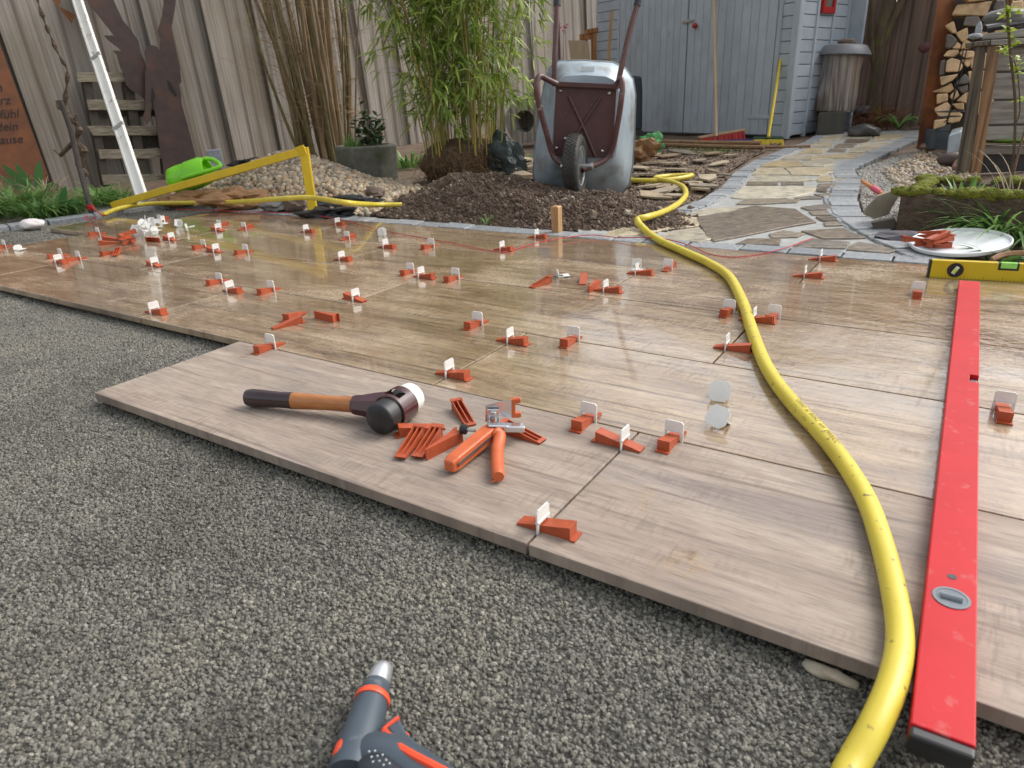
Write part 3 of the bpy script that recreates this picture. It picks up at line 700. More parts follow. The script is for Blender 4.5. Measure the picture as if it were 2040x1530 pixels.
CLIP, CLIPF = clip_mesh(), clip_mesh(False)
ORD = ['zeroth', 'first', 'second', 'third', 'fourth', 'fifth', 'sixth', 'seventh', 'eighth', 'ninth', 'tenth', 'eleventh', 'twelfth'] + ['thirteenth', 'fourteenth', 'fifteenth', 'sixteenth', 'seventeenth', 'eighteenth', 'nineteenth', 'twentieth'] + ['twenty-'+q for q in ('first', 'second', 'third', 'fourth', 'fifth', 'sixth', 'seventh', 'eighth', 'ninth')]
def rank(objs, key, text):
    """label look-alikes by their order: text holds one %s for the ordinal"""
    for i, o in enumerate(sorted(objs, key=key)): o['label'] = text % ORD[i+1]
SETS = [('S', 1, 1, 2, 0.027, 0.047, 0), ('S', 1, 2, 2, 0.027, 0.335, 3.1416), ('L', 1, 2, 3, -0.078, 0.400, -1.5708), ('L', 1, 3, 3, 0.094, 0.400, -1.5708), ('S', 2, 4, 5, -0.467, 0.462, 0), ('S', 2, 5, 5, -0.467, 0.718, 0), ('L', 2, 7, 8, -0.326, 0.800, -1.5708), ('L', 2, 6, 8, -0.629, 0.800, -1.5708), ('L', 1, 1, 3, -1.015, 0.400, -1.5708), ('S', 3, 3, 6, -1.140, 0.839, 3.1416), ('L', 2, 5, 8, -1.507, 0.800, -1.5708), ('S', 2, 3, 5, -1.643, 0.734, 0), ('L', 2, 4, 8, -1.796, 0.800, -1.5708), ('S', 2, 2, 5, -1.643, 0.454, 0), ('L', 3, 4, 7, -1.220, 1.200, -1.5708), ('S', 3, 4, 6, -1.140, 1.166, 0), ('L', 3, 5, 7, -1.011, 1.200, -1.5708), ('S', 4, 5, 6, -0.457, 1.261, 0), ('S', 4, 6, 6, -0.457, 1.507, 0), ('L', 4, 6, 7, -0.381, 1.600, 1.5708), ('L', 4, 5, 7, -1.447, 1.600, -1.5708), ('S', 4, 4, 6, -1.634, 1.517, 0), ('S', 4, 3, 6, -1.634, 1.257, 0), ('L', 4, 4, 7, -1.953, 1.600, 1.5708), ('S', 5, 2, 6, -2.297, 1.871, 0), ('S', 5, 1, 6, -2.297, 1.657, 0), ('L', 4, 3, 7, -2.710, 1.600, 1.5708), ('L', 3, 3, 7, -2.171, 1.200, -1.5708), ('S', 3, 2, 6, -2.317, 1.155, 3.1416), ('L', 3, 2, 7, -2.476, 1.200, -1.5708), ('S', 3, 1, 6, -2.317, 0.865, 3.1416), ('L', 2, 3, 8, -2.804, 0.800, -1.5708), ('L', 2, 2, 8, -2.962, 0.800, -1.5708), ('S', 2, 1, 5, -2.820, 0.724, 0), ('L', 3, 1, 7, -3.401, 1.200, -1.5708), ('L', 2, 1, 8, -3.522, 0.800, -1.5708), ('S', 4, 1, 6, -2.811, 1.252, 3.1416), ('L', 4, 1, 7, -3.481, 1.600, 1.5708), ('S', 4, 2, 6, -2.811, 1.517, 3.1416), ('L', 4, 2, 7, -2.921, 1.600, 1.5708), ('S', 5, 3, 6, -1.120, 1.661, 0), ('S', 5, 4, 6, -1.120, 1.938, 0), ('S', 5, 6, 6, 0.057, 1.940, 0), ('S', 5, 5, 6, 0.057, 1.680, 0), ('L', 4, 7, 7, 0.385, 1.600, -1.5708), ('L', 3, 6, 7, -0.047, 1.200, -1.5708), ('L', 3, 7, 7, 0.075, 1.200, -1.5708), ('S', 3, 6, 6, 0.036, 1.151, 0), ('S', 3, 5, 6, 0.036, 0.909, 0), ('L', 2, 8, 8, 0.590, 0.800, -1.5708)]
for (kind, row, n, tot, x, y, ang) in SETS:
    where = (f'in {ORD[row]} long joint from front' if kind == 'L' else f'in cross joint of {ORD[row]} tile row from front') + (f', {ORD[n]} from left' if tot > 1 else '')
    ca = ang + random.uniform(-.05, .05)
    o = inst(CLIP, 'tile_clip', (x, y, random.uniform(-.001, .001)), (0, 0, ca))
    tag(o, 'white clip '+where, 'clip', 'white clips standing in the tile joints')
    a = ang + random.uniform(-.06, .06); off = random.uniform(.030, .042)
    o = inst(WEDGE, 'wedge', (x-math.cos(a)*off, y-math.sin(a)*off, .0004), (0, 0, a))
    tag(o, 'orange wedge under clip '+where.replace('tile row from front', 'tile row').replace(' from front', ''), 'wedge', 'orange wedges pushed through the clips')

def wedge_at(tip, thick, mode, z, label, group=None):
    a = math.atan2(thick[1]-tip[1], thick[0]-tip[0]); Rz = Matrix.Rotation(a, 4, 'Z')
    if mode == 'up': M = Rz; z += .0004
    elif mode == 'flip': M = Rz @ Matrix.Rotation(-R(11.9), 4, 'Y') @ Matrix.Rotation(math.pi, 4, 'X'); z += .0038
    else: M = Rz @ Matrix.Rotation(R(90 if mode == 'side' else -90), 4, 'X'); z += WW/2
    o = inst(WEDGE, 'wedge', (tip[0], tip[1], z), M)
    return tag(o, label, 'wedge', group)
wedge_at((-0.2669, 0.2694, 0), (-0.3609, 0.3362, 0), 'flip', 0, 'upturned orange wedge sticking out behind the pliers', 'loose orange wedges by the pliers')
wedge_at((-0.1093, 0.2784, 0), (-0.1945, 0.2837, 0), 'flip', 0, 'upturned orange wedge under the steel jaw of the pliers', 'loose orange wedges by the pliers')
wedge_at((-0.3105, 0.2414, 0), (-0.3597, 0.1814, 0), 'up', 0, 'upright orange wedge with flat tab nearest the mallet head', 'loose orange wedges by the pliers')
wedge_at((-0.2985, 0.0992, 0), (-0.3259, 0.1946, 0), 'flip', .004, 'upturned hollow orange wedge, leftmost of the fan by the mallet', 'loose orange wedges by the pliers')
wedge_at((-0.2726, 0.1154, 0), (-0.2968, 0.2102, 0), 'flip', .004, 'upturned hollow orange wedge in the middle of the fan', 'loose orange wedges by the pliers')
wedge_at((-0.2591, 0.1227, 0), (-0.2622, 0.201, 0), 'side', 0, 'orange wedge lying on its side next to the plier handle', 'loose orange wedges by the pliers')
wedge_at((-1.1468, 0.5104, 0), (-1.1181, 0.5909, 0), 'up', 0, 'front one of two crossing loose wedges on the wet tiles', 'loose orange wedges on the wet tiles')
wedge_at((-1.1871, 0.6632, 0), (-1.1684, 0.5832, 0), 'up', .002, 'rear one of two crossing loose wedges on the wet tiles', 'loose orange wedges on the wet tiles')
wedge_at((-1.1164, 0.6456, 0), (-1.0294, 0.6538, 0), 'side', 0, 'single loose wedge on its side right of the crossing pair', 'loose orange wedges on the wet tiles')
wedge_at((-0.6973, 1.198, 0), (-0.6752, 1.2924, 0), 'flip', 0, 'upturned loose wedge beside the small white clip foot', 'loose orange wedges on the wet tiles')
wedge_at((-0.5605, 1.2993, 0), (-0.6135, 1.4237, 0), 'up', 0, 'loose wedge pointing at the viewer, middle of the tiled floor', 'loose orange wedges on the wet tiles')
wedge_at((-0.4975, 1.2194, 0), (-0.5266, 1.3423, 0), 'side', 0, 'loose wedge on its side touching the wedge of a clip', 'loose orange wedges on the wet tiles')
def c6(x, y): return None
for i, (tp, th, md, z) in enumerate([
        ((-3.0209, 1.1058, 0), (-3.0835, 1.0178, 0), 'up', 0), ((-3.0837, 1.1484, 0), (-3.1826, 1.0847, 0), 'up', .004), ((-2.9724, 1.137, 0), (-3.1627, 1.1326, 0), 'up', .016), ((-2.9553, 1.0792, 0), (-3.0613, 1.225, 0), 'flip', .020),
        ((-2.8199, 1.1943, 0), (-2.9539, 1.1702, 0), 'side', 0), ((-2.9862, 1.1449, 0), (-2.8014, 1.076, 0), 'flip', .012), ((-2.9339, 1.0748, 0), (-2.9808, 1.147, 0), 'up', .0), ((-3.0715, 1.1262, 0), (-3.0463, 1.203, 0), 'up', .028)]):
    wedge_at(tp, th, md, z, 'orange wedge in the loose pile at the far left of the tiles', 'pile of orange wedges on the left tiles')
rank([o for o in COL.objects if o.get('group') == 'pile of orange wedges on the left tiles'], lambda o: o.matrix_basis.translation.x+.6*o.matrix_basis.translation.y, 'orange wedge in the pile on the left tiles, %s from left')
wedge_at((-2.7936, 0.9722, 0), (-2.7805, 0.9092, 0), 'up', 0, 'orange wedge lying flat just in front of the orange pile', 'loose orange wedges on the wet tiles')
wedge_at((-2.6948, 0.8992, 0), (-2.8079, 1.0016, 0), 'flip', .004, 'upturned orange wedge just in front of the orange pile', 'loose orange wedges on the wet tiles')

def loose_clip(loc, rot, label, z=.02, group='unused white clips'):
    o = inst(CLIPF, 'tile_clip', (loc[0], loc[1], z), rot)
    return tag(o, label, 'clip', group)
loose_clip((0.1116, 0.607, 0), (R(8), R(-115), R(-85)), 'unused white clip lying with octagonal foot up, nearest the hose', .020)
loose_clip((0.1452, 0.4879, 0), (R(10), R(-128), R(-110)), 'unused white clip tipped on its foot in front of another', .021)
loose_clip((-1.8448, 1.7235, 0), (R(90), 0, R(55)), 'unused white clip standing alone near the red string', .018)
loose_clip((-0.687, 1.3618, 0), (0, R(88), R(40)), 'flat white clip foot beside a loose orange wedge', .004)
loose_clip((-0.4804, 1.5586, 0), (0, R(4), R(120)), 'broken white clip with two upright legs behind a wedge', .003)
loose_clip((-3.3677, 0.7962, 0), (0, R(88), R(10)), 'flat white clip near the left edge of the tiles', .004)
for i, (q, e) in enumerate([((-3.2131, 1.3135, 0), (1.2, .4, 0)), ((-3.2947, 1.407, 0), (0, .2, 1.0)), ((-3.2194, 1.4022, 0), (1.5, 0, .6)), ((-3.068, 1.2504, 0), (.3, 1.4, 2)), ((-3.0899, 1.3576, 0), (0, .1, 2.6)),
                            ((-3.0996, 1.3102, 0), (1.4, .2, 2.2)), ((-3.053, 1.3126, 0), (.2, 1.5, .3)), ((-3.1691, 1.4354, 0), (0, .1, .4)), ((-3.2092, 1.3448, 0), (1.1, .9, 1.1)), ((-3.132, 1.2554, 0), (.1, 1.5, 1.8))]):
    loose_clip(q, e, 'white clip in the loose heap of clips on the left tiles', .022 + .012*(i % 3), 'heap of white clips on the left tiles')
rank([o for o in COL.objects if o.get('group') == 'heap of white clips on the left tiles'], lambda o: o.location.x+.6*o.location.y, 'white clip in the heap of clips on the left tiles, %s from left')
loose_clip((-3.1585, 1.5178, 0), (1.3, .1, .4), 'unused white clip right of the heap of clips', .02)
loose_clip((-2.9723, 1.444, 0), (.1, 1.45, .9), 'unused white clip pointing right beside the heap of clips', .02)

# ================================================================ TOOLS ON THE TILES
BLACK = mat('black_rubber', (.012, .012, .013), (.02, .02, .022), .45, 30, bmp=.1, bscale=80)
MAROON = mat('maroon_enamel', (.062, .014, .018), (.05, .011, .015), .28, 25, coat=.3)
# ---- mallet
hb, hw = V((-0.3984, 0.1562, 0.033)), V((-0.4155, 0.2767, 0.033))
hd = (hw-hb).normalized(); hl = (hw-hb).length
he = V((-0.7527, 0.1237, 0.02))
mallet = empty('mallet', (hb+hw)/2-Vector((0, 0, .036))); tag(mallet, 'wooden handled mallet with black and white faces', 'mallet')
def axisM(o, d, ref=(0, 0, 1)):
    z = V(d).normalized(); x = V(ref).cross(z).normalized(); y = z.cross(x); return Matrix(((x.x, y.x, z.x, o[0]), (x.y, y.y, z.y, o[1]), (x.z, y.z, z.z, o[2]), (0, 0, 0, 1)))
Mh = axisM(hb, hd)
r = .0315
MB().lathe([(.012, -.002), (.028, .0), (.0303, .002), (r, .006), (r, hl*.30)], 40, Mh).obj('black_face', BLACK, mallet, True)
MB().lathe([(r-.001, hl*.70), (r-.001, hl-.012), (.0295, hl-.004), (.026, hl), (.01, hl+.001)], 40, Mh).obj('white_face', mat('white_nylon', (.78, .77, .72), (.72, .70, .64), .35, 12), mallet, True)
hm = MB(); n, rings = 40, []
prof = [(r+.002, hl*.29), (r+.0045, hl*.30), (r+.0045, hl*.36), (r+.0045, hl*.44), (r+.0045, hl*.50), (r+.0045, hl*.56), (r+.0045, hl*.66), (r+.0045, hl*.70), (r+.002, hl*.71)]
vs = [Mh @ Vector((q*math.cos(2*math.pi*k/n), q*math.sin(2*math.pi*k/n), z)) for q, z in prof for k in range(n)]
fs = []
for i in range(len(prof)-1):
    for k in range(n):
        c = (vs[i*n+k]+vs[(i+1)*n+(k+1) % n])/2; axis = hb+hd*((c-hb).dot(hd)); up = (c-axis).normalized()
        if 2 <= i <= 4 and up.z > .83 : continue          # slot in the housing
        fs.append((i*n+k, i*n+(k+1) % n, (i+1)*n+(k+1) % n, (i+1)*n+k))
hm.add(vs, fs); hm.obj('head_housing', MAROON, mallet, True)
MB().lathe([(r-.010, hl*.28), (r-.010, hl*.72)], 24, Mh).obj('head_core', mat('dark_maroon', (.03, .008, .01), (.022, .006, .008), .5), mallet, True)
hc = (hb+hw)/2; dv = hc-he
def along(t, dz=0): return he+dv*t+Vector((0, 0, dz))
grip = [along(t, dz) for t, dz in ((-.0, 0), (.012, 0), (.05, 0), (.15, 0), (.25, 0), (.335, 0))]
MB().tube(grip, [.008, .015, .0175, .0165, .0150, .0160], 18, flat=1.15).obj('grip', mat('dark_lacquer', (.030, .010, .014), (.022, .008, .010), .3, coat=.3), mallet, True)
MB().tube([along(t) for t in (.335, .42, .52, .62, .70, .745)], [.0160, .0150, .0140, .0140, .0148, .0155], 18, flat=1.15).obj('shaft', mat('ash_handle', (.42, .16, .042), (.33, .115, .03), .32, 14, 6, stretch=(1, 6, 6), coat=.3), mallet, True)
MB().tube([along(t) for t in (.735, .75, .80, .88, .95)], [.019, .021, .023, .029, .033], 8).obj('neck', MAROON, mallet, False)

# ---- levelling pliers
PO = mat('plier_grip', (.56, .12, .035), (.50, .10, .03), .42, 40, bmp=.05)
pl = empty('tile_pliers', (-0.1991, 0.2348, 0)); tag(pl, 'orange handled levelling pliers with zinc jaws', 'pliers')
a, b = V((-0.1919, 0.2549, 0.026)), V((-0.1907, 0.1018, 0.016))
d = (b-a).normalized(); sd_ = d.cross(Vector((0, 0, 1))).normalized()
mb = MB(); mb.loft([[a+d*0 + sd_*x*.010+Vector((0, 0, z*.009)) for x, z in ((-1, -1), (1, -1), (1, 1), (-1, 1))],
                    [a+(b-a)*.25 + sd_*x*.0135+Vector((0, 0, z*.0135)) for x, z in ((-1, -1), (1, -1), (1, 1), (-1, 1))],
                    [a+(b-a)*.9 + sd_*x*.0125+Vector((0, 0, z*.013)) for x, z in ((-1, -1), (1, -1), (1, 1), (-1, 1))],
                    [b + sd_*x*.010+Vector((0, 0, z*.010)) for x, z in ((-1, -1), (1, -1), (1, 1), (-1, 1))]])
mb.obj('handle', PO, pl, bevel=.004, segs=3)
mb = MB(); mb.bar(a+(b-a)*.12+sd_*-.0128+Vector((0, 0, .001)), a+(b-a)*.93+sd_*-.0128+Vector((0, 0, .001)), .003, .007); mb.bar(a+(b-a)*.12+sd_*.0128, a+(b-a)*.93+sd_*.0128, .003, .007)
mb.obj('handle_groove', mat('groove_steel', (.25, .16, .13), (.2, .12, .1), .4, metal=.6), pl)
mb = MB(); mb.tube(spline([(-0.1831, 0.2271, 0.026), (-0.1691, 0.2255, 0.022), (-0.1542, 0.1964, 0.016), (-0.1242, 0.1517, 0.014), (-0.0995, 0.1181, 0.014)], 5), [.010, .013, .0145, .0140, .0132, .0125, .012, .0118, .0118, .0116, .0115, .0115, .0115, .0115, .0115, .0115, .0115, .0115, .0115, .0112, .0095], 10, flat=1.0)
mb.obj('handle', PO, pl, True, 60)
mb = MB(); mb.tube(spline([(-0.1106, 0.1236, 0.008), (-0.1126, 0.119, 0.006), (-0.1079, 0.1106, 0.006), (-0.1033, 0.1129, 0.008)], 4), .0014, 6); mb.obj('hanging_loop', PO, pl, True)
ZINC = mat('zinc_plate', (.66, .67, .68), (.55, .56, .58), .22, 30, metal=.85)
back = Vector((-.55, .83, 0))
mb = MB(); mb.bar((-0.1977, 0.2312, 0.032), (-0.1438, 0.271, 0.026), .020, .012); mb.bar((-0.194, 0.2266, 0.04), (-0.165, 0.2487, 0.036), .016, .004); mb.obj('lower_jaw', ZINC, pl, bevel=.002)
mb = MB(); mb.extrude([(-0.2122, 0.244, 0.0344), (-0.2108, 0.2449, 0.063), (-0.2083, 0.2466, 0.0669), (-0.1967, 0.2544, 0.0702), (-0.1759, 0.2684, 0.075), (-0.1705, 0.2721, 0.0757), (-0.1718, 0.2712, 0.0401), (-0.1787, 0.2665, 0.0395), (-0.1862, 0.2615, 0.0461), (-0.1906, 0.2585, 0.0515), (-0.1919, 0.2576, 0.0557), (-0.1965, 0.2545, 0.056), (-0.1975, 0.2539, 0.0335)], back*.004); mb.obj('upper_jaw', ZINC, pl)
mb = MB(); mb.extrude([(-0.2052, 0.2392, 0.0215), (-0.2033, 0.2405, 0.0624), (-0.185, 0.2528, 0.0613), (-0.1855, 0.2525, 0.0306), (-0.1901, 0.2494, 0.0309), (-0.1894, 0.2498, 0.0473), (-0.2001, 0.2427, 0.048), (-0.2013, 0.2418, 0.0213)], back*.003); mb.box((-0.1921, 0.2432, 0.0576), (.010, .006, .004)); mb.obj('jaw_bracket', ZINC, pl, bevel=.001)
mb = MB(); mb.extrude([(-0.1739, 0.2722, 0.0759), (-0.1578, 0.2831, 0.0769), (-0.1573, 0.2834, 0.0678), (-0.1658, 0.2777, 0.0663), (-0.1664, 0.2773, 0.048), (-0.158, 0.2829, 0.0474), (-0.1575, 0.2833, 0.0392), (-0.1614, 0.2807, 0.0374), (-0.1745, 0.2718, 0.0382)], back*.009); mb.obj('jaw_fork', PO, pl, bevel=.0015)
M = axisM(V((-0.1822, 0.2352, 0.04)), (0, 0, 1)); mb = MB(); mb.lathe([(.009, 0), (.009, .003), (.006, .0032), (.006, .008), (.004, .0095)], 14, M); mb.lathe([(.008, -.03), (.008, -.002)], 12, M); mb.obj('bolt', STEEL, pl, True)
kd = (V((-0.2423, 0.2118, 0.026))-V((-0.2188, 0.2173, 0.026))).normalized(); M = axisM(V((-0.2328, 0.2145, 0.026)), kd)
mb = MB(); mb.lathe([(.003, -.016), (.003, .004)], 10, M); mb.obj('screw', STEEL, pl, True)
mb = MB(); mb.lathe([(.006, 0), (.0095, .002), (.0095, .012), (.006, .014)], 12, M); mb.obj('knob', BLACK, pl, True)

# ---- red spirit level lying flat
REDAL = mat('red_powder_coat', (.50, .012, .018), (.45, .010, .015), .40, 12, bmp=.03, bscale=50, dirt=(.46, .13, .12), dscale=42, dpos=(.60, .80), spec=.2)
la, lb = Vector((.537, -.100, 0)), Vector((.508, 1.712, 0)); ld = (lb-la).normalized(); lx = Vector((ld.y, -ld.x, 0)); LW, LH = .0262, .0245
red = empty('spirit_level', la); tag(red, 'long red aluminium spirit level lying flat across the tiles', 'spirit level')
def lpt(s, x, z): return la+ld*s+lx*x+Vector((0, 0, z))
Ltot = (lb-la).length; cut0, cut1, cutx = .965, 1.005, .010
P = [lpt(.014, -LW, 0), lpt(Ltot, -LW, 0), lpt(Ltot, LW, 0), lpt(cut1, LW, 0), lpt(cut1, cutx, 0), lpt(cut0, cutx, 0), lpt(cut0, LW, 0), lpt(.014, LW, 0)]
mb = MB(); mb.extrude([q+Vector((0, 0, .001)) for q in P], (0, 0, LH)); mb.obj('body', REDAL, red, bevel=.0016)
ob(MB(), la, lx, ld, Vector((0, 0, 1)), -LW, LW, 0, .0135, .001, LH+.0002).obj('end_cap', mat('black_plastic', (.02, .02, .022), (.014, .014, .015), .4, 20), red, bevel=.003)
VIAL = mat('vial_grey', (.16, .19, .21), (.11, .13, .15), .4, 20)
def disc(name, c, r1, r2, h, m, parent, n=28, oval=1):
    mb = MB(); mb.lathe([(r1, 0), (r1, h), (r2, h), (r2*.98, h*.2)], n, Matrix.Translation(c)); return mb.obj(name, m, parent, True, 30)
vc = lpt(.228, .0005, LH+.001)
disc('vial_ring', vc, .0195, .0165, .0012, VIAL, red)
mb = MB(); mb.lathe([(.0165, 0), (.0165, .0006)], 28, Matrix.Translation(vc)); mb.obj('vial_face', mat('vial_face', (.11, .13, .15), (.15, .17, .19), .12, 50), red)
mb = MB(); mb.tube([vc+lx*-.011+Vector((0, 0, .001)), vc+lx*.011+Vector((0, 0, .001))], .0048, 10); mb.obj('vial', mat('clear_vial', (.20, .23, .25), (.17, .2, .22), .05), red, True)
mb = MB(); mb.lathe([(.0052, 0), (.0052, .0005)], 18, Matrix.Translation(lpt(.272, .0, LH+.001))); mb.obj('hanging_hole', BLACK, red)
ob(MB(), la, lx, ld, Vector((0, 0, 1)), cutx+.0005, LW-.001, cut0+.003, cut1-.003, .004, .016).obj('vial', VIAL, red, bevel=.003)

# ---- yellow spirit level standing on edge
YEL = mat('yellow_powder_coat', (.62, .45, .012), (.57, .40, .01), .32, 14, dirt=(.30, .22, .05), dscale=40, dpos=(.68, .8))
ya = V((0.3945, 1.8153, 0)); yd = (V((0.6478, 1.857, 0))-ya).normalized(); yd.z = 0; yn = Vector((yd.y, -yd.x, 0))      # yn towards the camera
yel = empty('spirit_level', ya); tag(yel, 'yellow spirit level standing on edge behind the red one', 'spirit level')
UP = Vector((0, 0, 1)); YH = .056
ob(MB(), ya, yd, yn, UP, .007, .80, -.022, 0, .0005, YH).obj('body', YEL, yel, bevel=.0012)
ob(MB(), ya, yd, yn, UP, .0, .0068, -.0225, .0005, .0003, YH+.0005).obj('end_cap', BLACK, yel, bevel=.0015)
M = axisM(ya+yd*.073+UP*.028, yn)
MB().lathe([(.0225, 0), (.0225, .0016), (.017, .0016), (.0165, .0004)], 28, M).obj('vial_ring', BLACK, yel, True, 30)
GREENV = mat('vial_liquid', (.62, .72, .05), (.55, .66, .05), .1)
mb = MB(); mb.box((0, 0, 0), (.011, .004, .026), Matrix.Rotation(math.atan2(yd.y, yd.x), 4, 'Z') @ Matrix.Rotation(R(28), 4, 'Y')); mb.v = [tuple(V(q)+ya+yd*.073+UP*.028+yn*.002) for q in mb.v]; mb.obj('vial', mat('vial_white', (.7, .72, .6), (.66, .68, .5), .2), yel, bevel=.002)
mb = MB(); mb.box((0, 0, 0), (.008, .005, .014), Matrix.Rotation(math.atan2(yd.y, yd.x), 4, 'Z') @ Matrix.Rotation(R(28), 4, 'Y')); mb.v = [tuple(V(q)+ya+yd*.073+UP*.027+yn*.003) for q in mb.v]; mb.obj('vial_bubble', GREENV, yel, bevel=.002)
ob(MB(), ya, yd, yn, UP, .182, .236, -.018, .0012, .034, YH+.0012).obj('vial_housing', BLACK, yel, bevel=.002)
ob(MB(), ya, yd, yn, UP, .188, .230, -.014, .0024, .040, YH+.0020).obj('vial', mat('vial_green', (.22, .62, .08), (.35, .70, .15), .1, 60), yel, bevel=.002)
mb = MB()
for k in range(1, 79): ob(mb, ya, yd, yn, UP, k*.01, k*.01+.0009, 0, .0003, .002, .0065 if k % 5 else .010)
mb.obj('ruler_marks', BLACK, yel)

# ---- yellow hose
HOSE = mat('yellow_hose', (.66, .53, .06), (.58, .455, .05), .36, 12, bmp=.06, bscale=60, rnd=False, dirt=(.20, .15, .05), dscale=75, dpos=(.62, .70))
HR = .0148
hp = [(-.95, -1.25, -.016), (-.45, -1.12, -.016), (.02, -.86, -.016), (.30, -.60, -.016), (.41, -.36, -.014), (.459, -.2016, -.012), (0.4707, -0.1355, -0.008), (0.4834, -0.0853, 0.008), (0.4915, -0.025, 0.017), (0.4907, 0.042, 0.0158), (0.4765, 0.1205, 0.0158), (0.4541, 0.211, 0.0158), (0.4212, 0.318, 0.0158), (0.3753, 0.4198, 0.0158), (0.3192, 0.5173, 0.0158),
      (0.258, 0.6093, 0.0158), (0.195, 0.7168, 0.0158), (0.1345, 0.8448, 0.0158), (0.0591, 1.0363, 0.0158), (-0.0245, 1.2566, 0.0158), (-0.147, 1.531, 0.0158), (-0.2652, 1.6897, 0.0158), (-0.4225, 1.8502, 0.0158), (-0.5857, 2.0154, 0.0158), (-0.7266, 2.2024, 0.0201), (-0.7773, 2.2518, 0.0466), (-0.7508, 2.303, 0.0532), (-0.7628, 2.5302, 0.0402), (-0.7917, 2.8114, 0.039), (-0.8446, 3.0606, 0.0467), (-0.9546, 3.3144, 0.0545), (-1.0916, 3.4808, 0.0597), (-1.2146, 3.5355, 0.0714), (-1.1932, 3.6932, 0.0663), (-1.0568, 3.7563, 0.0682), (-1.0924, 3.6023, 0.0635), (-1.2164, 3.5004, 0.0603), (-1.4233, 3.5084, 0.0606)]
hs = spline(hp, 10)
ho = MB().tube(hs, HR, 16).obj('garden_hose', HOSE, smooth=True, angle=60)
tag(ho, 'thick yellow garden hose snaking across the tiles to the path', 'hose')
def hose_print(txt, s0, size, m):
    """black print wrapped on the upper side of the hose, running along it"""
    cu = bpy.data.curves.new('hose_print', 'FONT'); cu.body = txt; cu.size = size; cu.space_character = 1.05
    o = bpy.data.objects.new('hose_print', cu); COL.objects.link(o); bpy.context.view_layer.update()
    me = bpy.data.meshes.new_from_object(o); bpy.data.objects.remove(o)
    # cumulative length of the hose
    L = [0]
    for a, b in zip(hs, hs[1:]): L.append(L[-1]+(b-a).length)
    nv = []
    for v in me.vertices:
        s = s0 - v.co.x; i = max(k for k in range(len(L)) if L[k] <= s)
        f = (s-L[i])/(L[i+1]-L[i]); c = hs[i].lerp(hs[i+1], f); t = (hs[i]-hs[i+1]).normalized(); sidev = Vector((0, 0, 1)).cross(t).normalized(); upv = t.cross(sidev)
        an = .15 - (v.co.y-size*.35)/HR
        nv.append(c + (sidev*math.sin(an)+upv*math.cos(an))*(HR+.0005))
    for v, q in zip(me.vertices, nv): v.co = q
    me.materials.append(m); o = bpy.data.objects.new('hose_print', me); link(o, ho)
INK = mat('black_ink', (.07, .058, .02), (.22, .17, .04), .6, 260)
hose_print('GSNO  PL BORZ  PW. NSSRCC', sum((b-a).length for a, b in zip(hs[:151], hs[1:151])), .0125, INK)

# ---- left end of a second hose run over the pebbles
hp2 = [(-3.9884, 1.5425, 0.02), (-4.086, 1.7097, 0.03), (-4.078, 1.9086, 0.03), (-3.7014, 2.0265, 0.035), (-3.201, 1.9649, 0.07), (-2.7739, 1.919, 0.11), (-2.5555, 1.9449, 0.12), (-2.1993, 1.8586, 0.12), (-2.3469, 2.2246, 0.0508), (-2.2765, 2.3552, 0.0348)]
tag(MB().tube(spline(hp2, 8), HR*.95, 12).obj('garden_hose', HOSE, smooth=True, angle=60), 'yellow hose length draped over the pebbles and yellow frame', 'hose')

# ---- red mason's line
LINE = mat('red_string', (.55, .02, .03), (.48, .015, .025), .7)
lp = [(-3.7655, 1.885, 0.012), (-3.2253, 1.9698, 0.012), (-2.7401, 2.014, 0.014), (-2.3471, 1.9465, 0.012), (-1.9206, 1.7995, 0.008), (-1.4, 1.6844, 0.006), (-1.1271, 1.6147, 0.004), (-1.0797, 1.6434, 0.004), (-1.064, 1.766, 0.004), (-1.0021, 1.8702, 0.012), (-0.9475, 1.9719, 0.012), (-0.8911, 2.0284, 0.012), (-0.7656, 2.015, 0.012), (-0.6319, 2.0204, 0.02), (-0.5414, 2.0411, 0.012), (-0.4146, 1.9515, 0.012), (-0.3442, 1.8914, 0.006), (-0.2666, 1.8576, 0.004), (-0.2004, 1.884, 0.004), (-0.1354, 1.9831, 0.004), (-0.0834, 2.0683, 0.012), (-0.0317, 2.2625, 0.0139)]
tag(MB().tube(spline(lp, 4), .0019, 5).obj('mason_line', LINE, smooth=True), 'slack red string lying along the far edge of the tiles', 'string')

# ---- hose nozzle lying in the grit
GUN = mat('slate_grey_plastic', (.060, .078, .098), (.048, .064, .082), .38, 16, bmp=.04, bscale=60, dirt=(.14, .15, .155), dscale=60, dpos=(.62, .8))
GUND = mat('dark_rubber_grip', (.016, .020, .028), (.022, .026, .034), .5, 16)
OR2 = mat('signal_orange', (.80, .085, .03), (.74, .07, .025), .38, 20)
noz = empty('hose_nozzle', (0.0342, -0.3574, -0.03)); tag(noz, 'grey and orange spray nozzle lying in the dark grit', 'hose nozzle')
def gp(x, y, z): return None
ax = [V(q) for q in ((0.0009, -0.2691, -0.008), (0.0061, -0.2806, -0.008), (0.0117, -0.2922, -0.008), (0.0199, -0.3058, -0.008), (0.0237, -0.3129, -0.008), (0.0364, -0.3352, -0.008), (0.0484, -0.3562, -0.008), (0.0584, -0.3734, -0.008), (0.0669, -0.3872, -0.008))]
def seg(i, j, radii, n=24): return MB().tube(ax[i:j+1], radii, n)
MB().tube([ax[0]+(ax[0]-ax[1])*.25, ax[0], ax[0].lerp(ax[1], .3), ax[1], ax[2]], [.0085, .0108, .0118, .0132, .0140], 24).obj('steel_tip', mat('brushed_aluminium', (.62, .63, .64), (.54, .55, .56), .35, 60, metal=.8, stretch=(1, 1, 1)), noz, True, 50)
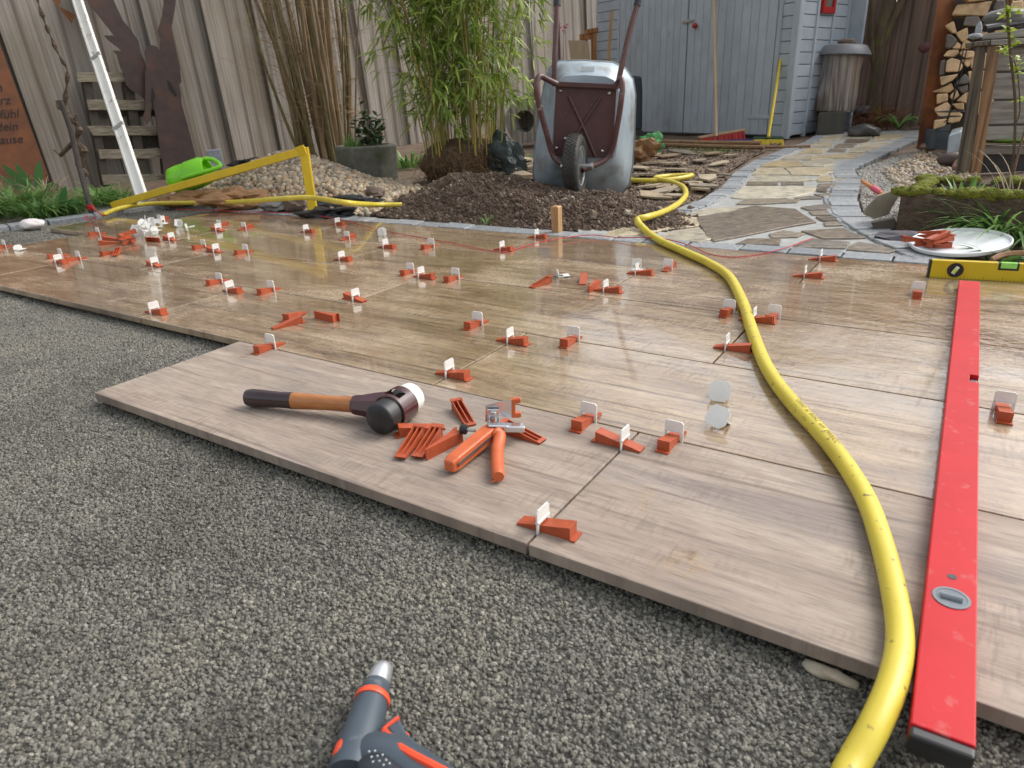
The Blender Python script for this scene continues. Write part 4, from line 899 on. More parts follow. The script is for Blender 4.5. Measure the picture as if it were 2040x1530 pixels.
seg(2, 3, [.0150, .0176]).obj('front_ring', GUN, noz, True, 50)
MB().tube([ax[3], ax[3].lerp(ax[4], .35), ax[4]], [.0178, .0196, .0190], 24).obj('orange_ring', OR2, noz, True, 50)
seg(4, 8, [.0178, .0200, .0215, .0225, .022]).obj('barrel', GUN, noz, True, 50)
hdl = spline([(0.0581, -0.3657, -0.006), (0.0823, -0.3595, -0.004), (0.1165, -0.3579, -0.004), (0.1568, -0.3588, -0.006), (0.2, -0.3632, -0.006)], 6)
MB().tube(hdl, [.018+.008*math.sin(min(1, i/9)*math.pi/2) for i in range(len(hdl))], 20, flat=.9).obj('handle', GUN, noz, True, 60)
# dark grip inlay with raised dots
inl = spline([(0.0787, -0.3797, 0.01), (0.0947, -0.3802, 0.013), (0.1157, -0.3825, 0.013), (0.1425, -0.3855, 0.012)], 5)
gi_ = MB().tube(inl, [.006+.011*math.sin(min(1, (i+1)/7)*math.pi/2) for i in range(len(inl))], 14, flat=.55).obj('grip_inlay', GUND, noz, True, 60)
mb = MB()
for (x, y) in ((735,1491), (747,1490), (727,1497), (740,1504), (752,1503), (760,1499), (728,1511), (743,1515), (755,1512), (768,1509), (762,1520), (735,1522), (772,1522)):
    pass
for q in [(0.0832, -0.3736, 0.0205), (0.0878, -0.3702, 0.0205), (0.0901, -0.3773, 0.0215), (0.0943, -0.3736, 0.0215), (0.0973, -0.37, 0.021), (0.0954, -0.3807, 0.022), (0.0999, -0.3768, 0.022), (0.1045, -0.3728, 0.022), (0.1064, -0.3782, 0.0225), (0.1098, -0.3739, 0.022)]: mb.rock(q, (.0012, .0012, .0012), 1, 1, .0)
mb.obj('grip_dots', mat('pale_dot', (.45, .48, .5), (.4, .43, .45), .5), noz)
st = spline([(0.0707, -0.3413, 0.008), (0.0969, -0.3509, 0.014), (0.1189, -0.3537, 0.018), (0.1424, -0.3525, 0.018), (0.1696, -0.3499, 0.016)], 6)
MB().tube(st, [.0035]*3+[.0042]*(len(st)-3), 8).obj('orange_stripe', OR2, noz, True)
mb = MB(); mb.extrude([(0.0637, -0.3358, -0.004), (0.0645, -0.3268, -0.004), (0.0681, -0.3161, -0.004), (0.0735, -0.3215, -0.004), (0.0909, -0.3305, -0.004), (0.1128, -0.3348, -0.004), (0.1395, -0.3367, -0.004), (0.1318, -0.3425, -0.004), (0.0956, -0.345, -0.004)], (0, 0, .012)); mb.obj('trigger_guard', GUN, noz, bevel=.003)
mb = MB(); mb.bar((0.0692, -0.3397, 0.004), (0.074, -0.322, 0.006), .0032, .011); mb.obj('guard_edge', OR2, noz, bevel=.001)
mb = MB(); mb.bar((0.0814, -0.3305, 0), (0.0931, -0.3317, 0), .007, .008); mb.obj('trigger', OR2, noz, bevel=.002)
mb = MB(); mb.rock((0.0502, -0.376, 0), (.012, .017, .012), 3, 3, .1, Matrix.Rotation(R(35), 3, 'Z')); mb.obj('flow_button', OR2, noz, True, None)

# ---- white lid with spare wedges
lc = V((0.4605, 2.2504, 0.0316)); lid = empty('bucket_lid', lc)
tag(lid, 'round white plastic lid holding a pile of orange wedges', 'lid')
Ml = Matrix.Translation(lc) @ Matrix.Rotation(R(-4), 4, 'Y') @ Matrix.Rotation(R(6), 4, 'X') @ Matrix.Scale(.93, 4)
MB().lathe([(.150, -.004), (.165, -.004), (.170, .002), (.170, .011), (.166, .0125), (.162, .010), (.160, .002), (.02, .001)], 56, Ml).obj('dish', mat('lid_white', (.80, .82, .84), (.77, .79, .81), .3, 10), lid, True, 50)
lidw = []
for i in range(11):
    a = random.uniform(0, 6.28); rr = random.uniform(0, .052)
    t = lc + Vector((-.068+math.cos(a)*rr*1.25, -.052+math.sin(a)*rr, 0))
    an = random.uniform(0, 6.28)
    lidw += [wedge_at(t-Vector((math.cos(an), math.sin(an), 0))*.04, t+Vector((math.cos(an), math.sin(an), 0))*.04, random.choice(['up', 'flip', 'side', 'flip']), .018+.0045*i, 'orange wedge in the pile on the round white lid', 'pile of orange wedges on the lid')]
rank(lidw, lambda o: -o.location.z, 'orange wedge on the white lid, %s from the top of its pile')

# ---- wooden stake and iron bar at the soil heap
PINE = wood('fresh_pine', (.52, .31, .14), (.36, .20, .085), (14, 14, 1.2), .6, .2, False, .05)
mb = MB(); a = V((-1.098, 2.0833, 0)); b = V((-1.1, 2.082, 0.1196)); mb.loft([[a+Vector((x*.018, y*.018, -.03)) for x, y in ((-1, -1), (1, -1), (1, 1), (-1, 1))], [b+Vector((x*.019, y*.019, -.004)) for x, y in ((-1, -1), (1, -1), (1, 1), (-1, 1))], [b+Vector((x*.015, y*.015, 0)) for x, y in ((-1, -1), (1, -1), (1, 1), (-1, 1))]])
tag(mb.obj('wooden_stake', PINE, bevel=.002), 'short square wooden stake driven in beside the granite edge', 'stake')
RUST = mat('rusty_iron', (.10, .040, .030), (.055, .028, .026), .65, 30, bmp=.3)
mb = MB(); mb.tube(spline([(-1.2147, 2.5396, 0.1132), (-1.2191, 2.5366, 0.0834), (-1.2118, 2.495, 0.0495), (-1.2286, 2.4878, 0.0145)], 5), .011, 8)
tag(mb.obj('iron_bar', RUST, smooth=True), 'bent rusty iron bar stuck in the soil below the wheel', 'iron bar')

# ================================================================ GARDEN BEHIND
CAMR, CAMT = Vector((.8296, .5583, 0)), Vector((.5583, -.8296, 0))       # right / towards the viewer, in plan
# ---- wheelbarrow tipped up on its nose
GALV = mat('galvanised_steel', (.40, .47, .52), (.27, .33, .38), .5, 7, 6, .3, .7, bmp=.06, bscale=30, metal=.25, stretch=(1, 1, .5), dirt=(.16, .145, .12), dscale=5.5, dpos=(.50, .72))
BROWNP = mat('brown_frame_paint', (.085, .032, .030), (.065, .026, .026), .42, 14, bmp=.15, dirt=(.30, .22, .19), dscale=70, dpos=(.70, .76))
wb = empty('wheelbarrow', (-1.4974, 3.0983, 0.0278)); tag(wb, 'galvanised wheelbarrow with brown frame tipped up on its nose', 'wheelbarrow')
rim = [(-1.6072, 3.0244, 0.7491), (-1.4837, 3.1075, 0.7453), (-1.3505, 3.1971, 0.7283), (-1.2962, 3.2337, 0.6948), (-1.2599, 3.2581, 0.6412), (-1.2463, 3.2673, 0.5567), (-1.247, 3.2668, 0.3684), (-1.2527, 3.263, 0.1733), (-1.268, 3.2527, 0.0649), (-1.307, 3.2264, 0.0086), (-1.485, 3.1067, -0.0111), (-1.685, 2.972, 0.0294), (-1.7263, 2.9442, 0.0783), (-1.7368, 2.9372, 0.1567), (-1.7199, 2.9485, 0.3386), (-1.6861, 2.9713, 0.5532), (-1.6674, 2.9839, 0.6571), (-1.6427, 3.0005, 0.7203)]
mid_ = [(-1.5401, 2.949, 0.727), (-1.4375, 3.0181, 0.7242), (-1.3256, 3.0934, 0.711), (-1.2748, 3.1276, 0.6757), (-1.2417, 3.1498, 0.6234), (-1.231, 3.157, 0.5459), (-1.2349, 3.1544, 0.3805), (-1.2413, 3.1501, 0.2069), (-1.2544, 3.1413, 0.1239), (-1.2853, 3.1205, 0.0805), (-1.4386, 3.0173, 0.0661), (-1.6038, 2.9061, 0.095), (-1.6419, 2.8805, 0.1338), (-1.6502, 2.8749, 0.193), (-1.6371, 2.8837, 0.3563), (-1.6098, 2.9021, 0.5424), (-1.5942, 2.9126, 0.6391), (-1.5725, 2.9272, 0.6986)]
base = [(-1.4835, 2.8786, 0.6693), (-1.396, 2.9375, 0.6697), (-1.3039, 2.9995, 0.6576), (-1.2677, 3.0238, 0.6384), (-1.2446, 3.0394, 0.5923), (-1.2368, 3.0447, 0.5238), (-1.2397, 3.0427, 0.4082), (-1.2475, 3.0375, 0.3034), (-1.2561, 3.0317, 0.245), (-1.2815, 3.0145, 0.2113), (-1.3968, 2.937, 0.2067), (-1.5189, 2.8548, 0.2241), (-1.5443, 2.8377, 0.2525), (-1.5504, 2.8336, 0.3063), (-1.5438, 2.8381, 0.4243), (-1.5305, 2.847, 0.5341), (-1.5204, 2.8538, 0.6016), (-1.5062, 2.8633, 0.6507)]
tray = MB().loft([rim, mid_, base], False, True).obj('tray', GALV, wb, True, 50)
so = tray.modifiers.new('sheet', 'SOLIDIFY'); so.thickness = .003
sb_ = tray.modifiers.new('round', 'BEVEL'); sb_.width = .012; sb_.segments = 3; sb_.limit_method = 'ANGLE'; sb_.angle_limit = R(40)
MB().tube(rim+rim[:1], .0085, 8).obj('rim', mat('rim_steel', (.22, .25, .27), (.13, .14, .15), .45, 20, metal=.5), wb, True)
MB().extrude([(-1.5229, 2.8424, 0.6219), (-1.2503, 3.0259, 0.5978), (-1.2643, 3.0165, 0.2383), (-1.5424, 2.8293, 0.2667)], CAMT*.008).obj('base_plate', BROWNP, wb, bevel=.002)
MB().tube([(-1.4582, 2.8691, 0.5689), (-1.3977, 2.9098, 0.418), (-1.3376, 2.9503, 0.2491)], .0085, 8).obj('cross_rib', BROWNP, wb, True)
MB().tube([(-1.3164, 2.9657, 0.5514), (-1.3982, 2.9107, 0.418), (-1.4493, 2.8763, 0.3267)], .0085, 8).obj('cross_rib', BROWNP, wb, True)
MB().bar((-1.5183, 2.813, 0.6345), (-1.2321, 3.0056, 0.6048), .03, .025).obj('cross_bar', BROWNP, wb, bevel=.003)
TB = mat('brown_tube', (.12, .055, .05), (.085, .036, .034), .35, 18, bmp=.1, dirt=(.32, .26, .23), dscale=30, dpos=(.64, .72))
for pts in ([(-1.5003, 2.8191, 0.6311), (-1.5343, 2.7721, 0.6577), (-1.5474, 2.7271, 0.6731), (-1.5529, 2.6993, 0.6543), (-1.5512, 2.6884, 0.6011), (-1.5461, 2.7159, 0.5016), (-1.5347, 2.7598, 0.3772), (-1.5229, 2.7798, 0.2975), (-1.4957, 2.786, 0.2496), (-1.4261, 2.7846, 0.2135)],
            [(-1.2456, 2.9905, 0.5982), (-1.2196, 2.9839, 0.6316), (-1.1938, 2.9651, 0.6403), (-1.1804, 2.95, 0.5986), (-1.1816, 2.9371, 0.5255), (-1.202, 2.9475, 0.4256), (-1.2338, 2.9623, 0.3092), (-1.2605, 2.9564, 0.2518), (-1.2884, 2.9135, 0.2237), (-1.3482, 2.813, 0.1933)]):
    MB().tube(spline(pts, 6), .0155, 10).obj('leg', TB, wb, True, 60)
for pts, gr in (([(-1.5163, 2.8144, 0.622), (-1.5145, 2.8216, 0.7488), (-1.5205, 2.8537, 0.893), (-1.5292, 2.884, 1.0121)], [(-1.5293, 2.884, 1.0074), (-1.5422, 2.9235, 1.1766)]),
                ([(-1.2365, 3.0027, 0.5976), (-1.2159, 3.0225, 0.7215), (-1.1981, 3.0707, 0.8768), (-1.1801, 3.119, 0.9993)], [(-1.182, 3.1177, 0.9901), (-1.1652, 3.1772, 1.1581)])):
    MB().tube(spline(pts, 5), .0145, 10).obj('handle', TB, wb, True, 60)
    MB().tube(gr, .019, 12).obj('grip', mat('grip_rubber', (.03, .034, .04), (.025, .028, .034), .6), wb, True, 60)
for x, y in ((1117,180), (1210,183), (1109,295), (1199,300), (1126,276), (1156,270)):
    pass
bolts = [(-1.4939, 2.8451, 0.5983), (-1.2778, 2.9905, 0.5745), (-1.5162, 2.8301, 0.3066), (-1.3075, 2.9705, 0.2795), (-1.4763, 2.8569, 0.3545), (-1.4094, 2.902, 0.3667)]
for q in bolts: MB().rock(q, (.009, .009, .009), 1, 2, .05).obj('bolt', STEEL, wb, True, None)
wc = V((-1.3753, 2.7827, 0.2171)); wax = (CAMR*.955+CAMT*.30).normalized()
Mw = axisM(wc, wax)
TYRE = mat('tyre_rubber', (.024, .022, .020), (.05, .045, .04), .7, 20, bmp=.3, bscale=60)
MB().lathe([(.095, -.030), (.125, -.042), (.150, -.040), (.162, -.030), (.166, -.012), (.166, .012), (.162, .030), (.150, .040), (.125, .042), (.095, .030)], 48, Mw).obj('tyre', TYRE, wb, True, 60)
tr_ = MB()
for k in range(44):
    a = 2*math.pi*k/44
    for j, zz in enumerate((-.022, -.0075, .0075, .022)):
        aa = a+(.07 if j % 2 else 0)
        Mk = Mw @ Matrix.Rotation(aa, 4, 'Z'); tr_.box((0, 0, 0), (.006, .016, .012)); 
        for i in range(8): tr_.v[-8+i] = tuple(Mk @ (V(tr_.v[-8+i])+Vector((.1655 if abs(zz) < .02 else .163, 0, zz))))
tr_.obj('tread', TYRE, wb)
MB().lathe([(.020, .024), (.05, .016), (.09, .022), (.100, .036), (.104, .036), (.104, .030)], 36, Mw).obj('wheel_rim', mat('wheel_grey', (.40, .42, .44), (.33, .35, .37), .4, 12, metal=.4), wb, True, 40)
MB().lathe([(.012, -.08), (.012, .085), (.018, .085), (.018, .098), (.01, .10)], 14, Mw).obj('axle', STEEL, wb, True, 40)
MB().extrude([(-1.4279, 2.9582, 0.7158), (-1.3693, 2.9977, 0.7104), (-1.3692, 2.9977, 0.6831), (-1.4302, 2.9567, 0.6888)], CAMT*.002).obj('sticker', mat('sticker', (.70, .74, .76), (.55, .60, .63), .4, 120), wb)

# ---- vegetation helpers
def ribbon(mb, pts, w0, prof=(.6, 1, .9, .6, .05), up=(0, 0, 1), fold=0):
    P = [V(q) for q in pts]; n = len(P); vs = []
    for i, q in enumerate(P):
        t = (P[min(i+1, n-1)]-P[max(i-1, 0)]).normalized(); s = t.cross(V(up))
        s = s.normalized() if s.length > 1e-4 else Vector((1, 0, 0))
        f = i/(n-1)*(len(prof)-1); k = min(int(f), len(prof)-2); w = w0*(prof[k]+(prof[k+1]-prof[k])*(f-k))
        if fold: vs += [q-s*w, q-Vector((0, 0, 1))*w*fold, q+s*w]
        else: vs += [q-s*w, q+s*w]
    m = 3 if fold else 2
    mb.add(vs, [(i*m+j, i*m+j+1, (i+1)*m+j+1, (i+1)*m+j) for i in range(n-1) for j in range(m-1)])
def clump(name, c, n, hmin, hmax, w, spread, droop, m, label, cat='plant', group=None, rad=.05, rnd=None, parent=None):
    rg = random.Random(str(c)+name); mb = MB(); c = V(c)
    for _ in range(n):
        a = rg.uniform(0, 6.283); r0 = rad*math.sqrt(rg.random()); L = rg.uniform(hmin, hmax); sp = spread*rg.uniform(.3, 1.1); dr = droop*rg.uniform(.5, 1.3)
        b = c+Vector((math.cos(a)*r0, math.sin(a)*r0, -.01)); a += rg.uniform(-.8, .8); pts = []
        for i in range(6):
            t = i/5; pts.append(b+Vector((math.cos(a)*sp*L*t*(.4+.6*t), math.sin(a)*sp*L*t*(.4+.6*t), L*t-dr*L*t*t)))
        ribbon(mb, pts, w*rg.uniform(.7, 1.2), (.8, 1, .95, .7, .04))
    o = mb.obj(name, m, parent, True, None)
    return tag(o, label, cat, group) if not parent else o
def leaf(mb, p, d, L, w, rg, bend=.25):
    d = V(d).normalized(); s = d.cross(Vector((0, 0, 1)));  s = s.normalized() if s.length > .05 else Vector((1, 0, 0))
    s = (s*math.cos(rg.uniform(-.9, .9)) + d.cross(s)*math.sin(rg.uniform(-.9, .9))).normalized(); nrm = s.cross(d)
    p = V(p); m1 = p+d*L*.35+nrm*L*.05; m2 = p+d*L*.7-Vector((0, 0, 1))*L*bend*.3; tip = p+d*L-Vector((0, 0, 1))*L*bend
    mb.add([p, m1-s*w/2, m2-s*w*.38, tip, m2+s*w*.38, m1+s*w/2], [(0, 1, 5), (1, 2, 4, 5), (2, 3, 4)])
GRASS1 = leafmat('deep_green_blade', (.05, .125, .028), (.17, .29, .08), .4)
GRASS2 = leafmat('fresh_green_blade', (.08, .20, .035), (.25, .38, .12), .38)
DRYG = leafmat('dry_stalk', (.28, .22, .14), (.46, .37, .26), .7)
BAMB = leafmat('bamboo_leaf', (.12, .22, .028), (.42, .50, .12), .42)
LAUR = leafmat('laurel_leaf', (.018, .045, .012), (.045, .09, .025), .35, trans=.15)
TULIP = leafmat('broad_leaf', (.05, .16, .04), (.10, .25, .08), .4, trans=.2)
LIME = leafmat('young_leaf', (.26, .36, .03), (.40, .48, .08), .45)

# ---- bamboo with its dug-up root ball
bb = V((-2.7368, 3.5826, 0.0429)); bam = empty('bamboo', bb); tag(bam, 'tall leafy green bamboo with exposed brown root ball', 'bamboo')
CULM = [mat('culm_yellow', (.36, .27, .045), (.25, .22, .05), .4, 12), mat('culm_green', (.19, .21, .04), (.13, .16, .035), .4, 12), mat('culm_straw', (.42, .31, .12), (.30, .22, .07), .45, 12)]
rg = random.Random(5); tops = []; lm = MB()
for k in range(62):
    u_, v_ = rg.uniform(-.30, .30), rg.uniform(-.22, .22)
    b = bb+CAMR*u_+CAMT*v_+Vector((0, 0, .16)); H = rg.uniform(1.5, 3.2); ox = u_*1.7+rg.gauss(-.06, .34); oy = v_*1.0+rg.gauss(0, .2)
    pts = [b+CAMR*ox*(t**1.6)+CAMT*oy*(t**1.6)+Vector((0, 0, H*t-.10*H*t*t)) for t in (0, .17, .34, .5, .67, .84, 1)]
    r0 = rg.uniform(.0035, .0075); MB().tube(pts, [r0*(1-.7*i/6) for i in range(7)], 6).obj('culm', CULM[k % 3], bam, True)
    for j in range(44):
        t = rg.uniform(.10, 1)
        if rg.random() > .30+.9*t: continue
        i = min(5, int(t*6)); q = pts[i].lerp(pts[i+1], t*6-i); az = rg.uniform(0, 6.28); ln = rg.uniform(.03, .26)
        tw = q+Vector((math.cos(az)*ln, math.sin(az)*ln, rg.uniform(-.05, .12)))
        if ln > .1: lm.tube([q, (q+tw)/2+Vector((0, 0, .02)), tw], .0012, 3, False)
        for _ in range(rg.randint(3, 6)):
            a2 = az+rg.uniform(-1.2, 1.2); leaf(lm, tw.lerp(q, rg.uniform(0, .3)), (math.cos(a2), math.sin(a2), rg.uniform(-1.1, .35)), rg.uniform(.075, .155), rg.uniform(.010, .019), rg, rg.uniform(.05, .45))
tag(lm.obj('foliage', BAMB, bam), kind='stuff')
ROOT = mat('root_ball', (.06, .034, .018), (.15, .09, .045), .95, 26, 8, bmp=1, bscale=60, bdist=.03)
rb = MB(); rb.rock(bb+Vector((0, 0, .09)), (.31, .22, .20), 4, 4, .22, Matrix.Rotation(R(35), 3, 'Z')); rbo = rb.obj('root_ball', ROOT, bam, True, None)
rb = MB()
for k in range(420):
    a = rg.uniform(0, 6.28); h = rg.uniform(-.06, .22); d_ = Vector((math.cos(a), math.sin(a), 0)); q = bb+d_*rg.uniform(.18, .30)+Vector((0, 0, h))
    rb.tube([q, q+d_*rg.uniform(.02, .06)+Vector((rg.uniform(-.04, .04), rg.uniform(-.04, .04), rg.uniform(-.05, .03))), q+d_*.05+Vector((rg.uniform(-.06, .06), rg.uniform(-.06, .06), -rg.uniform(.03, .10)))], .0014, 3, False)
tag(rb.obj('roots', mat('root_fibre', (.20, .125, .06), (.12, .07, .035), .9), bam), kind='stuff')

# ---- hazel: a sheaf of brown stems
hz = V((-4.6824, 4.0589, 0.0576)); haz = empty('hazel_shrub', hz); tag(haz, 'bare brown multi stemmed hazel shrub in front of the fence', 'shrub')
BARK = [mat('hazel_bark', (.25, .17, .085), (.15, .105, .056), .75, 25, bmp=.5, stretch=(1, 1, .3)), mat('mossy_bark', (.17, .135, .05), (.10, .08, .04), .8, 20, bmp=.5)]
rg = random.Random(9); tm = MB()
for k in range(46):
    u_, v_ = rg.uniform(-.25, .28), rg.uniform(-.2, .2)
    b = hz+CAMR*u_+CAMT*v_; H = rg.uniform(2.0, 3.2); ox = u_*1.3+rg.gauss(-.05, .16); oy = v_*1.2+rg.gauss(0, .15); wob = rg.uniform(-.05, .05)
    pts = [b+CAMR*(ox*t+wob*math.sin(t*5))+CAMT*oy*t+Vector((0, 0, H*t)) for t in (0, .15, .3, .45, .6, .8, 1)]
    r0 = rg.uniform(.008, .026); MB().tube(pts, [r0*(1-.6*i/6) for i in range(7)], 7).obj('stem', BARK[k % 3 == 0], haz, True)
    for j in range(9):
        t = rg.uniform(.12, .9); i = min(5, int(t*6)); q = pts[i].lerp(pts[i+1], t*6-i); az = rg.uniform(0, 6.28); ln = rg.uniform(.12, .45); P = [q]
        d_ = Vector((math.cos(az), math.sin(az), rg.uniform(-.1, .8)))
        for s_ in range(4): d_ = d_+Vector((rg.gauss(0, .35), rg.gauss(0, .35), rg.gauss(0, .3))); P.append(P[-1]+d_.normalized()*ln/4)
        tm.tube(P, [.0026, .002, .0017, .0014, .001], 4, False)
        q2 = P[2]; tm.tube([q2, q2+Vector((rg.gauss(0, .07), rg.gauss(0, .07), rg.uniform(-.02, .09)))], .0012, 3, False)
tag(tm.obj('twigs', mat('twig', (.34, .23, .125), (.24, .155, .08), .8), haz), kind='stuff')

# ---- objects along the fence
ALU = mat('white_screed_bar', (.84, .83, .78), (.80, .78, .72), .45, 10, dirt=(.40, .38, .33), dscale=14, dpos=(.60, .72))
pa = V((-4.487, 2.0972, 0)); pb = V((-6.0236, 2.8109, 1.5172)); pe = pa+(pb-pa)*1.45
mb = MB(); mb.bar(pa, pe, .085, .022, CAMT); sb2 = mb.obj('screed_bar', ALU, bevel=.004)
tag(sb2, 'long white screed bar leaning against the fence', 'screed bar')
mb = MB(); dd = (pe-pa).normalized(); px_ = dd.cross(CAMT).normalized(); pn = px_.cross(dd); pn = pn if pn.dot(CAMT) > 0 else -pn
for s_ in (-1, 1): mb.bar(pa+pn*.014+px_*.034*s_, pe+pn*.014+px_*.034*s_, .012, .008, pn)
mb.obj('edge_ridge', ALU, sb2)
mb = MB()
for t in (.22, .45, .68, .9): q = pa+(pe-pa)*t; mb.bar(q+pn*.0135, q+pn*.0135+dd*.03, .10, .012, pn)
mb.obj('sleeve', mat('sleeve_grey', (.42, .43, .42), (.36, .37, .36), .4, metal=.3), sb2)
pa_ = empty('pallet', (-6.0628, 2.7843, 0.0181)); tag(pa_, 'weathered wooden pallet propped upright against the fence', 'pallet')
PALW = mat('pallet_wood', (.30, .265, .20), (.15, .125, .09), .85, 5, 8, stretch=(8, .9, 16), bmp=.4, var=.15, rnd=False, dirt=(.10, .085, .05), dscale=6, dpos=(.55, .75))
def fpl(pts): return pts
FNV = Vector((.9701, -.2425, 0))
for q in ([(-6.0513, 2.6587, 0.9199), (-5.8885, 3.3098, 0.9201), (-5.8933, 3.2909, 0.8359), (-6.053, 2.652, 0.8471)], [(-6.0455, 2.682, 0.7106), (-5.9087, 3.2293, 0.6799), (-5.9131, 3.2115, 0.6009), (-6.0463, 2.6786, 0.6255)], [(-6.0585, 2.6302, 0.5014), (-5.914, 3.2078, 0.4666), (-5.9184, 3.1903, 0.3887), (-6.0501, 2.6637, 0.4196)], [(-6.048, 2.6718, 0.3044), (-5.9184, 3.1905, 0.2689), (-5.923, 3.1721, 0.1869), (-6.0492, 2.6672, 0.2256)], [(-6.0547, 2.6451, 0.0943), (-5.9206, 3.1816, 0.0449), (-5.9253, 3.163, -0.0389), (-6.0554, 2.6424, 0.0066)]):
    MB().extrude(q, FNV*.02).obj('slat', PALW, pa_, bevel=.003)
for q in ([(-6.1186, 2.7193, 0.9233), (-6.1011, 2.7895, 0.9223), (-6.1182, 2.7209, -0.0116), (-6.1335, 2.6597, -0.0045)], [(-6.0406, 3.0315, 0.919), (-6.0218, 3.1066, 0.918), (-6.0417, 3.0269, -0.047), (-6.0613, 2.9485, -0.0379)], [(-5.9768, 3.2865, 0.9156), (-5.9603, 3.3525, 0.9147), (-5.9878, 3.2424, -0.072), (-6.0083, 3.1605, -0.0625)]):
    MB().extrude(q, FNV*.078).obj('stringer', mat('dark_damp_wood', (.05, .042, .034), (.08, .066, .05), .85, 20, bmp=.4), pa_, bevel=.003)
for q in ([(-6.1298, 2.716, 0.7023), (-5.9858, 3.2919, 0.6806), (-5.9933, 3.2617, 0.5468), (-6.1316, 2.7085, 0.5754)], [(-6.1291, 2.7185, 0.4192), (-5.9958, 3.2519, 0.3826), (-6.0019, 3.2273, 0.2729), (-6.1295, 2.7172, 0.3138)]):
    MB().extrude(q, FNV*.012).obj('back_slat', MATS['dark_damp_wood'], pa_)
# rusty figure
RUSTP = mat('rusted_sheet', (.075, .047, .042), (.055, .037, .035), .7, 14, 8, bmp=.25, dirt=(.11, .055, .04), dscale=6, dpos=(.5, .75))
ang = empty('angel_figure', (-5.6723, 3.2107, 0.0313)); tag(ang, 'flat rusty sheet metal angel with raised wings at the fence', 'garden figure')
MB().extrude([(-5.8386, 3.221, 1.1227), (-5.8286, 3.261, 1.1306), (-5.8182, 3.3026, 1.1159), (-5.8151, 3.3152, 1.0568), (-5.8187, 3.3007, 0.9806), (-5.8071, 3.347, 0.9353), (-5.7954, 3.3939, 0.8763), (-5.7903, 3.4144, 0.7971), (-5.7901, 3.4148, 0.7241), (-5.7938, 3.4002, 0.6443), (-5.7915, 3.4095, 0.5219), (-5.7895, 3.4174, 0.3837), (-5.7869, 3.4277, 0.1859), (-5.7942, 3.3987, 0.1172), (-5.8241, 3.2791, 0.1002), (-5.8426, 3.2051, 0.0792), (-5.8618, 3.1284, -0.0189), (-5.8678, 3.1044, -0.0162), (-5.8625, 3.1255, 0.1152), (-5.8615, 3.1295, 0.2534), (-5.8578, 3.1443, 0.4021), (-5.8543, 3.1581, 0.522), (-5.8537, 3.1607, 0.6146), (-5.8542, 3.1587, 0.6803), (-5.8609, 3.1319, 0.6027), (-5.8663, 3.1102, 0.5246), (-5.8751, 3.075, 0.4841), (-5.8791, 3.059, 0.5274), (-5.8812, 3.0507, 0.5476), (-5.8724, 3.0858, 0.6049), (-5.8686, 3.101, 0.6824), (-5.8627, 3.1245, 0.785), (-5.8553, 3.1541, 0.9247), (-5.8478, 3.1843, 0.9623), (-5.8468, 3.1881, 1.0064), (-5.8467, 3.1886, 1.0752)], FNV*.006).obj('body', RUSTP, ang)
MB().extrude([(-5.8939, 3.1234, 0.6826), (-5.9053, 3.0781, 0.7361), (-5.9189, 3.0236, 0.7737), (-5.9258, 2.9959, 0.8151), (-5.9237, 3.0042, 0.9031), (-5.9286, 2.9847, 0.9507), (-5.9297, 2.9802, 1.0495), (-5.9357, 2.9563, 1.0861), (-5.9184, 3.0255, 1.0864), (-5.9405, 2.9372, 1.1705), (-5.9451, 2.9186, 1.2013), (-5.9266, 2.9927, 1.2026), (-5.9429, 2.9274, 1.3247), (-5.9595, 2.8612, 1.4408), (-5.9652, 2.8383, 1.5308), (-5.9715, 2.8129, 1.608), (-5.9235, 3.0052, 1.654), (-5.9172, 3.0304, 1.518), (-5.911, 3.0549, 1.4726), (-5.9021, 3.0905, 1.3202), (-5.8911, 3.1348, 1.249), (-5.8806, 3.1766, 1.1616), (-5.8824, 3.1696, 1.0772), (-5.8773, 3.1899, 0.9893), (-5.8768, 3.192, 0.9258)], FNV*.006).obj('wing', RUSTP, ang)
MB().extrude([(-5.8067, 3.4723, 1.5406), (-5.7936, 3.5245, 1.6883), (-5.7639, 3.6434, 1.6961), (-5.782, 3.5711, 1.5456), (-5.7922, 3.5305, 1.4206), (-5.8077, 3.4681, 1.2689), (-5.8076, 3.4687, 1.0783), (-5.8072, 3.4702, 0.9618), (-5.8103, 3.4579, 0.8305), (-5.8195, 3.4209, 0.7982), (-5.8328, 3.3679, 0.9237), (-5.8442, 3.3223, 0.9565), (-5.8455, 3.3171, 1.0498), (-5.835, 3.3591, 1.179), (-5.838, 3.3472, 1.2413), (-5.8212, 3.4141, 1.3669)], FNV*.006).obj('wing', RUSTP, ang)
MB().extrude([(-5.8075, 3.3164, 0.8448), (-5.8029, 3.3348, 0.8379), (-5.7924, 3.377, 0.725), (-5.7958, 3.3633, 0.7056), (-5.8043, 3.3293, 0.7529)], FNV*.001).obj('arm_gap', BLACK, ang)
MB().extrude([(-5.8413, 3.1812, 0.7961), (-5.8385, 3.1924, 0.731), (-5.8432, 3.1739, 0.6664), (-5.8509, 3.1429, 0.6676)], FNV*.001).obj('arm_gap', BLACK, ang)
mb = MB(); mb.extrude([(-6.0891, 2.6314, 1.4825), (-6.0684, 2.7142, 1.4865), (-6.0769, 2.68, 1.417), (-6.052, 2.7798, 1.3577), (-6.0625, 2.7375, 1.2925), (-6.0749, 2.6879, 1.3831)], FNV*.004); tag(mb.obj('metal_leaf', mat('rust_orange', (.20, .075, .022), (.14, .05, .018), .7, 20)), 'small rust orange metal ornament hanging on the fence', 'ornament')
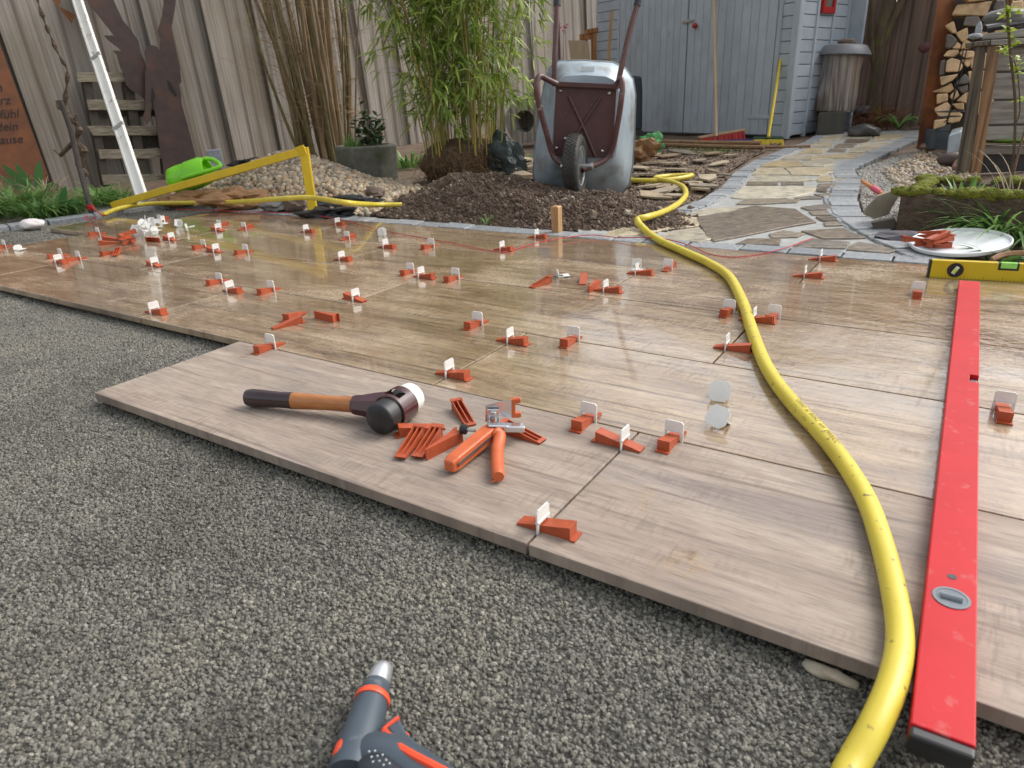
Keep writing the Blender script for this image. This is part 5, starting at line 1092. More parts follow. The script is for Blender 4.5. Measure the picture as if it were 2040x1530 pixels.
# rusty sign with lettering
SIGN = mat('corten_steel', (.20, .07, .026), (.13, .048, .022), .65, 9, 8, bmp=.2, dirt=(.11, .045, .022), dscale=3.5, dpos=(.45, .7))
sg = MB().extrude([(-6.086, 1.6541, 1.7053), (-5.959, 2.1622, 1.7492), (-5.9717, 2.1113, 1.1105), (-5.9568, 2.171, 0.161), (-5.9577, 2.1675, 0.105), (-6.1708, 1.315, 0.1483)], FNV*.012).obj('metal_sign', SIGN); tag(sg, 'rust brown steel sign with cut lettering at the left fence', 'sign')
sgt = empty  # lettering below
rightv = Vector((.2425, .9701, 0))
for txt, q in (('n', [(-5.9748, 2.0373, 0.7852)]), ('Herz', [(-5.9684, 2.0629, 0.6937)]), ('Gefühl', [(-5.9609, 2.0925, 0.5944)]), ('st dein', [(-5.9683, 2.0629, 0.5027)]), ('Zuhause', [(-5.9669, 2.0689, 0.4078)])):
    cu = bpy.data.curves.new('lettering', 'FONT'); cu.body = txt; cu.size = .088; cu.align_x = 'RIGHT'; cu.shear = .25; cu.extrude = .0005
    o = bpy.data.objects.new('lettering', cu); o.location = V(q[0])
    o.matrix_world = Matrix(((rightv.x, 0, FNV.x, q[0][0]), (rightv.y, 0, FNV.y, q[0][1]), (0, 1, 0, q[0][2]), (0, 0, 0, 1)))
    COL.objects.link(o); bpy.context.view_layer.update(); me = bpy.data.meshes.new_from_object(o); mwd = o.matrix_world.copy(); bpy.data.objects.remove(o)
    me.transform(mwd); me.materials.append(BLACK); o = bpy.data.objects.new('lettering', me); link(o, sg)
# vine on a dark stake
DARKST = mat('dark_stake', (.045, .036, .032), (.07, .055, .048), .8, 20, bmp=.4)
mb = MB(); mb.tube([(-4.3263, 1.6449, 0), (-4.4376, 1.6993, 0.2563), (-4.4855, 1.7331, 0.516), (-4.4983, 1.7245, 0.6813)], [.018, .018, .017, .015], 8); st_ = mb.obj('vine_stake', DARKST, smooth=True); tag(st_, 'dark leaning stake with red string tied at its foot', 'stake')
vine = MB(); vine.tube(spline([(-5.0228, 2.0061, 0.1716), (-5.0347, 1.9981, 0.25), (-4.9922, 2.0267, 0.3521), (-5.0236, 2.0056, 0.4225), (-4.9822, 2.0334, 0.4951), (-5.0167, 2.0102, 0.5741), (-5.034, 1.9986, 0.6249), (-4.9964, 2.0238, 0.7539), (-4.9596, 2.0486, 0.8803), (-4.9822, 2.0334, 0.976), (-5.0024, 2.0198, 1.1008), (-5.013, 2.0126, 1.1925), (-5.0188, 2.0088, 1.3123), (-5.0025, 2.0197, 1.4286)], 4), [.034-.024*min(1, i/30)+.007*math.sin(i*1.7) for i in range(53)], 8)
for a_, b_, c_ in (((-5.0236, 2.0056, 0.4225), (-5.1378, 1.9287, 0.3253), (-5.1633, 1.9115, 0.3682)), ((-5.034, 1.9986, 0.6249), (-5.0649, 1.9777, 0.643), (-5.0673, 1.9761, 0.6925)), ((-4.9822, 2.0334, 0.4951), (-4.9874, 2.0299, 0.5726), (-4.9731, 2.0395, 0.5951))):
    vine.tube([a_, b_, c_], [.018, .014, .008], 6)
tag(vine.obj('grape_vine', mat('vine_bark', (.13, .085, .055), (.06, .042, .032), .9, 22, bmp=1, bdist=.02), smooth=True), 'gnarled brown vine trunk climbing the left fence', 'vine')
mb = MB()
for k in range(5):
    c = V((-4.3263, 1.6449, 0))+Vector((0, 0, .02+k*.006)); mb.tube([c+Vector((math.cos(a)*.021, math.sin(a)*.021, a*.001)) for a in [i*.52 for i in range(13)]], .003, 5)
mb.tube([V((-4.3263, 1.6449, 0))+Vector((.02, 0, .035)), (-3.9434, 1.5185, 0.02), (-4.0501, 1.6263, 0.01)], .004, 5)
mb.tube(spline([(-3.9722, 1.4459, 0.03), (-3.9862, 1.4294, 0.02), (-3.9404, 1.4328, 0.01), (-3.8748, 1.4399, 0.03)], 4), .003, 5)
tag(mb.obj('tied_string', LINE, smooth=True), 'red string wound round the foot of the dark stake', 'string')
# plants in the left corner
for i, (q, n, h0, h1, w, sp, dr, m, lb) in enumerate([
        ((-4.9575, 1.4258, 0), 200, .16, .36, .007, 1.0, .75, GRASS1, 'dark green arching grass clump at the left picture edge'),
        ((-4.5042, 1.4253, 0), 180, .14, .30, .006, 1.0, .8, GRASS1, 'dark green grass clump behind the white cloth'),
        ((-5.9493, 1.8785, 0), 160, .18, .38, .004, .8, .5, DRYG, 'dry beige grass tuft below the rusty sign'),
        ((-5.4294, 1.8839, 0), 90, .15, .32, .004, .9, .55, DRYG, 'dry beige stalks mixed into the left flower bed'),
        ((-4.7786, 1.94, 0), 150, .16, .30, .006, 1.1, .8, GRASS2, 'bright green grass clump right of the dark stake'),
        ((-4.7007, 1.726, 0), 70, .12, .24, .006, 1.0, .8, GRASS2, 'small fresh green tuft left of the dark stake'),
        ((-4.7807, 1.1783, 0), 160, .16, .34, .007, 1.0, .7, GRASS1, 'grass clump cut off by the left picture edge'),
        ((-5.1106, 1.6026, 0), 170, .16, .34, .007, 1.0, .75, GRASS2, 'bright green grass clump between the tulips'),
        ((-4.509, 1.5667, 0), 120, .12, .26, .006, 1.0, .8, GRASS1, 'dark grass clump beside the drooping tulip leaves'),
        ((-4.8373, 2.1011, 0), 90, .12, .22, .005, 1.0, .8, GRASS2, 'small green tuft at the foot of the screed bar')]):
    clump('grass_clump', q, n, h0, h1, w, sp, dr, m, lb, 'grass', rad=.10)
def broad(name, c, dirs, L, w, label):
    mb = MB(); c = V(c)
    for (dx, dz, k) in dirs:
        pts = [c+CAMR*dx*L*k*t+CAMT*.15*L*t+Vector((0, 0, dz*L*k*t-(.55*L*t*t if dz < .8 else .1*L*t*t))) for t in (0, .2, .4, .6, .8, 1)]
        ribbon(mb, pts, w*k, (.35, .8, 1, .85, .08), CAMT, .0)
    tag(mb.obj(name, TULIP, smooth=True, angle=None), label, 'plant')
broad('tulip', (-5.716, 1.9418, 0), [(-.55, 1, 1), (-.2, 1.0, 1), (.4, .95, 1.1), (.75, .7, 1.1), (.9, .35, 1), (-.8, .8, .9)], .30, .034, 'broad green tulip leaves in front of the rusty sign')
broad('tulip', (-4.5488, 1.5542, 0), [(.8, .75, 1.0), (.2, .5, .8), (-.6, .5, .8), (.5, .9, .9)], .24, .03, 'broad drooping tulip leaves in front of the dark stake')
mb = MB(); mb.rock((-4.1426, 1.2047, 0.01), (.075, .05, .03), 2, 3, .3, Matrix.Rotation(R(20), 3, 'Z')); tag(mb.obj('white_cloth', mat('pale_cloth', (.74, .68, .66), (.66, .58, .56), .8, 15, bmp=.4), smooth=True, angle=None), 'crumpled pale white cloth at the left granite edge', 'cloth')

# ---- yellow builder's square
YW = mat('yellow_painted_wood', (.72, .50, .02), (.64, .43, .015), .45, 9, 6, bmp=.1, dirt=(.75, .62, .25), dscale=12, dpos=(.62, .75))
fa, fb, fc = V((-4.2945, 1.7783, 0.03)), V((-2.7593, 2.1228, 0.3493)), V((-2.751, 2.1141, -0.005))
yf = empty('timber_square', fc); tag(yf, 'yellow painted timber frame standing over the pebble heap', 'timber square')
MB().bar(fa, fb, .04, .043).obj('long_bar', YW, yf, bevel=.003)
MB().bar(fb+Vector((0, 0, .018)), fc, .05, .028, CAMT).obj('leg', YW, yf, bevel=.003)
MB().bar(fb+Vector((-.05, 0, -.005))+CAMT*.03, fb+Vector((.02, .0, .01))+CAMT*.03, .05, .004, CAMT).obj('joint_plate', YW, yf)

# ---- green watering can lying on its side
GRN = mat('lime_plastic', (.20, .60, .015), (.17, .54, .012), .35, 8)
wca, wcb = V((-4.0778, 2.1189, 0.1462)), V((-3.8674, 2.2296, 0.2164)); wdir = (wcb-wca).normalized()
can = empty('watering_can', (wca+wcb)/2-Vector((0, 0, .1))); tag(can, 'lime green plastic watering can lying behind the yellow bar', 'watering can')
Mc = axisM(wca, wdir); cl = (wcb-wca).length
MB().lathe([(.07, -.02), (.092, 0), (.095, .05), (.090, cl*.45), (.095, cl*.5), (.092, cl*.9), (.078, cl+.01), (.060, cl+.012), (.058, cl-.02)], 32, Mc).obj('body', GRN, can, True, 50)
MB().tube(spline([wcb+Vector((0, 0, .07)), wcb+CAMR*.06+Vector((0, 0, .06)), wcb+CAMR*.12+CAMT*.08+Vector((0, 0, .02)), wcb-CAMR*.05+CAMT*.10-Vector((0, 0, .02)), wca.lerp(wcb, .4)+CAMT*.09], 5), .014, 8).obj('handle', GRN, can, True)
MB().tube([wca.lerp(wcb, .15)+Vector((0, 0, -.05)), wca.lerp(wcb, .8)+CAMR*.18+Vector((0, 0, -.02)), wcb+CAMR*.26+Vector((0, 0, .0))], [.03, .02, .028], 10).obj('spout', GRN, can, True)
# paper sacks, foil, stones, small block
KRAFT = mat('kraft_paper', (.30, .165, .075), (.22, .115, .05), .75, 8, bmp=.5)
def crumple(name, c, size, seed, m, label, cat, rotz=0, rough=.5, sub=4, sharp=True):
    mb = MB(); mb.rock(c, size, seed, sub, rough, Matrix.Rotation(R(rotz), 3, 'Z'))
    o = mb.obj(name, m, smooth=not sharp, angle=None)
    if sharp:
        tx = o.modifiers.new('sheet_folds', 'DECIMATE'); tx.ratio = .5
    return tag(o, label, cat)
crumple('paper_sack', (-3.883, 2.1489, 0.03), (.26, .10, .06), 3, KRAFT, 'torn brown paper sack under the green watering can', 'paper sack', 20, .7)
crumple('paper_sack', (-3.4207, 2.0882, 0.05), (.20, .12, .07), 7, KRAFT, 'crumpled brown paper sack at the left foot of the pebbles', 'paper sack', 35, .7)
FOIL = mat('black_foil', (.012, .013, .015), (.02, .021, .024), .3, 10, bmp=.5, bscale=14, bdist=.03)
crumple('pond_liner', (-2.6341, 2.3126, 0.0435), (.18, .05, .03), 5, FOIL, 'black pond liner edge peeking out of the pebbles', 'liner', 25, .8)
crumple('pond_liner', (-2.5538, 2.052, 0.02), (.16, .06, .035), 6, FOIL, 'scrap of black liner at the foot of the yellow leg', 'liner', 15, .8)
crumple('pond_liner', (-5.0557, 3.723, 0.0772), (.42, .12, .08), 8, FOIL, 'dark liner bulging behind the pebble heap', 'liner', 40, .6)
crumple('foil_sheet', (-2.4249, 3.6627, 0.1353), (.14, .11, .19), 11, mat('dark_green_foil', (.016, .026, .026), (.026, .038, .038), .5, 10, bmp=.5, bscale=16, bdist=.03), 'crumpled dark foil beside the bamboo root ball', 'foil', 10, .6)
for q, s_, sd2, lb in (((-2.9246, 2.1307, 0.04), (.085, .06, .05), 2, 'reddish brown stone at the foot of the pebble heap'), ((-3.0627, 2.0776, 0.03), (.10, .06, .035), 4, 'grey stone left of the reddish stone in the pebbles'), ((-2.6212, 2.4971, 0.0692), (.07, .05, .035), 9, 'brown stone on the right flank of the pebbles')):
    mb = MB(); mb.rock(q, s_, sd2, 3, .45); tag(mb.obj('stone', mat('field_stone%d' % (sd2 % 3), (.13, .085, .06) if sd2 % 3 != 1 else (.17, .165, .155), (.09, .062, .045) if sd2 % 3 != 1 else (.11, .105, .1), .55, 14, bmp=.5), smooth=True, angle=35), lb, 'stone')
mb = MB(); mb.rock((-4.9311, 3.9225, 0.1134), (.14, .11, .10), 12, 2, .3, Matrix.Rotation(R(25), 3, 'Z')); tag(mb.obj('log_block', wood('cut_log', (.20, .145, .10), (.08, .055, .04), (9, 9, 1), .85, .5)), 'short sawn log block behind the pebble heap', 'log')
mb = MB(); q = V((-5.2136, 3.2161, 0.0315)); mb.extrude_away([(-5.2553, 3.1881, 0.2548), (-5.1435, 3.2633, 0.2656), (-5.1438, 3.2631, 0.1135), (-5.2457, 3.1945, 0.1019)], .06); tag(mb.obj('grey_bag', mat('pale_grey_bag', (.42, .44, .47), (.26, .28, .31), .6, 12, bmp=.3), bevel=.01), 'small pale grey bag standing at the fence', 'bag')

# ---- concrete planter
pc = V((-3.5892, 3.4565, 0.039)); pln = empty('concrete_planter', pc); tag(pln, 'octagonal mossy concrete planter beside the bamboo', 'planter')
CONC = mat('old_concrete', (.15, .145, .115), (.095, .098, .075), .85, 18, 8, bmp=.7, bscale=70, dirt=(.06, .07, .035), dscale=5, dpos=(.5, .7))
ro, ri, ht = .245, .195, .24
n = 8; ring = lambda r, z, o=.39: [pc+Vector((math.cos(2*math.pi*k/n+o)*r, math.sin(2*math.pi*k/n+o)*r, z)) for k in range(n)]
MB().loft([ring(ro, -.03), ring(ro+.01, ht-.02), ring(ro+.005, ht), ring(ri, ht), ring(ri, ht-.04)]).obj('tub', CONC, pln, bevel=.012)
lau = empty('laurel', pc+Vector((0, 0, ht-.04))); tag(lau, 'small dark laurel bush growing in the concrete planter', 'bush')
rg = random.Random(3); lm = MB(); sm_ = MB()
for k in range(13):
    b = pc+CAMR*rg.uniform(-.02, .14)+CAMT*rg.uniform(-.05, .05)+Vector((0, 0, ht-.04)); H = rg.uniform(.14, .38); tip = b+CAMR*rg.uniform(-.09, .11)+CAMT*rg.uniform(-.1, .1)+Vector((0, 0, H)); sm_.tube([b, tip], .003, 4)
    for j in range(20):
        t = rg.uniform(.15, 1); q = b.lerp(tip, t); az = rg.uniform(0, 6.28); leaf(lm, q, (math.cos(az), math.sin(az), rg.uniform(.1, 1)), rg.uniform(.045, .075), .024, rg, .1)
lm.obj('foliage', LAUR, lau); sm_.obj('stems', BARK[0], lau)
clump('grass_clump', pc-CAMR*.10+Vector((0, 0, ht-.03)), 90, .08, .17, .003, .35, .2, GRASS2, 'fine green chives in the left half of the planter', 'grass', rad=.07)
clump('grass_clump', (-3.6846, 4.0899, 0.0586), 60, .10, .26, .010, 1.0, .6, GRASS2, 'loose green weeds between planter and bamboo', 'grass', rad=.12)
# hollow log behind the bamboo
hl_ = V((-3.4404, 5.6145, 0.1058)); q0 = V((-3.4506, 5.6076, 0.3367)); HLOG = wood('hollow_log', (.34, .31, .27), (.11, .095, .08), (6, 6, 1), .85, .5)
Mg = axisM(q0, (CAMT*.9+CAMR*-.35+Vector((0, 0, .0))))
mb = MB(); nn = 26; prof = [(.10, -.30), (.195, -.30), (.205, 0), (.208, .02), (.105, .022), (.095, -.2)]
mb.lathe(prof, nn, Mg); mb.v = [tuple(V(q)*1.0+Vector((.012*noise.noise(V(q)*9), .012*noise.noise(V(q)*9+Vector((5, 0, 0))), .016*noise.noise(V(q)*7)))) for q in mb.v]
tag(mb.obj('hollow_log', HLOG, smooth=True, angle=40), 'grey hollow log section lying behind the bamboo', 'log')

# ---- slate offcuts
rg = random.Random(21)
SL = []
for k in range(6):
    n = rg.randint(5, 7); mb = MB(); P = [(math.cos(2*math.pi*i/n+rg.uniform(-.3, .3))*rg.uniform(.7, 1.1)*.10, math.sin(2*math.pi*i/n+rg.uniform(-.3, .3))*rg.uniform(.6, 1.0)*.055, 0) for i in range(n)]
    mb.extrude(P, (0, 0, rg.uniform(.012, .022))); SL.append(mb.mesh('slate_piece', SLATE))
def slates(pts, lb, grp, zs=0):
    for (q, z, s_) in pts: tag(inst(rg.choice(SL), 'slate_piece', (q[0], q[1], q[2]+z), (rg.uniform(-.12, .12), rg.uniform(-.12, .12), rg.uniform(0, 6.28)), scale=(s_, s_, .7)), lb, 'slate', grp)
slates([(q, .004, rg.uniform(.6, 1.5)) for q in [(-1.3124, 4.9672, 0.0858), (-1.1578, 4.8504, 0.0822), (-1.2899, 4.5489, 0.0728), (-1.4169, 4.3717, 0.0673), (-1.589, 4.4107, 0.0685), (-1.0931, 4.4027, 0.0683), (-1.575, 4.1432, 0.0602), (-0.9001, 3.8977, 0.0526), (-0.9465, 3.7414, 0.0478), (-0.9779, 3.5544, 0.042), (-0.8967, 3.4542, 0.0389), (-0.9885, 3.3267, 0.0349), (-1.1911, 3.3618, 0.036), (-1.0355, 3.2109, 0.0313), (-0.9185, 3.1005, 0.0279), (-1.0408, 3.074, 0.0271), (-0.8365, 3.321, 0.0348), (-1.4196, 3.823, 0.0503), (-1.3901, 4.0154, 0.0563), (-1.0044, 4.0181, 0.0564), (-1.6311, 4.8244, 0.0814), (-1.5908, 5.0542, 0.0885), (-1.803, 4.8797, 0.0831), (-1.2695, 4.0792, 0.0583), (-1.3473, 3.5721, 0.0425), (-1.1009, 3.4165, 0.0377)]], 'flat brown slate offcut lying on the stony soil', 'slate offcuts by the path')
slates([(q, z, rg.uniform(1.1, 1.6)) for q, z in (((-2.3393, 3.8166, 0.0501), .0), ((-2.3328, 3.7919, 0.0493), .025), ((-2.3023, 3.7707, 0.0487), .05), ((-2.3556, 3.8144, 0.05), .072), ((-2.2711, 3.6515, 0.045), .0), ((-2.2868, 3.6492, 0.0449), .022), ((-2.3232, 3.8187, 0.0502), .095), ((-2.1559, 3.5739, 0.0426), .0), ((-2.1355, 3.5539, 0.042), .022))], 'brown slate slab in the stack left of the wheelbarrow', 'slate stack by the wheelbarrow')
rank([o for o in COL.objects if o.get('group') == 'slate stack by the wheelbarrow'], lambda o: o.location.z, 'brown slate slab in the stack left of the wheelbarrow, %s from bottom')
rank([o for o in COL.objects if o.get('group') == 'slate offcuts by the path'], lambda o: o.location.dot(CAMR), 'flat brown slate offcut on the stony soil, %s from left')

# ---- brooms and poles at the shed
PINEH = mat('pale_handle', (.58, .40, .235), (.50, .335, .19), .5, 8, stretch=(1, 1, .3))
rb_ = empty('red_broom', (-1.6957, 6.2229, 0.1247)); tag(rb_, 'broom with red bristles and pale handle leaning on the shed door', 'broom')
ba, bt = V((-1.5688, 5.8449, 0.163)), SO+sx*.95+sn*.03+UPZ*1.32
bdir = (bt-ba).normalized(); MB().tube([ba, ba+bdir*1.55], .0135, 8).obj('handle', PINEH, rb_, True)
h0, h1 = V((-1.7316, 5.848, 0.1553)), V((-1.4004, 6.1432, 0.2026))
MB().bar(h0, h1, .05, .018).obj('head', PINEH, rb_, bevel=.003)
BR = mat('red_bristle', (.50, .018, .015), (.40, .012, .012), .5, 60)
bm_ = MB(); hd_ = (h1-h0)
for i in range(34):
    for j in (-1, 0, 1):
        q = h0+hd_*(.03+.94*i/33)+CAMT*.015*j-Vector((0, 0, .008)); bm_.tube([q, q+CAMT*(.02+.012*j)+CAMR*rg.uniform(-.005, .015)-Vector((0, 0, .075))], [.007, .006], 4)
bm_.obj('bristles', BR, rb_)
yb = empty('yellow_broom', (-1.144, 5.9773, 0.1171)); tag(yb, 'yellow broom with telescopic handle leaning on the shed corner', 'broom')
ya0, yt = V((-1.0916, 5.7669, 0.1606)), V((-1.2227, 6.5703, 1.1536))
ydir = (yt-ya0); YP = mat('yellow_handle', (.68, .52, .02), (.62, .46, .015), .4, 6)
MB().tube([ya0, ya0+ydir*.66], .013, 10).obj('handle', YP, yb, True); MB().tube([ya0+ydir*.66, ya0+ydir*.9], .0115, 10).obj('handle_upper', YP, yb, True)
MB().tube([ya0+ydir*.88, ya0+ydir*.96], .013, 10).obj('collar', mat('broom_white', (.7, .72, .72), (.64, .66, .66), .4), yb, True)
MB().tube([ya0+ydir*.955, ya0+ydir*1.0], [.014, .010], 10).obj('end_cap', BLACK, yb, True)
y0, y1 = V((-1.2077, 5.7285, 0.1559)), V((-0.9941, 5.8723, 0.1445)); MB().bar(y0, y1, .04, .018).obj('head', mat('green_block', (.03, .09, .05), (.025, .075, .04), .5), yb, bevel=.003)
bm_ = MB()
for i in range(26):
    for j in (-1, 1): q = y0+(y1-y0)*(.03+.94*i/25)+CAMT*.012*j-Vector((0, 0, .008)); bm_.tube([q, q+CAMT*(.015+.01*j)+CAMR*rg.uniform(-.012, .012)-Vector((0, 0, .06))], [.007, .006], 4)
bm_.obj('bristles', mat('yellow_bristle', (.66, .50, .03), (.58, .42, .02), .5, 60), yb)
HW = wood('tool_handle', (.30, .175, .085), (.18, .10, .05), (8, 8, 8), .6, .2, False, .1)
for pts, r_, lb in ((((-2.1143, 5.689, 0.1382), (-1.5755, 5.4988, 0.1373), (-1.0852, 5.4932, 0.1321)), .017, 'upper brown tool handle lying in front of the shed'), (((-1.9856, 5.4925, 0.1221), (-1.433, 5.3341, 0.1172), (-0.9965, 5.2628, 0.1149)), .017, 'lower brown tool handle lying in front of the shed'), (((-1.0233, 5.3698, 0.1103), (-0.8359, 5.3695, 0.1103), (-0.6836, 5.4378, 0.1124)), .011, 'thin dark rod continuing the lower tool handle')):
    tag(MB().tube(pts, r_, 8).obj('tool_handle', HW, smooth=True), lb, 'tool handle')
tag(MB().bar((-1.5409, 5.6645, 0.1374), (-1.1697, 5.5716, 0.1545), .02, .012).obj('blue_slat', mat('blue_plastic', (.03, .05, .22), (.025, .04, .18), .5)), 'narrow blue strip under the red broom', 'strip')
crumple('crumpled_sack', (-1.786, 4.6308, 0.1354), (.13, .09, .10), 13, KRAFT, 'crumpled brown sack right of the wheelbarrow', 'paper sack', 0, .8)
crumple('green_bag', (-1.8526, 5.0254, 0.1576), (.09, .06, .08), 14, mat('green_film', (.05, .24, .06), (.12, .35, .12), .3, 12), 'crumpled translucent green plastic bag by the shed', 'plastic bag', 0, .8)
mb = MB(); mb.extrude_away([(-2.2417, 5.5619, 0.2308), (-2.1963, 5.5925, 0.2544), (-2.1408, 5.6299, 0.1819), (-2.1856, 5.5997, 0.1318)], .01); tag(mb.obj('shovel_blade', mat('dark_blade', (.05, .045, .04), (.03, .028, .026), .5, metal=.5)), 'dark shovel blade beside the wheelbarrow', 'shovel')
mb = MB(); mb.extrude_away([(-2.6004, 6.2419, 0.7179), (-2.5047, 6.3063, 0.7038), (-2.4931, 6.3141, 0.5746), (-2.488, 6.3175, 0.2057), (-2.5773, 6.2574, 0.1911)], .25); tag(mb.obj('rain_barrel', mat('dark_blue_plastic', (.022, .030, .045), (.018, .024, .036), .45), bevel=.02, segs=3), 'dark blue plastic bin between wheelbarrow and shed', 'bin')
# timber left of the shed
ORW = wood('orange_larch', (.44, .19, .055), (.30, .115, .035), (7, 7, .7), .6, .25, True, .05)
cp = empty('larch_stand', (-3.3919, 7.0544, 0.1505)); tag(cp, 'orange larch timber stand left of the shed', 'timber stand')
for q in ([(-3.5641, 7.3001, 1.2278), (-3.4968, 7.3454, 1.2555), (-3.4945, 7.347, 0.7582), (-3.5586, 7.3039, 0.7615)], [(-3.675, 7.2255, 1.2023), (-3.5641, 7.3001, 1.2071), (-3.564, 7.3002, 1.1446), (-3.6753, 7.2253, 1.1398)]): MB().extrude(q, -CAMT*.05).obj('post', ORW, cp, bevel=.003)
MB().extrude_away([(-3.6223, 7.2369, 1.2401), (-3.4879, 7.3273, 1.2643), (-3.4781, 7.3339, 1.2225), (-3.6128, 7.2433, 1.1983)], .2).obj('cap', ORW, cp)
mb = MB(); mb.extrude_away([(-3.6558, 6.9103, 1.1284), (-3.4683, 7.0365, 1.1088), (-3.4301, 7.0621, 0.756), (-3.6212, 6.9336, 0.7554)], .02); tag(mb.obj('plywood_board', mat('plywood', (.50, .36, .23), (.42, .30, .18), .6, 9, stretch=(4, 4, .5))), 'pale plywood board leaning left of the shed', 'board')
mb = MB(); mb.bar((-3.0683, 6.7244, 0.8771), (-3.0422, 6.742, 1.3522), .03, .02, CAMT); tag(mb.obj('leaning_batten', PINE), 'thin pale batten leaning on the left shed front', 'batten')
mb = MB(); rg = random.Random(8)
for k in range(26): q = V((-3.7417, 6.9529, 1.2579))+Vector((rg.gauss(0, .03), rg.gauss(0, .03), rg.gauss(0, .02))); leaf(mb, q, (rg.uniform(-1, 1), rg.uniform(-1, 1), rg.uniform(0, 1)), .035, .028, rg)
for k in range(5): q = V((-3.7417, 6.9529, 1.2579)); mb.tube([q+Vector((rg.gauss(0, .03), rg.gauss(0, .03), -.6)), q], .002, 4)
tag(mb.obj('pink_flower', leafmat('pink_petal', (.50, .12, .20), (.62, .22, .32))), 'small pink blossom head left of the shed', 'flower')

# ---- log hive with round lid, on a block
GREYW = wood('silver_trunk', (.42, .39, .365), (.12, .105, .098), (7, 7, .45), .85, .12, True, 0, (.30, .185, .095))
hv = V((-0.7308, 6.737, 0.1406)); hive = empty('log_hive', hv); tag(hive, 'grey hollow trunk with round lid and stone at the shed', 'log hive')
P_ = lambda x, y: V(0)
b0, t0 = V((-0.759, 6.718, 0.318)), V((-0.7322, 6.736, 0.8064)); ax_ = (t0-b0)
Mv = axisM(b0, ax_, (1, 0, 0)); hl = ax_.length
vs = MB().lathe([(.175, 0), (.185, .02), (.178, hl*.3), (.170, hl*.7), (.172, hl*.98), (.15, hl)], 28, Mv)
vs.v = [tuple(V(q)+Vector((noise.noise(V(q)*6), noise.noise(V(q)*6+Vector((3, 0, 0))), 0))*.014) for q in vs.v]
vs.obj('trunk', GREYW, hive, True, 50)
MB().lathe([(.215, -.022), (.228, -.014), (.222, .0), (.185, .055), (.16, .068), (.02, .070)], 36, axisM(t0, ax_, (1, 0, 0))).obj('lid', mat('grey_lid', (.20, .205, .22), (.16, .165, .18), .5, 8, dirt=(.25, .22, .19), dscale=8, dpos=(.55, .75)), hive, True, 50)
mb = MB(); mb.rock(t0+ax_.normalized()*.09, (.075, .05, .032), 4, 3, .3); tag(mb.obj('stone', mat('lid_stone', (.20, .135, .10), (.15, .105, .08), .6, 20), smooth=True, angle=None), 'brown stone weighing down the round grey lid', 'stone')
mb = MB(); mb.extrude_away([(-0.8302, 6.4207, 0.3193), (-0.6232, 6.56, 0.3211), (-0.6222, 6.5606, 0.1245), (-0.8293, 6.4212, 0.1356)], .28); tag(mb.obj('timber_block', mat('dark_block', (.085, .08, .066), (.055, .052, .044), .85, 12, bmp=.5, stretch=(1, 1, .2)), bevel=.008), 'dark timber block under the grey trunk', 'block')
for q, s_, k, lb in (((-0.4139, 6.2709, 0.1662), (.13, .08, .055), 5, 'dark wet boulder beside the timber block'), ((-0.5809, 7.1367, 0.2964), (.10, .08, .06), 6, 'mossy round stone behind the dark boulder')):
    mb = MB(); mb.rock(q, s_, k, 3, .3); tag(mb.obj('boulder', mat('wet_boulder', (.055, .052, .055), (.085, .078, .072), .4, 9, bmp=.3), smooth=True, angle=None), lb, 'boulder')
mb = MB(); rg = random.Random(31)
for k in range(240):
    q = V((-0.3955, 7.0316, 0.2167))+CAMR*rg.gauss(0, .10)+CAMT*rg.gauss(0, .08)+Vector((0, 0, rg.gauss(0, .05))); d_ = Vector((rg.gauss(0, 1), rg.gauss(0, 1), rg.gauss(0, .5))).normalized()*.09
    mb.tube([q, q+d_+Vector((0, 0, .02)), q+d_*1.9], .0022, 3, False)
tag(mb.obj('fern_litter', mat('russet_fern', (.20, .075, .028), (.12, .05, .022), .85, 30)), 'dead russet fern fronds heaped behind the path', 'dead fern')
broadl = MB()
for k in range(22):
    a = rg.uniform(0, 6.28); c = V((-0.2075, 6.8597, 0.1444)); L = rg.uniform(.22, .42); pts = [c+Vector((math.cos(a)*L*.8*t, math.sin(a)*L*.8*t, L*t-.75*L*t*t)) for t in (0, .2, .4, .6, .8, 1)]; ribbon(broadl, pts, .013, (.8, 1, .9, .7, .05))
tag(broadl.obj('strap_plant', GRASS2, smooth=True, angle=None), 'bright green strap leaved plant beside the path end', 'plant')
crumple('plastic_bottle', (-0.1525, 7.7703, 0.409), (.10, .06, .05), 15, mat('pale_blue_film', (.45, .60, .72), (.60, .72, .78), .25, 10), 'pale blue plastic packaging behind the strap plant', 'packaging', 0, .6)
mb = MB(); mb.extrude_away([(-0.6918, 7.4012, 0.3352), (-0.0998, 7.7996, 0.3415), (-0.0691, 7.8203, 0.1469), (-0.6694, 7.4163, 0.1549)], .06); tag(mb.obj('bed_board', FENCEB), 'brown board edging the bed behind the path', 'board')

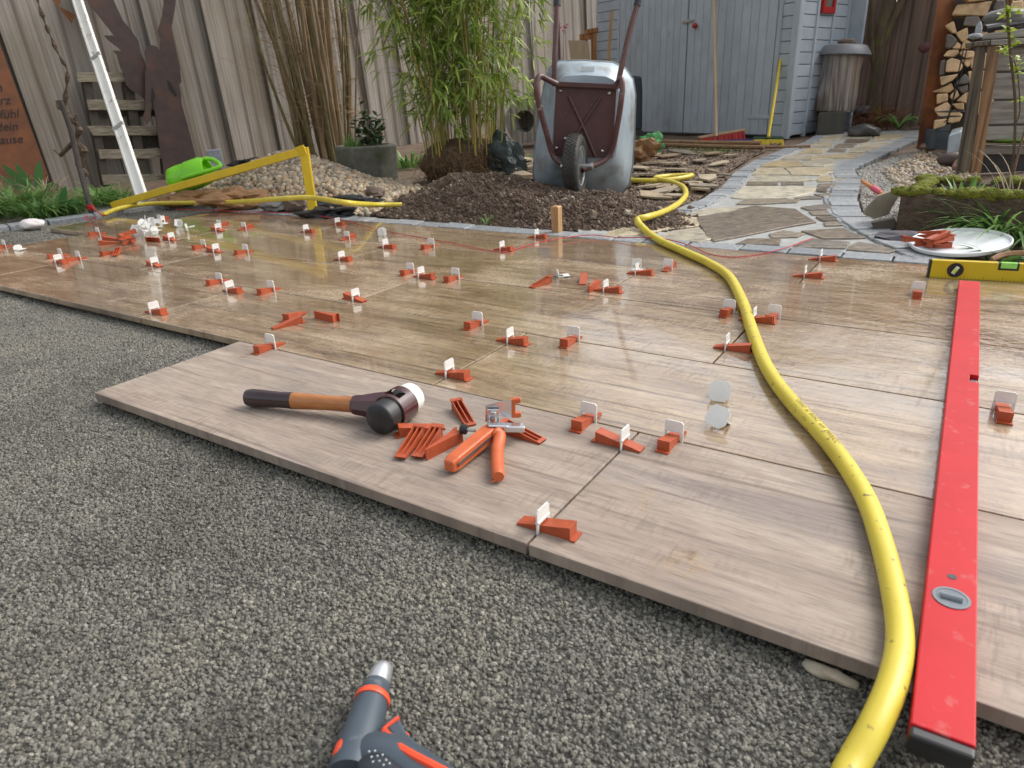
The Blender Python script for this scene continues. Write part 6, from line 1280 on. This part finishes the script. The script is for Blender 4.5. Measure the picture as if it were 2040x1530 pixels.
# ---- mossy tree and leaning trunk
MOSSB = mat('mossy_tree_bark', (.15, .105, .06), (.08, .06, .038), .9, 14, 8, bmp=1, bscale=25, bdist=.03, stretch=(1, 1, .4), dirt=(.14, .135, .025), dscale=6, dpos=(.56, .68))
def tree(pts_r, branches, label, loc):
    t = empty('tree', loc); tag(t, label, 'tree')
    MB().tube(spline([q for q, _ in pts_r], 5), [r for i in range(len(pts_r)-1) for r in [pts_r[i][1]+(pts_r[i+1][1]-pts_r[i][1])*k/5 for k in range(5)]]+[pts_r[-1][1]], 12).obj('trunk', MOSSB, t, True, None)
    for b in branches: MB().tube(spline([q for q, _ in b], 4), [r for i in range(len(b)-1) for r in [b[i][1]+(b[i+1][1]-b[i][1])*k/4 for k in range(4)]]+[b[-1][1]], 8).obj('limb', MOSSB, t, True, None)
    cr = MB(); rgt = random.Random(label)
    top = V(pts_r[-1][0])
    for k in range(70):
        q = top+Vector((rgt.gauss(0, .25), rgt.gauss(0, .2), rgt.uniform(-.2, .5))); P = [q]
        for s_ in range(4): P.append(P[-1]+Vector((rgt.gauss(0, .09), rgt.gauss(0, .09), rgt.uniform(.02, .14))))
        cr.tube(P, [.006, .005, .004, .003, .002], 4, False)
    tag(cr.obj('crown', BARK[0], t), kind='stuff')
    return t
tree([((-0.4983, 7.387, 0.2006), .075), ((-0.5127, 7.3773, 0.4314), .065), ((-0.5226, 7.3707, 0.7439), .060), ((-0.5381, 7.3602, 1.0034), .055), ((-0.514, 7.3764, 1.2531), .05), ((-0.525, 7.369, 1.7336), .03)],
     [[((-0.5265, 7.368, 0.8312), .045), ((-0.4676, 7.4077, 1.0633), .04), ((-0.4025, 7.4515, 1.2887), .035), ((-0.3537, 7.4843, 1.7254), .02)], [((-0.5248, 7.3692, 0.6117), .03), ((-0.6063, 7.3143, 0.9215), .03), ((-0.6394, 7.292, 1.2593), .025)], [((-0.484, 7.3966, 0.5202), .012), ((-0.4446, 7.4231, 0.3823), .010), ((-0.4181, 7.441, 0.2197), .008)]],
     'mossy forked tree trunk between shed and woodpile', (-0.4498, 7.2991, 0.1581))
tree([((-0.3984, 7.6984, 0.2546), .04), ((-0.2629, 7.7896, 0.4823), .05), ((-0.197, 7.834, 0.7302), .05), ((-0.1844, 7.8424, 1.0393), .045), ((-0.182, 7.844, 1.4217), .035), ((-0.1942, 7.8358, 1.8279), .02)], [[((-0.2805, 7.7777, 0.46), .03), ((-0.2732, 7.7827, 0.8237), .025), ((-0.2539, 7.7956, 1.1722), .022), ((-0.2593, 7.792, 1.5082), .016)]], 'leaning mossy trunk close to the woodpile post', (-0.2781, 7.5383, 0.1655))
mb = MB(); mb.rock((-0.1313, 7.1377, 0.8207), (.05, .02, .045), 3, 2, .2); tag(mb.obj('hanging_heart', mat('dull_red', (.13, .035, .04), (.09, .025, .03), .6)), 'dull red heart ornament hanging beside the post', 'ornament')

# ---- woodpile
RPOST = mat('rust_coloured_post', (.34, .13, .05), (.22, .08, .035), .6, 7, 8, bmp=.2, stretch=(2, 2, .5), dirt=(.09, .038, .022), dscale=5, dpos=(.5, .7))
mb = MB(); mb.extrude_away([(0.0762, 5.1879, 0.1178), (0.1624, 5.2459, 0.1704), (0.1458, 5.2347, 1.2097), (0.0422, 5.165, 1.2148)], .07); wsh = empty('woodpile_shelter', (0.0987, 5.5089, 0.1026)); tag(wsh, 'woodpile shelter with rust brown corner post', 'shelter'); mb.obj('corner_post', RPOST, wsh, bevel=.004)
LOGE = stonemat('split_log', [(.62, .42, .22), (.68, .47, .27), (.54, .36, .19), (.72, .52, .31)], .75, .4, 30, 8)
LOGG = stonemat('grey_log', [(.12, .105, .095), (.17, .15, .135), (.10, .085, .075)], .85, .5, 30, 8)
LOGL = 'split firewood log in the stack behind the raised bed'
GREYS = (3, 10, 13, 14, 21, 24)
LOGS = [[(0.1495, 5.0563, 0.9409), (0.1671, 5.0682, 0.9985), (0.3568, 5.1959, 1.0117), (0.3426, 5.1863, 0.9246)], [(0.1229, 5.0385, 0.8797), (0.1675, 5.0685, 0.9072), (0.1988, 5.0896, 0.8328), (0.1776, 5.0752, 0.8305)], [(0.1864, 5.0812, 0.8334), (0.2485, 5.123, 0.8668), (0.2661, 5.1348, 0.8027), (0.2333, 5.1128, 0.7775)], [(0.1407, 5.0504, 0.8291), (0.1688, 5.0693, 0.8276), (0.2096, 5.0968, 0.7888), (0.1769, 5.0748, 0.7433), (0.148, 5.0554, 0.7481)], [(0.1826, 5.0787, 0.7464), (0.207, 5.0951, 0.7856), (0.2325, 5.1122, 0.7641), (0.2279, 5.1091, 0.7373)],
 [(0.231, 5.1112, 0.7371), (0.2423, 5.1188, 0.7972), (0.276, 5.1415, 0.7821), (0.306, 5.1617, 0.7536), (0.265, 5.1341, 0.7388)], [(0.1434, 5.0523, 0.7008), (0.1655, 5.0671, 0.7371), (0.2216, 5.1049, 0.7376), (0.232, 5.1119, 0.7133), (0.2046, 5.0934, 0.6909)], [(0.2295, 5.1102, 0.7101), (0.2417, 5.1184, 0.7298), (0.3116, 5.1655, 0.7229), (0.3153, 5.1679, 0.6852), (0.2691, 5.1368, 0.6808)], [(0.1723, 5.0717, 0.6031), (0.167, 5.0681, 0.6723), (0.1926, 5.0853, 0.6881), (0.2386, 5.1163, 0.6755), (0.2681, 5.1362, 0.6327), (0.2513, 5.1249, 0.6025)], [(0.245, 5.1206, 0.6751), (0.301, 5.1583, 0.6778), (0.305, 5.161, 0.6377), (0.2884, 5.1499, 0.6248)],
 [(0.1407, 5.0505, 0.5839), (0.1354, 5.0468, 0.6739), (0.1621, 5.0648, 0.6828), (0.1715, 5.0711, 0.5893)], [(0.1451, 5.0534, 0.5767), (0.2225, 5.1055, 0.5867), (0.2532, 5.1261, 0.592), (0.2221, 5.1052, 0.5518), (0.164, 5.0661, 0.5198)], [(0.1158, 5.0337, 0.4835), (0.1955, 5.0873, 0.5217), (0.2181, 5.1025, 0.538), (0.2408, 5.1178, 0.4982), (0.2162, 5.1012, 0.4747)], [(0.2334, 5.1128, 0.5232), (0.2851, 5.1476, 0.5904), (0.3169, 5.169, 0.5539), (0.3091, 5.1638, 0.5263)], [(0.2551, 5.1274, 0.508), (0.3129, 5.1664, 0.5226), (0.318, 5.1697, 0.4765), (0.2876, 5.1493, 0.4675)],
 [(0.2198, 5.1037, 0.4533), (0.2531, 5.1261, 0.5011), (0.2779, 5.1428, 0.4502), (0.2441, 5.12, 0.4235)], [(0.2635, 5.1331, 0.4225), (0.3115, 5.1654, 0.4768), (0.3243, 5.174, 0.405)], [(0.1465, 5.0543, 0.4713), (0.21, 5.097, 0.4736), (0.2182, 5.1026, 0.4248), (0.1571, 5.0615, 0.4066)], [(0.1456, 5.0537, 0.3784), (0.2123, 5.0986, 0.4216), (0.2438, 5.1198, 0.3877), (0.2301, 5.1106, 0.3161), (0.1755, 5.0738, 0.3335)], [(0.2407, 5.1177, 0.4058), (0.3103, 5.1646, 0.4114), (0.319, 5.1704, 0.3621), (0.2787, 5.1433, 0.3715)], [(0.2383, 5.1161, 0.2865), (0.2382, 5.116, 0.3447), (0.2657, 5.1346, 0.3721), (0.3176, 5.1695, 0.3333), (0.3057, 5.1615, 0.2902), (0.2618, 5.132, 0.2816)],
 [(0.2224, 5.1054, 0.8747), (0.2255, 5.1075, 0.9272), (0.2992, 5.1571, 0.9268), (0.319, 5.1704, 0.8864), (0.2915, 5.1519, 0.868)], [(0.3263, 5.1753, 0.813), (0.3711, 5.2055, 0.9363), (0.3812, 5.2123, 0.8833), (0.3576, 5.1964, 0.8447)], [(0.2799, 5.1441, 0.7953), (0.2964, 5.1552, 0.8412), (0.3651, 5.2014, 0.8377), (0.3626, 5.1998, 0.8178)], [(0.3667, 5.2025, 0.9594), (0.3746, 5.2079, 1.014), (0.4238, 5.241, 1.0116), (0.4379, 5.2505, 0.9395)], [(0.4497, 5.2584, 0.9422), (0.4621, 5.2667, 1.0032), (0.5223, 5.3073, 1.0067), (0.5357, 5.3163, 0.9411)],
 [(0.4001, 5.225, 0.8159), (0.3947, 5.2214, 0.9089), (0.4804, 5.279, 0.9112), (0.5035, 5.2946, 0.8573), (0.4641, 5.2681, 0.806)], [(0.2831, 5.1463, 0.7073), (0.3186, 5.1701, 0.7191), (0.4222, 5.2399, 0.7002), (0.4393, 5.2514, 0.6101), (0.3119, 5.1657, 0.6167)], [(0.2953, 5.1545, 0.6037), (0.4406, 5.2523, 0.6032), (0.4635, 5.2677, 0.4831), (0.3283, 5.1767, 0.4901)], [(0.3115, 5.1654, 0.4768), (0.4649, 5.2686, 0.4759), (0.4938, 5.2881, 0.324), (0.3307, 5.1783, 0.3326)], [(0.1637, 5.0659, 0.2465), (0.1607, 5.0639, 0.3052), (0.2301, 5.1106, 0.3161), (0.2375, 5.1156, 0.2719)], [(0.1712, 5.071, 1.0627), (0.2656, 5.1345, 1.0772), (0.3254, 5.1748, 1.0165), (0.2294, 5.1101, 1.0083)], [(0.3206, 5.1715, 1.0744), (0.4749, 5.2754, 1.0604), (0.4724, 5.2737, 1.0124), (0.3623, 5.1996, 1.0146)]]
rg = random.Random(4)
for i, q in enumerate(LOGS):
    c = sum((V(a) for a in q), Vector())/len(q); sh = [c+(V(a)-c)*.985 for a in q]
    aw = c-camera.location; aw.z = 0; aw.normalize(); d_ = aw*rg.uniform(.24, .33); o_ = -aw*rg.uniform(-.02, .03)
    o = MB().extrude([a-c for a in sh], d_).obj('firewood_log', LOGG if i in GREYS else LOGE); o.location = c+o_
    b = o.modifiers.new('bevel', 'BEVEL'); b.width = .006
    tag(o, ('grey weathered ' if i in GREYS else 'pale yellow ')+LOGL, 'log', 'firewood stack')
for cq in ('grey weathered', 'pale yellow'): rank([o for o in COL.objects if o.get('label') == cq+' '+LOGL], lambda o: -o.location.z, cq+' split firewood log, %s from top of the stack')
mb = MB(); mb.extrude_away([(0.0601, 5.406, 1.2364), (0.547, 5.7337, 1.2126), (0.7621, 5.8785, 0.1845), (0.18, 5.4867, 0.1636)], .04); mb.obj('back_panel', mat('shelter_dark', (.05, .04, .032), (.07, .055, .043), .9, 6), wsh)
WIRE = mat('dark_wire', (.03, .03, .032), (.04, .04, .042), .5, metal=.6)
mb = MB()
for pts in ([(0.2582, 4.9126, 0.7375), (0.2533, 4.9093, 0.5376), (0.2487, 4.9062, 0.3273), (0.2264, 4.8912, 0.2978)], [(0.2751, 4.924, 0.7309), (0.2725, 4.9222, 0.5807), (0.2524, 4.9087, 0.4333), (0.24, 4.9004, 0.2816)]): mb.tube(pts, .0035, 5)
for c_, r_ in (((0.2584, 4.9127, 0.3665), .085), ((0.2554, 4.9107, 0.3361), .06)): mb.tube([V(c_)+CAMR*math.cos(a)*r_+CAMT*math.sin(a)*r_ for a in [i*.42 for i in range(16)]], .003, 5)
tag(mb.obj('wire_holder', WIRE, smooth=True), 'thin dark wire holder in front of the firewood', 'wire')
zb = empty('slate_pot', (0.2451, 5.2047, 0.0931)); tag(zb, 'square dark slate grey plant pot below the firewood', 'pot')
ZP = mat('slate_pot', (.085, .10, .115), (.06, .072, .085), .5, 20, bmp=.2)
a4 = [(0.1868, 5.1057, 0.1145), (0.2835, 5.1707, 0.106), (0.2519, 5.1495, 0.2417), (0.1828, 5.1029, 0.2454)]
MB().extrude(a4, -CAMT*.14).obj('wall', ZP, zb, bevel=.004); MB().extrude_away([(0.1794, 5.0958, 0.2329), (0.2601, 5.1501, 0.2286), (0.2576, 5.1484, 0.2771), (0.1949, 5.1063, 0.2772)], .15).obj('rim', ZP, zb, bevel=.004)
mb = MB(); mb.loft([[(0.2799, 4.8366, 0.0867), (0.3551, 4.8872, 0.1265), (0.3344, 4.8732, 0.2451), (0.2704, 4.8302, 0.224)], [(0.2837, 5.0922, 0.1093), (0.3528, 5.1387, 0.1381), (0.3311, 5.1242, 0.2613), (0.2719, 5.0843, 0.2454)]]); tag(mb.obj('zinc_tub', GALV, bevel=.006), 'tilted zinc tub beside the dark plant pot', 'tub')
for q, s_, k, lb in (((0.3293, 4.4565, 0.11), (.085, .05, .045), 3, 'dark brown cobble at the foot of the raised bed'), ((0.14, 5.2355, 0.1241), (.09, .05, .03), 8, 'pale pinkish brick piece at the post foot'), ((0.4005, 4.2714, 0.0942), (.06, .05, .05), 5, 'small tan cobble beside the dark cobble')):
    mb = MB(); mb.rock(q, s_, k, 2, .3); tag(mb.obj('cobble', mat('cobble%d' % k, (.10, .07, .06) if k == 3 else (.36, .22, .15), (.07, .05, .045) if k == 3 else (.28, .17, .12), .5, 20, bmp=.3), smooth=True, angle=40), lb, 'stone')

# ---- mortar pad under the front tile edge
mb = MB(); mb.rock((0.4326, -0.0013, -0.03), (.030, .010, .006), 5, 3, .3, Matrix.Rotation(R(-5), 3, 'Z')); tag(mb.obj('mortar_pad', mat('beige_mortar', (.42, .36, .27), (.34, .29, .21), .8, 40, bmp=.5), smooth=True, angle=None), 'beige mortar pad under the front tile edge near the hose', 'mortar pad')

# ---- raised bed of dark timbers
rbd = empty('raised_bed', (0.4165, 4.1851, 0.0615)); tag(rbd, 'dark weathered timber raised bed at the right edge', 'raised bed')
DKW = wood('tarred_timber', (.15, .115, .07), (.025, .02, .015), (7, 7, .6), .6, .5, True, .1, (.05, .05, .02))
BRW = wood('wet_brown_timber', (.30, .16, .065), (.11, .06, .03), (7, 7, .6), .5, .4, True, .05)
GRW = mat('grey_plank', (.33, .305, .265), (.15, .135, .115), .7, 4, 8, .3, .7, stretch=(1.1, 1.1, 15), bmp=.5, bscale=9, rnd=False, dirt=(.12, .12, .06), dscale=5, dpos=(.55, .75))
MB().extrude_away([(0.3643, 4.1017, 0.0833), (0.4353, 4.1496, 0.0575), (0.3906, 4.1195, 0.729), (0.3422, 4.0869, 0.7266)], .05).obj('corner_post', DKW, rbd, bevel=.004)
MB().extrude_away([(0.4368, 4.1445, 0.0636), (0.4861, 4.1777, 0.0664), (0.4534, 4.1557, 0.7256), (0.3952, 4.1165, 0.7286)], .05).obj('corner_post', BRW, rbd, bevel=.004)
for q in ([(0.4361, 4.1983, 0.711), (0.6493, 4.3418, 0.7123), (0.676, 4.3597, 0.5878), (0.4425, 4.2026, 0.5948)], [(0.4444, 4.2039, 0.5847), (0.6781, 4.3612, 0.5777), (0.7067, 4.3804, 0.4443), (0.4534, 4.2099, 0.4524)], [(0.453, 4.2096, 0.4421), (0.7089, 4.3819, 0.4339), (0.7348, 4.3993, 0.3126), (0.4639, 4.217, 0.3217)], [(0.4636, 4.2168, 0.3111), (0.7371, 4.4009, 0.3019), (0.7533, 4.4117, 0.2264), (0.4681, 4.2198, 0.2363)], [(0.4693, 4.2568, 0.2011), (0.7612, 4.4533, 0.1963), (0.7731, 4.4612, 0.141), (0.4727, 4.2591, 0.1572)]):
    MB().extrude(q, -CAMT*.05).obj('plank', GRW, rbd, bevel=.005)
MB().extrude_away([(0.2921, 4.029, 0.7381), (0.4008, 4.1022, 0.7469), (0.4076, 4.1067, 0.7227), (0.2977, 4.0328, 0.7187)], .16).obj('top_board', DKW, rbd, bevel=.003)
MB().extrude_away([(0.4052, 4.1052, 0.7467), (0.6385, 4.2621, 0.7491), (0.6446, 4.2663, 0.7202), (0.4098, 4.1082, 0.7226)], .16).obj('top_board', GRW, rbd, bevel=.003)
MB().extrude_away([(0.3559, 4.1443, 0.7804), (0.6295, 4.3285, 0.8049), (0.6389, 4.3348, 0.7613), (0.3613, 4.1479, 0.7512)], .22).obj('top_rail', GRW, rbd, bevel=.006)
mb = MB(); mb.extrude_away([(0.461, 4.2874, 0.2041), (0.7616, 4.4897, 0.2017), (0.7946, 4.5119, 0.0473), (0.4772, 4.2983, 0.0504)], .02); mb.obj('liner', BLACK, rbd)
mb = MB(); mb.rock((0.4416, 4.3225, 0.8587), (.10, .06, .05), 4, 3, .3); tag(mb.obj('stone', MATS['field_stone1'], smooth=True, angle=None), 'grey stone lying on top of the raised bed', 'stone')
mb = MB(); mb.tube([(0.3662, 4.1754, 0.8072), (0.5261, 4.3191, 0.8273)], .018, 8); tag(mb.obj('dark_roll', BLACK, smooth=True), 'dark roll lying on the raised bed top', 'roll')
mb = MB(); mb.rock((0.3307, 4.1273, 0.772), (.035, .03, .016), 4, 2, .2); mb.rock((0.3402, 4.1338, 0.8051), (.016, .014, .035), 5, 2, .3); tag(mb.obj('small_figurine', mat('weathered_stone', (.42, .44, .46), (.30, .32, .34), .6, 30)), 'small pale weathered figurine on the bed corner', 'figurine')
# moss patches
MOSS = mat('moss', (.24, .235, .02), (.12, .145, .016), .95, 40, 6, bmp=1, bscale=120, bdist=.02)
mb = MB(); mb.rock((0.611, 4.2919, 0.2277), (.15, .05, .012), 4, 3, .5); tag(mb.obj('moss_cushion', mat('bright_moss', (.14, .24, .015), (.09, .16, .012), .95, 60, bmp=1, bdist=.02), smooth=True, angle=None), 'bright green moss on the lowest bed plank', 'moss')

# ---- mossy stone trough at the right
tf0, tf1 = V((0.2262, 2.5522, 0.0109)), V((0.7356, 2.4916, 0.009)); td = (tf1-tf0); td.z = 0; td.normalize(); tb = Vector((-td.y, td.x, 0))
TR = mat('tuff_stone', (.15, .105, .07), (.085, .062, .045), .95, 40, 8, bmp=1, bscale=90, bdist=.02)
tro = empty('stone_trough', tf0); tag(tro, 'brown stone trough with thick moss on its rim', 'trough')
thh = V((0.2269, 2.5527, 0.1573)).z - tf0.z
tl_ = (tf1-tf0).length
def trp(s_, d_, z): return tf0+td*s_+tb*d_+Vector((0, 0, z))
mb = MB(); ob(mb, tf0, td, tb, UPZ, 0, tl_, 0, .06, -.03, thh); mb.obj('front_wall', TR, tro, bevel=.012)
mb = MB(); ob(mb, tf0, td, tb, UPZ, 0, .06, .0605, .42, -.03, thh-.01); mb.obj('end_wall', TR, tro, bevel=.012)
mb = MB(); ob(mb, tf0, td, tb, UPZ, 0, tl_, .42, .48, -.03, thh); mb.obj('back_wall', TR, tro, bevel=.012)
mb = MB(); ob(mb, tf0, td, tb, UPZ, .06, tl_, .06, .42, -.03, thh-.05); mb.obj('soil_fill', SOIL, tro)
mb = MB(); rg = random.Random(6)
for k in range(70): s_ = rg.uniform(-.01, tl_); mb.rock(trp(s_, rg.choice([.03, .03, .45]), thh+.004), (rg.uniform(.02, .05), rg.uniform(.02, .04), rg.uniform(.010, .026)), k, 2, .5)
for k in range(16): mb.rock(trp(.03, rg.uniform(.02, .46), thh), (rg.uniform(.02, .04), rg.uniform(.02, .04), .018), k, 2, .5)
tag(mb.obj('moss_rim', MOSS, tro, True, None), kind='stuff')
clump('daylily', (0.4517, 2.7401, 0.0167), 34, .16, .27, .011, .55, .25, GRASS2, 'upright green leaf fan in front of the trough', 'plant', rad=.05)
clump('grass_clump', (0.5746, 2.5447, 0.0107), 130, .14, .28, .006, 1.1, .8, GRASS2, 'arching bright green grass right of the white lid', 'grass', rad=.12)
clump('grass_clump', (0.6759, 2.5063, 0.0095), 130, .16, .32, .006, 1.1, .75, GRASS2, 'arching grass cut off by the right picture edge', 'grass', rad=.12)
clump('grass_clump', (0.6495, 2.8587, 0.0204), 60, .12, .25, .010, .9, .6, GRASS1, 'darker leafy tuft on the trough rim', 'grass', rad=.08)
clump('grass_clump', trp(.75, .25, thh-.02), 60, .06, .16, .006, .8, .5, GRASS2, 'fresh sprouts growing inside the trough', 'grass', rad=.12)
clump('dry_stalks', trp(.35, .30, thh-.04), 14, .10, .28, .003, .9, .3, DRYG, 'dry bent stalks standing in the trough', 'stalks', rad=.08)
# twig with young leaves
tw = empty('sapling', (0.6206, 3.325, 0.0349)); tag(tw, 'thin sapling with young yellow green leaves at right edge', 'sapling')
rg = random.Random(2); tp_ = [(0.6034, 3.1928, 0.0967), (0.5877, 3.1823, 0.269), (0.5501, 3.157, 0.475), (0.4934, 3.1188, 0.6715), (0.4464, 3.0872, 0.8576), (0.4186, 3.0685, 0.9649)]
MB().tube(spline(tp_, 5), .006, 6).obj('stem', mat('sapling_bark', (.12, .085, .05), (.08, .055, .035), .8), tw, True)
MB().tube(spline([(0.5705, 3.1707, 0.3733), (0.5763, 3.1746, 0.4337), (0.5409, 3.1508, 0.5735), (0.5151, 3.1334, 0.6324)], 4), .003, 5).obj('stem', MATS['sapling_bark'], tw, True)
MB().tube(spline([(0.5916, 3.1608, 0.0125), (0.6025, 3.1682, 0.0999), (0.6054, 3.1701, 0.27), (0.6116, 3.1743, 0.3724)], 4), .005, 5).obj('stem', mat('reddish_bark', (.20, .11, .07), (.14, .08, .05), .8), tw, True)
lm = MB()
for q, n in (((0.4599, 3.0963, 0.8064), 16), ((0.4766, 3.1075, 0.7562), 8), ((0.4947, 3.1197, 0.6996), 10), ((0.4777, 3.1083, 0.6628), 9), ((0.5311, 3.1442, 0.6221), 9), ((0.5336, 3.1459, 0.5835), 7), ((0.581, 3.1778, 0.4634), 7)):
    for k in range(n): leaf(lm, V(q)+Vector((rg.gauss(0, .012), rg.gauss(0, .012), rg.gauss(0, .012))), (rg.uniform(-1, 1), rg.uniform(-1, 1), rg.uniform(-.2, .9)), rg.uniform(.03, .055), .018, rg)
lm.obj('foliage', LIME, tw)
# slab and marking stick between path and trough
mb = MB(); mb.extrude_away([(0.0906, 2.6163, 0.0592), (0.1011, 2.6233, 0.0879), (0.134, 2.6455, 0.1317), (0.2007, 2.6903, 0.1568), (0.2137, 2.6991, 0.1397), (0.1937, 2.6857, 0.0828), (0.1842, 2.6793, 0.0498), (0.1364, 2.6471, 0.0356)], .03); tag(mb.obj('stone_slab', mat('leaning_slab', (.36, .31, .225), (.25, .22, .165), .5, 12, bmp=.4), bevel=.004), 'flat olive brown stone slab leaning on the trough', 'slab')
mb = MB(); mb.extrude_away([(0.1401, 2.5056, 0.0424), (0.2154, 2.5563, 0.0544), (0.2383, 2.5717, 0.0144), (0.1624, 2.5206, 0.0043)], .05); tag(mb.obj('stone_slab', mat('dark_slab', (.10, .08, .062), (.07, .058, .05), .6, 12, bmp=.5)), 'dark broken slab below the leaning slab', 'slab')
mb = MB(); mb.rock((0.2918, 2.3683, 0.0202), (.11, .05, .02), 5, 2, .4); tag(mb.obj('stone', mat('purple_stone', (.105, .09, .10), (.08, .07, .08), .6, 20)), 'flat purplish stone behind the white lid', 'stone')
ms = empty('marking_stick', (-0.0595, 3.7873, 0.0492)); tag(ms, 'orange wooden stick wound with pink cord beside the path', 'stick')
s0_, s1_ = V((-0.0321, 3.4732, 0.0896)), V((0.0918, 3.322, 0.0443)); MB().tube([s0_, s1_], .010, 8).obj('stick', mat('orange_stick', (.62, .24, .07), (.52, .19, .06), .5), ms, True)
mb = MB()
for k in range(9): q = s0_.lerp(s1_, .52+.035*k); mb.rock(q, (.015, .015, .015), k, 2, .2)
mb.obj('cord', mat('pink_cord', (.70, .13, .17), (.62, .10, .14), .7), ms, True, None)
mb = MB(); mb.tube(spline([(0.6585, 2.1983, 0.02), (0.5949, 2.1482, 0.02), (0.5602, 2.0612, 0.02)], 4), [.012, .012, .012, .012, .011, .011, .010, .009, .006], 6); tag(mb.obj('rough_stake', mat('rough_brown', (.24, .12, .05), (.16, .08, .035), .8, 20), smooth=True), 'rough brown stake lying right of the white lid', 'stake')
clump('grass_clump', (0.6204, 2.1967, 0), 26, .05, .12, .014, 1.2, .6, GRASS1, 'low broad leaves behind the yellow spirit level', 'plant', rad=.08)
clump('sprout', (-1.5595, 2.1729, 0), 7, .05, .10, .004, .9, .4, GRASS2, 'single pale green sprout on the front of the soil heap', 'sprout', rad=.008)
# thin grass in front of the shed
clump('grass_clump', (-1.4316, 5.3342, 0.0972), 220, .02, .05, .003, .9, .3, GRASS2, 'thin short grass in front of the shed', 'grass', rad=.35)
clump('grass_clump', (-2.7972, 4.4912, 0.071), 160, .03, .09, .003, .9, .3, GRASS2, 'short bright grass behind the slate stack', 'grass', rad=.2)
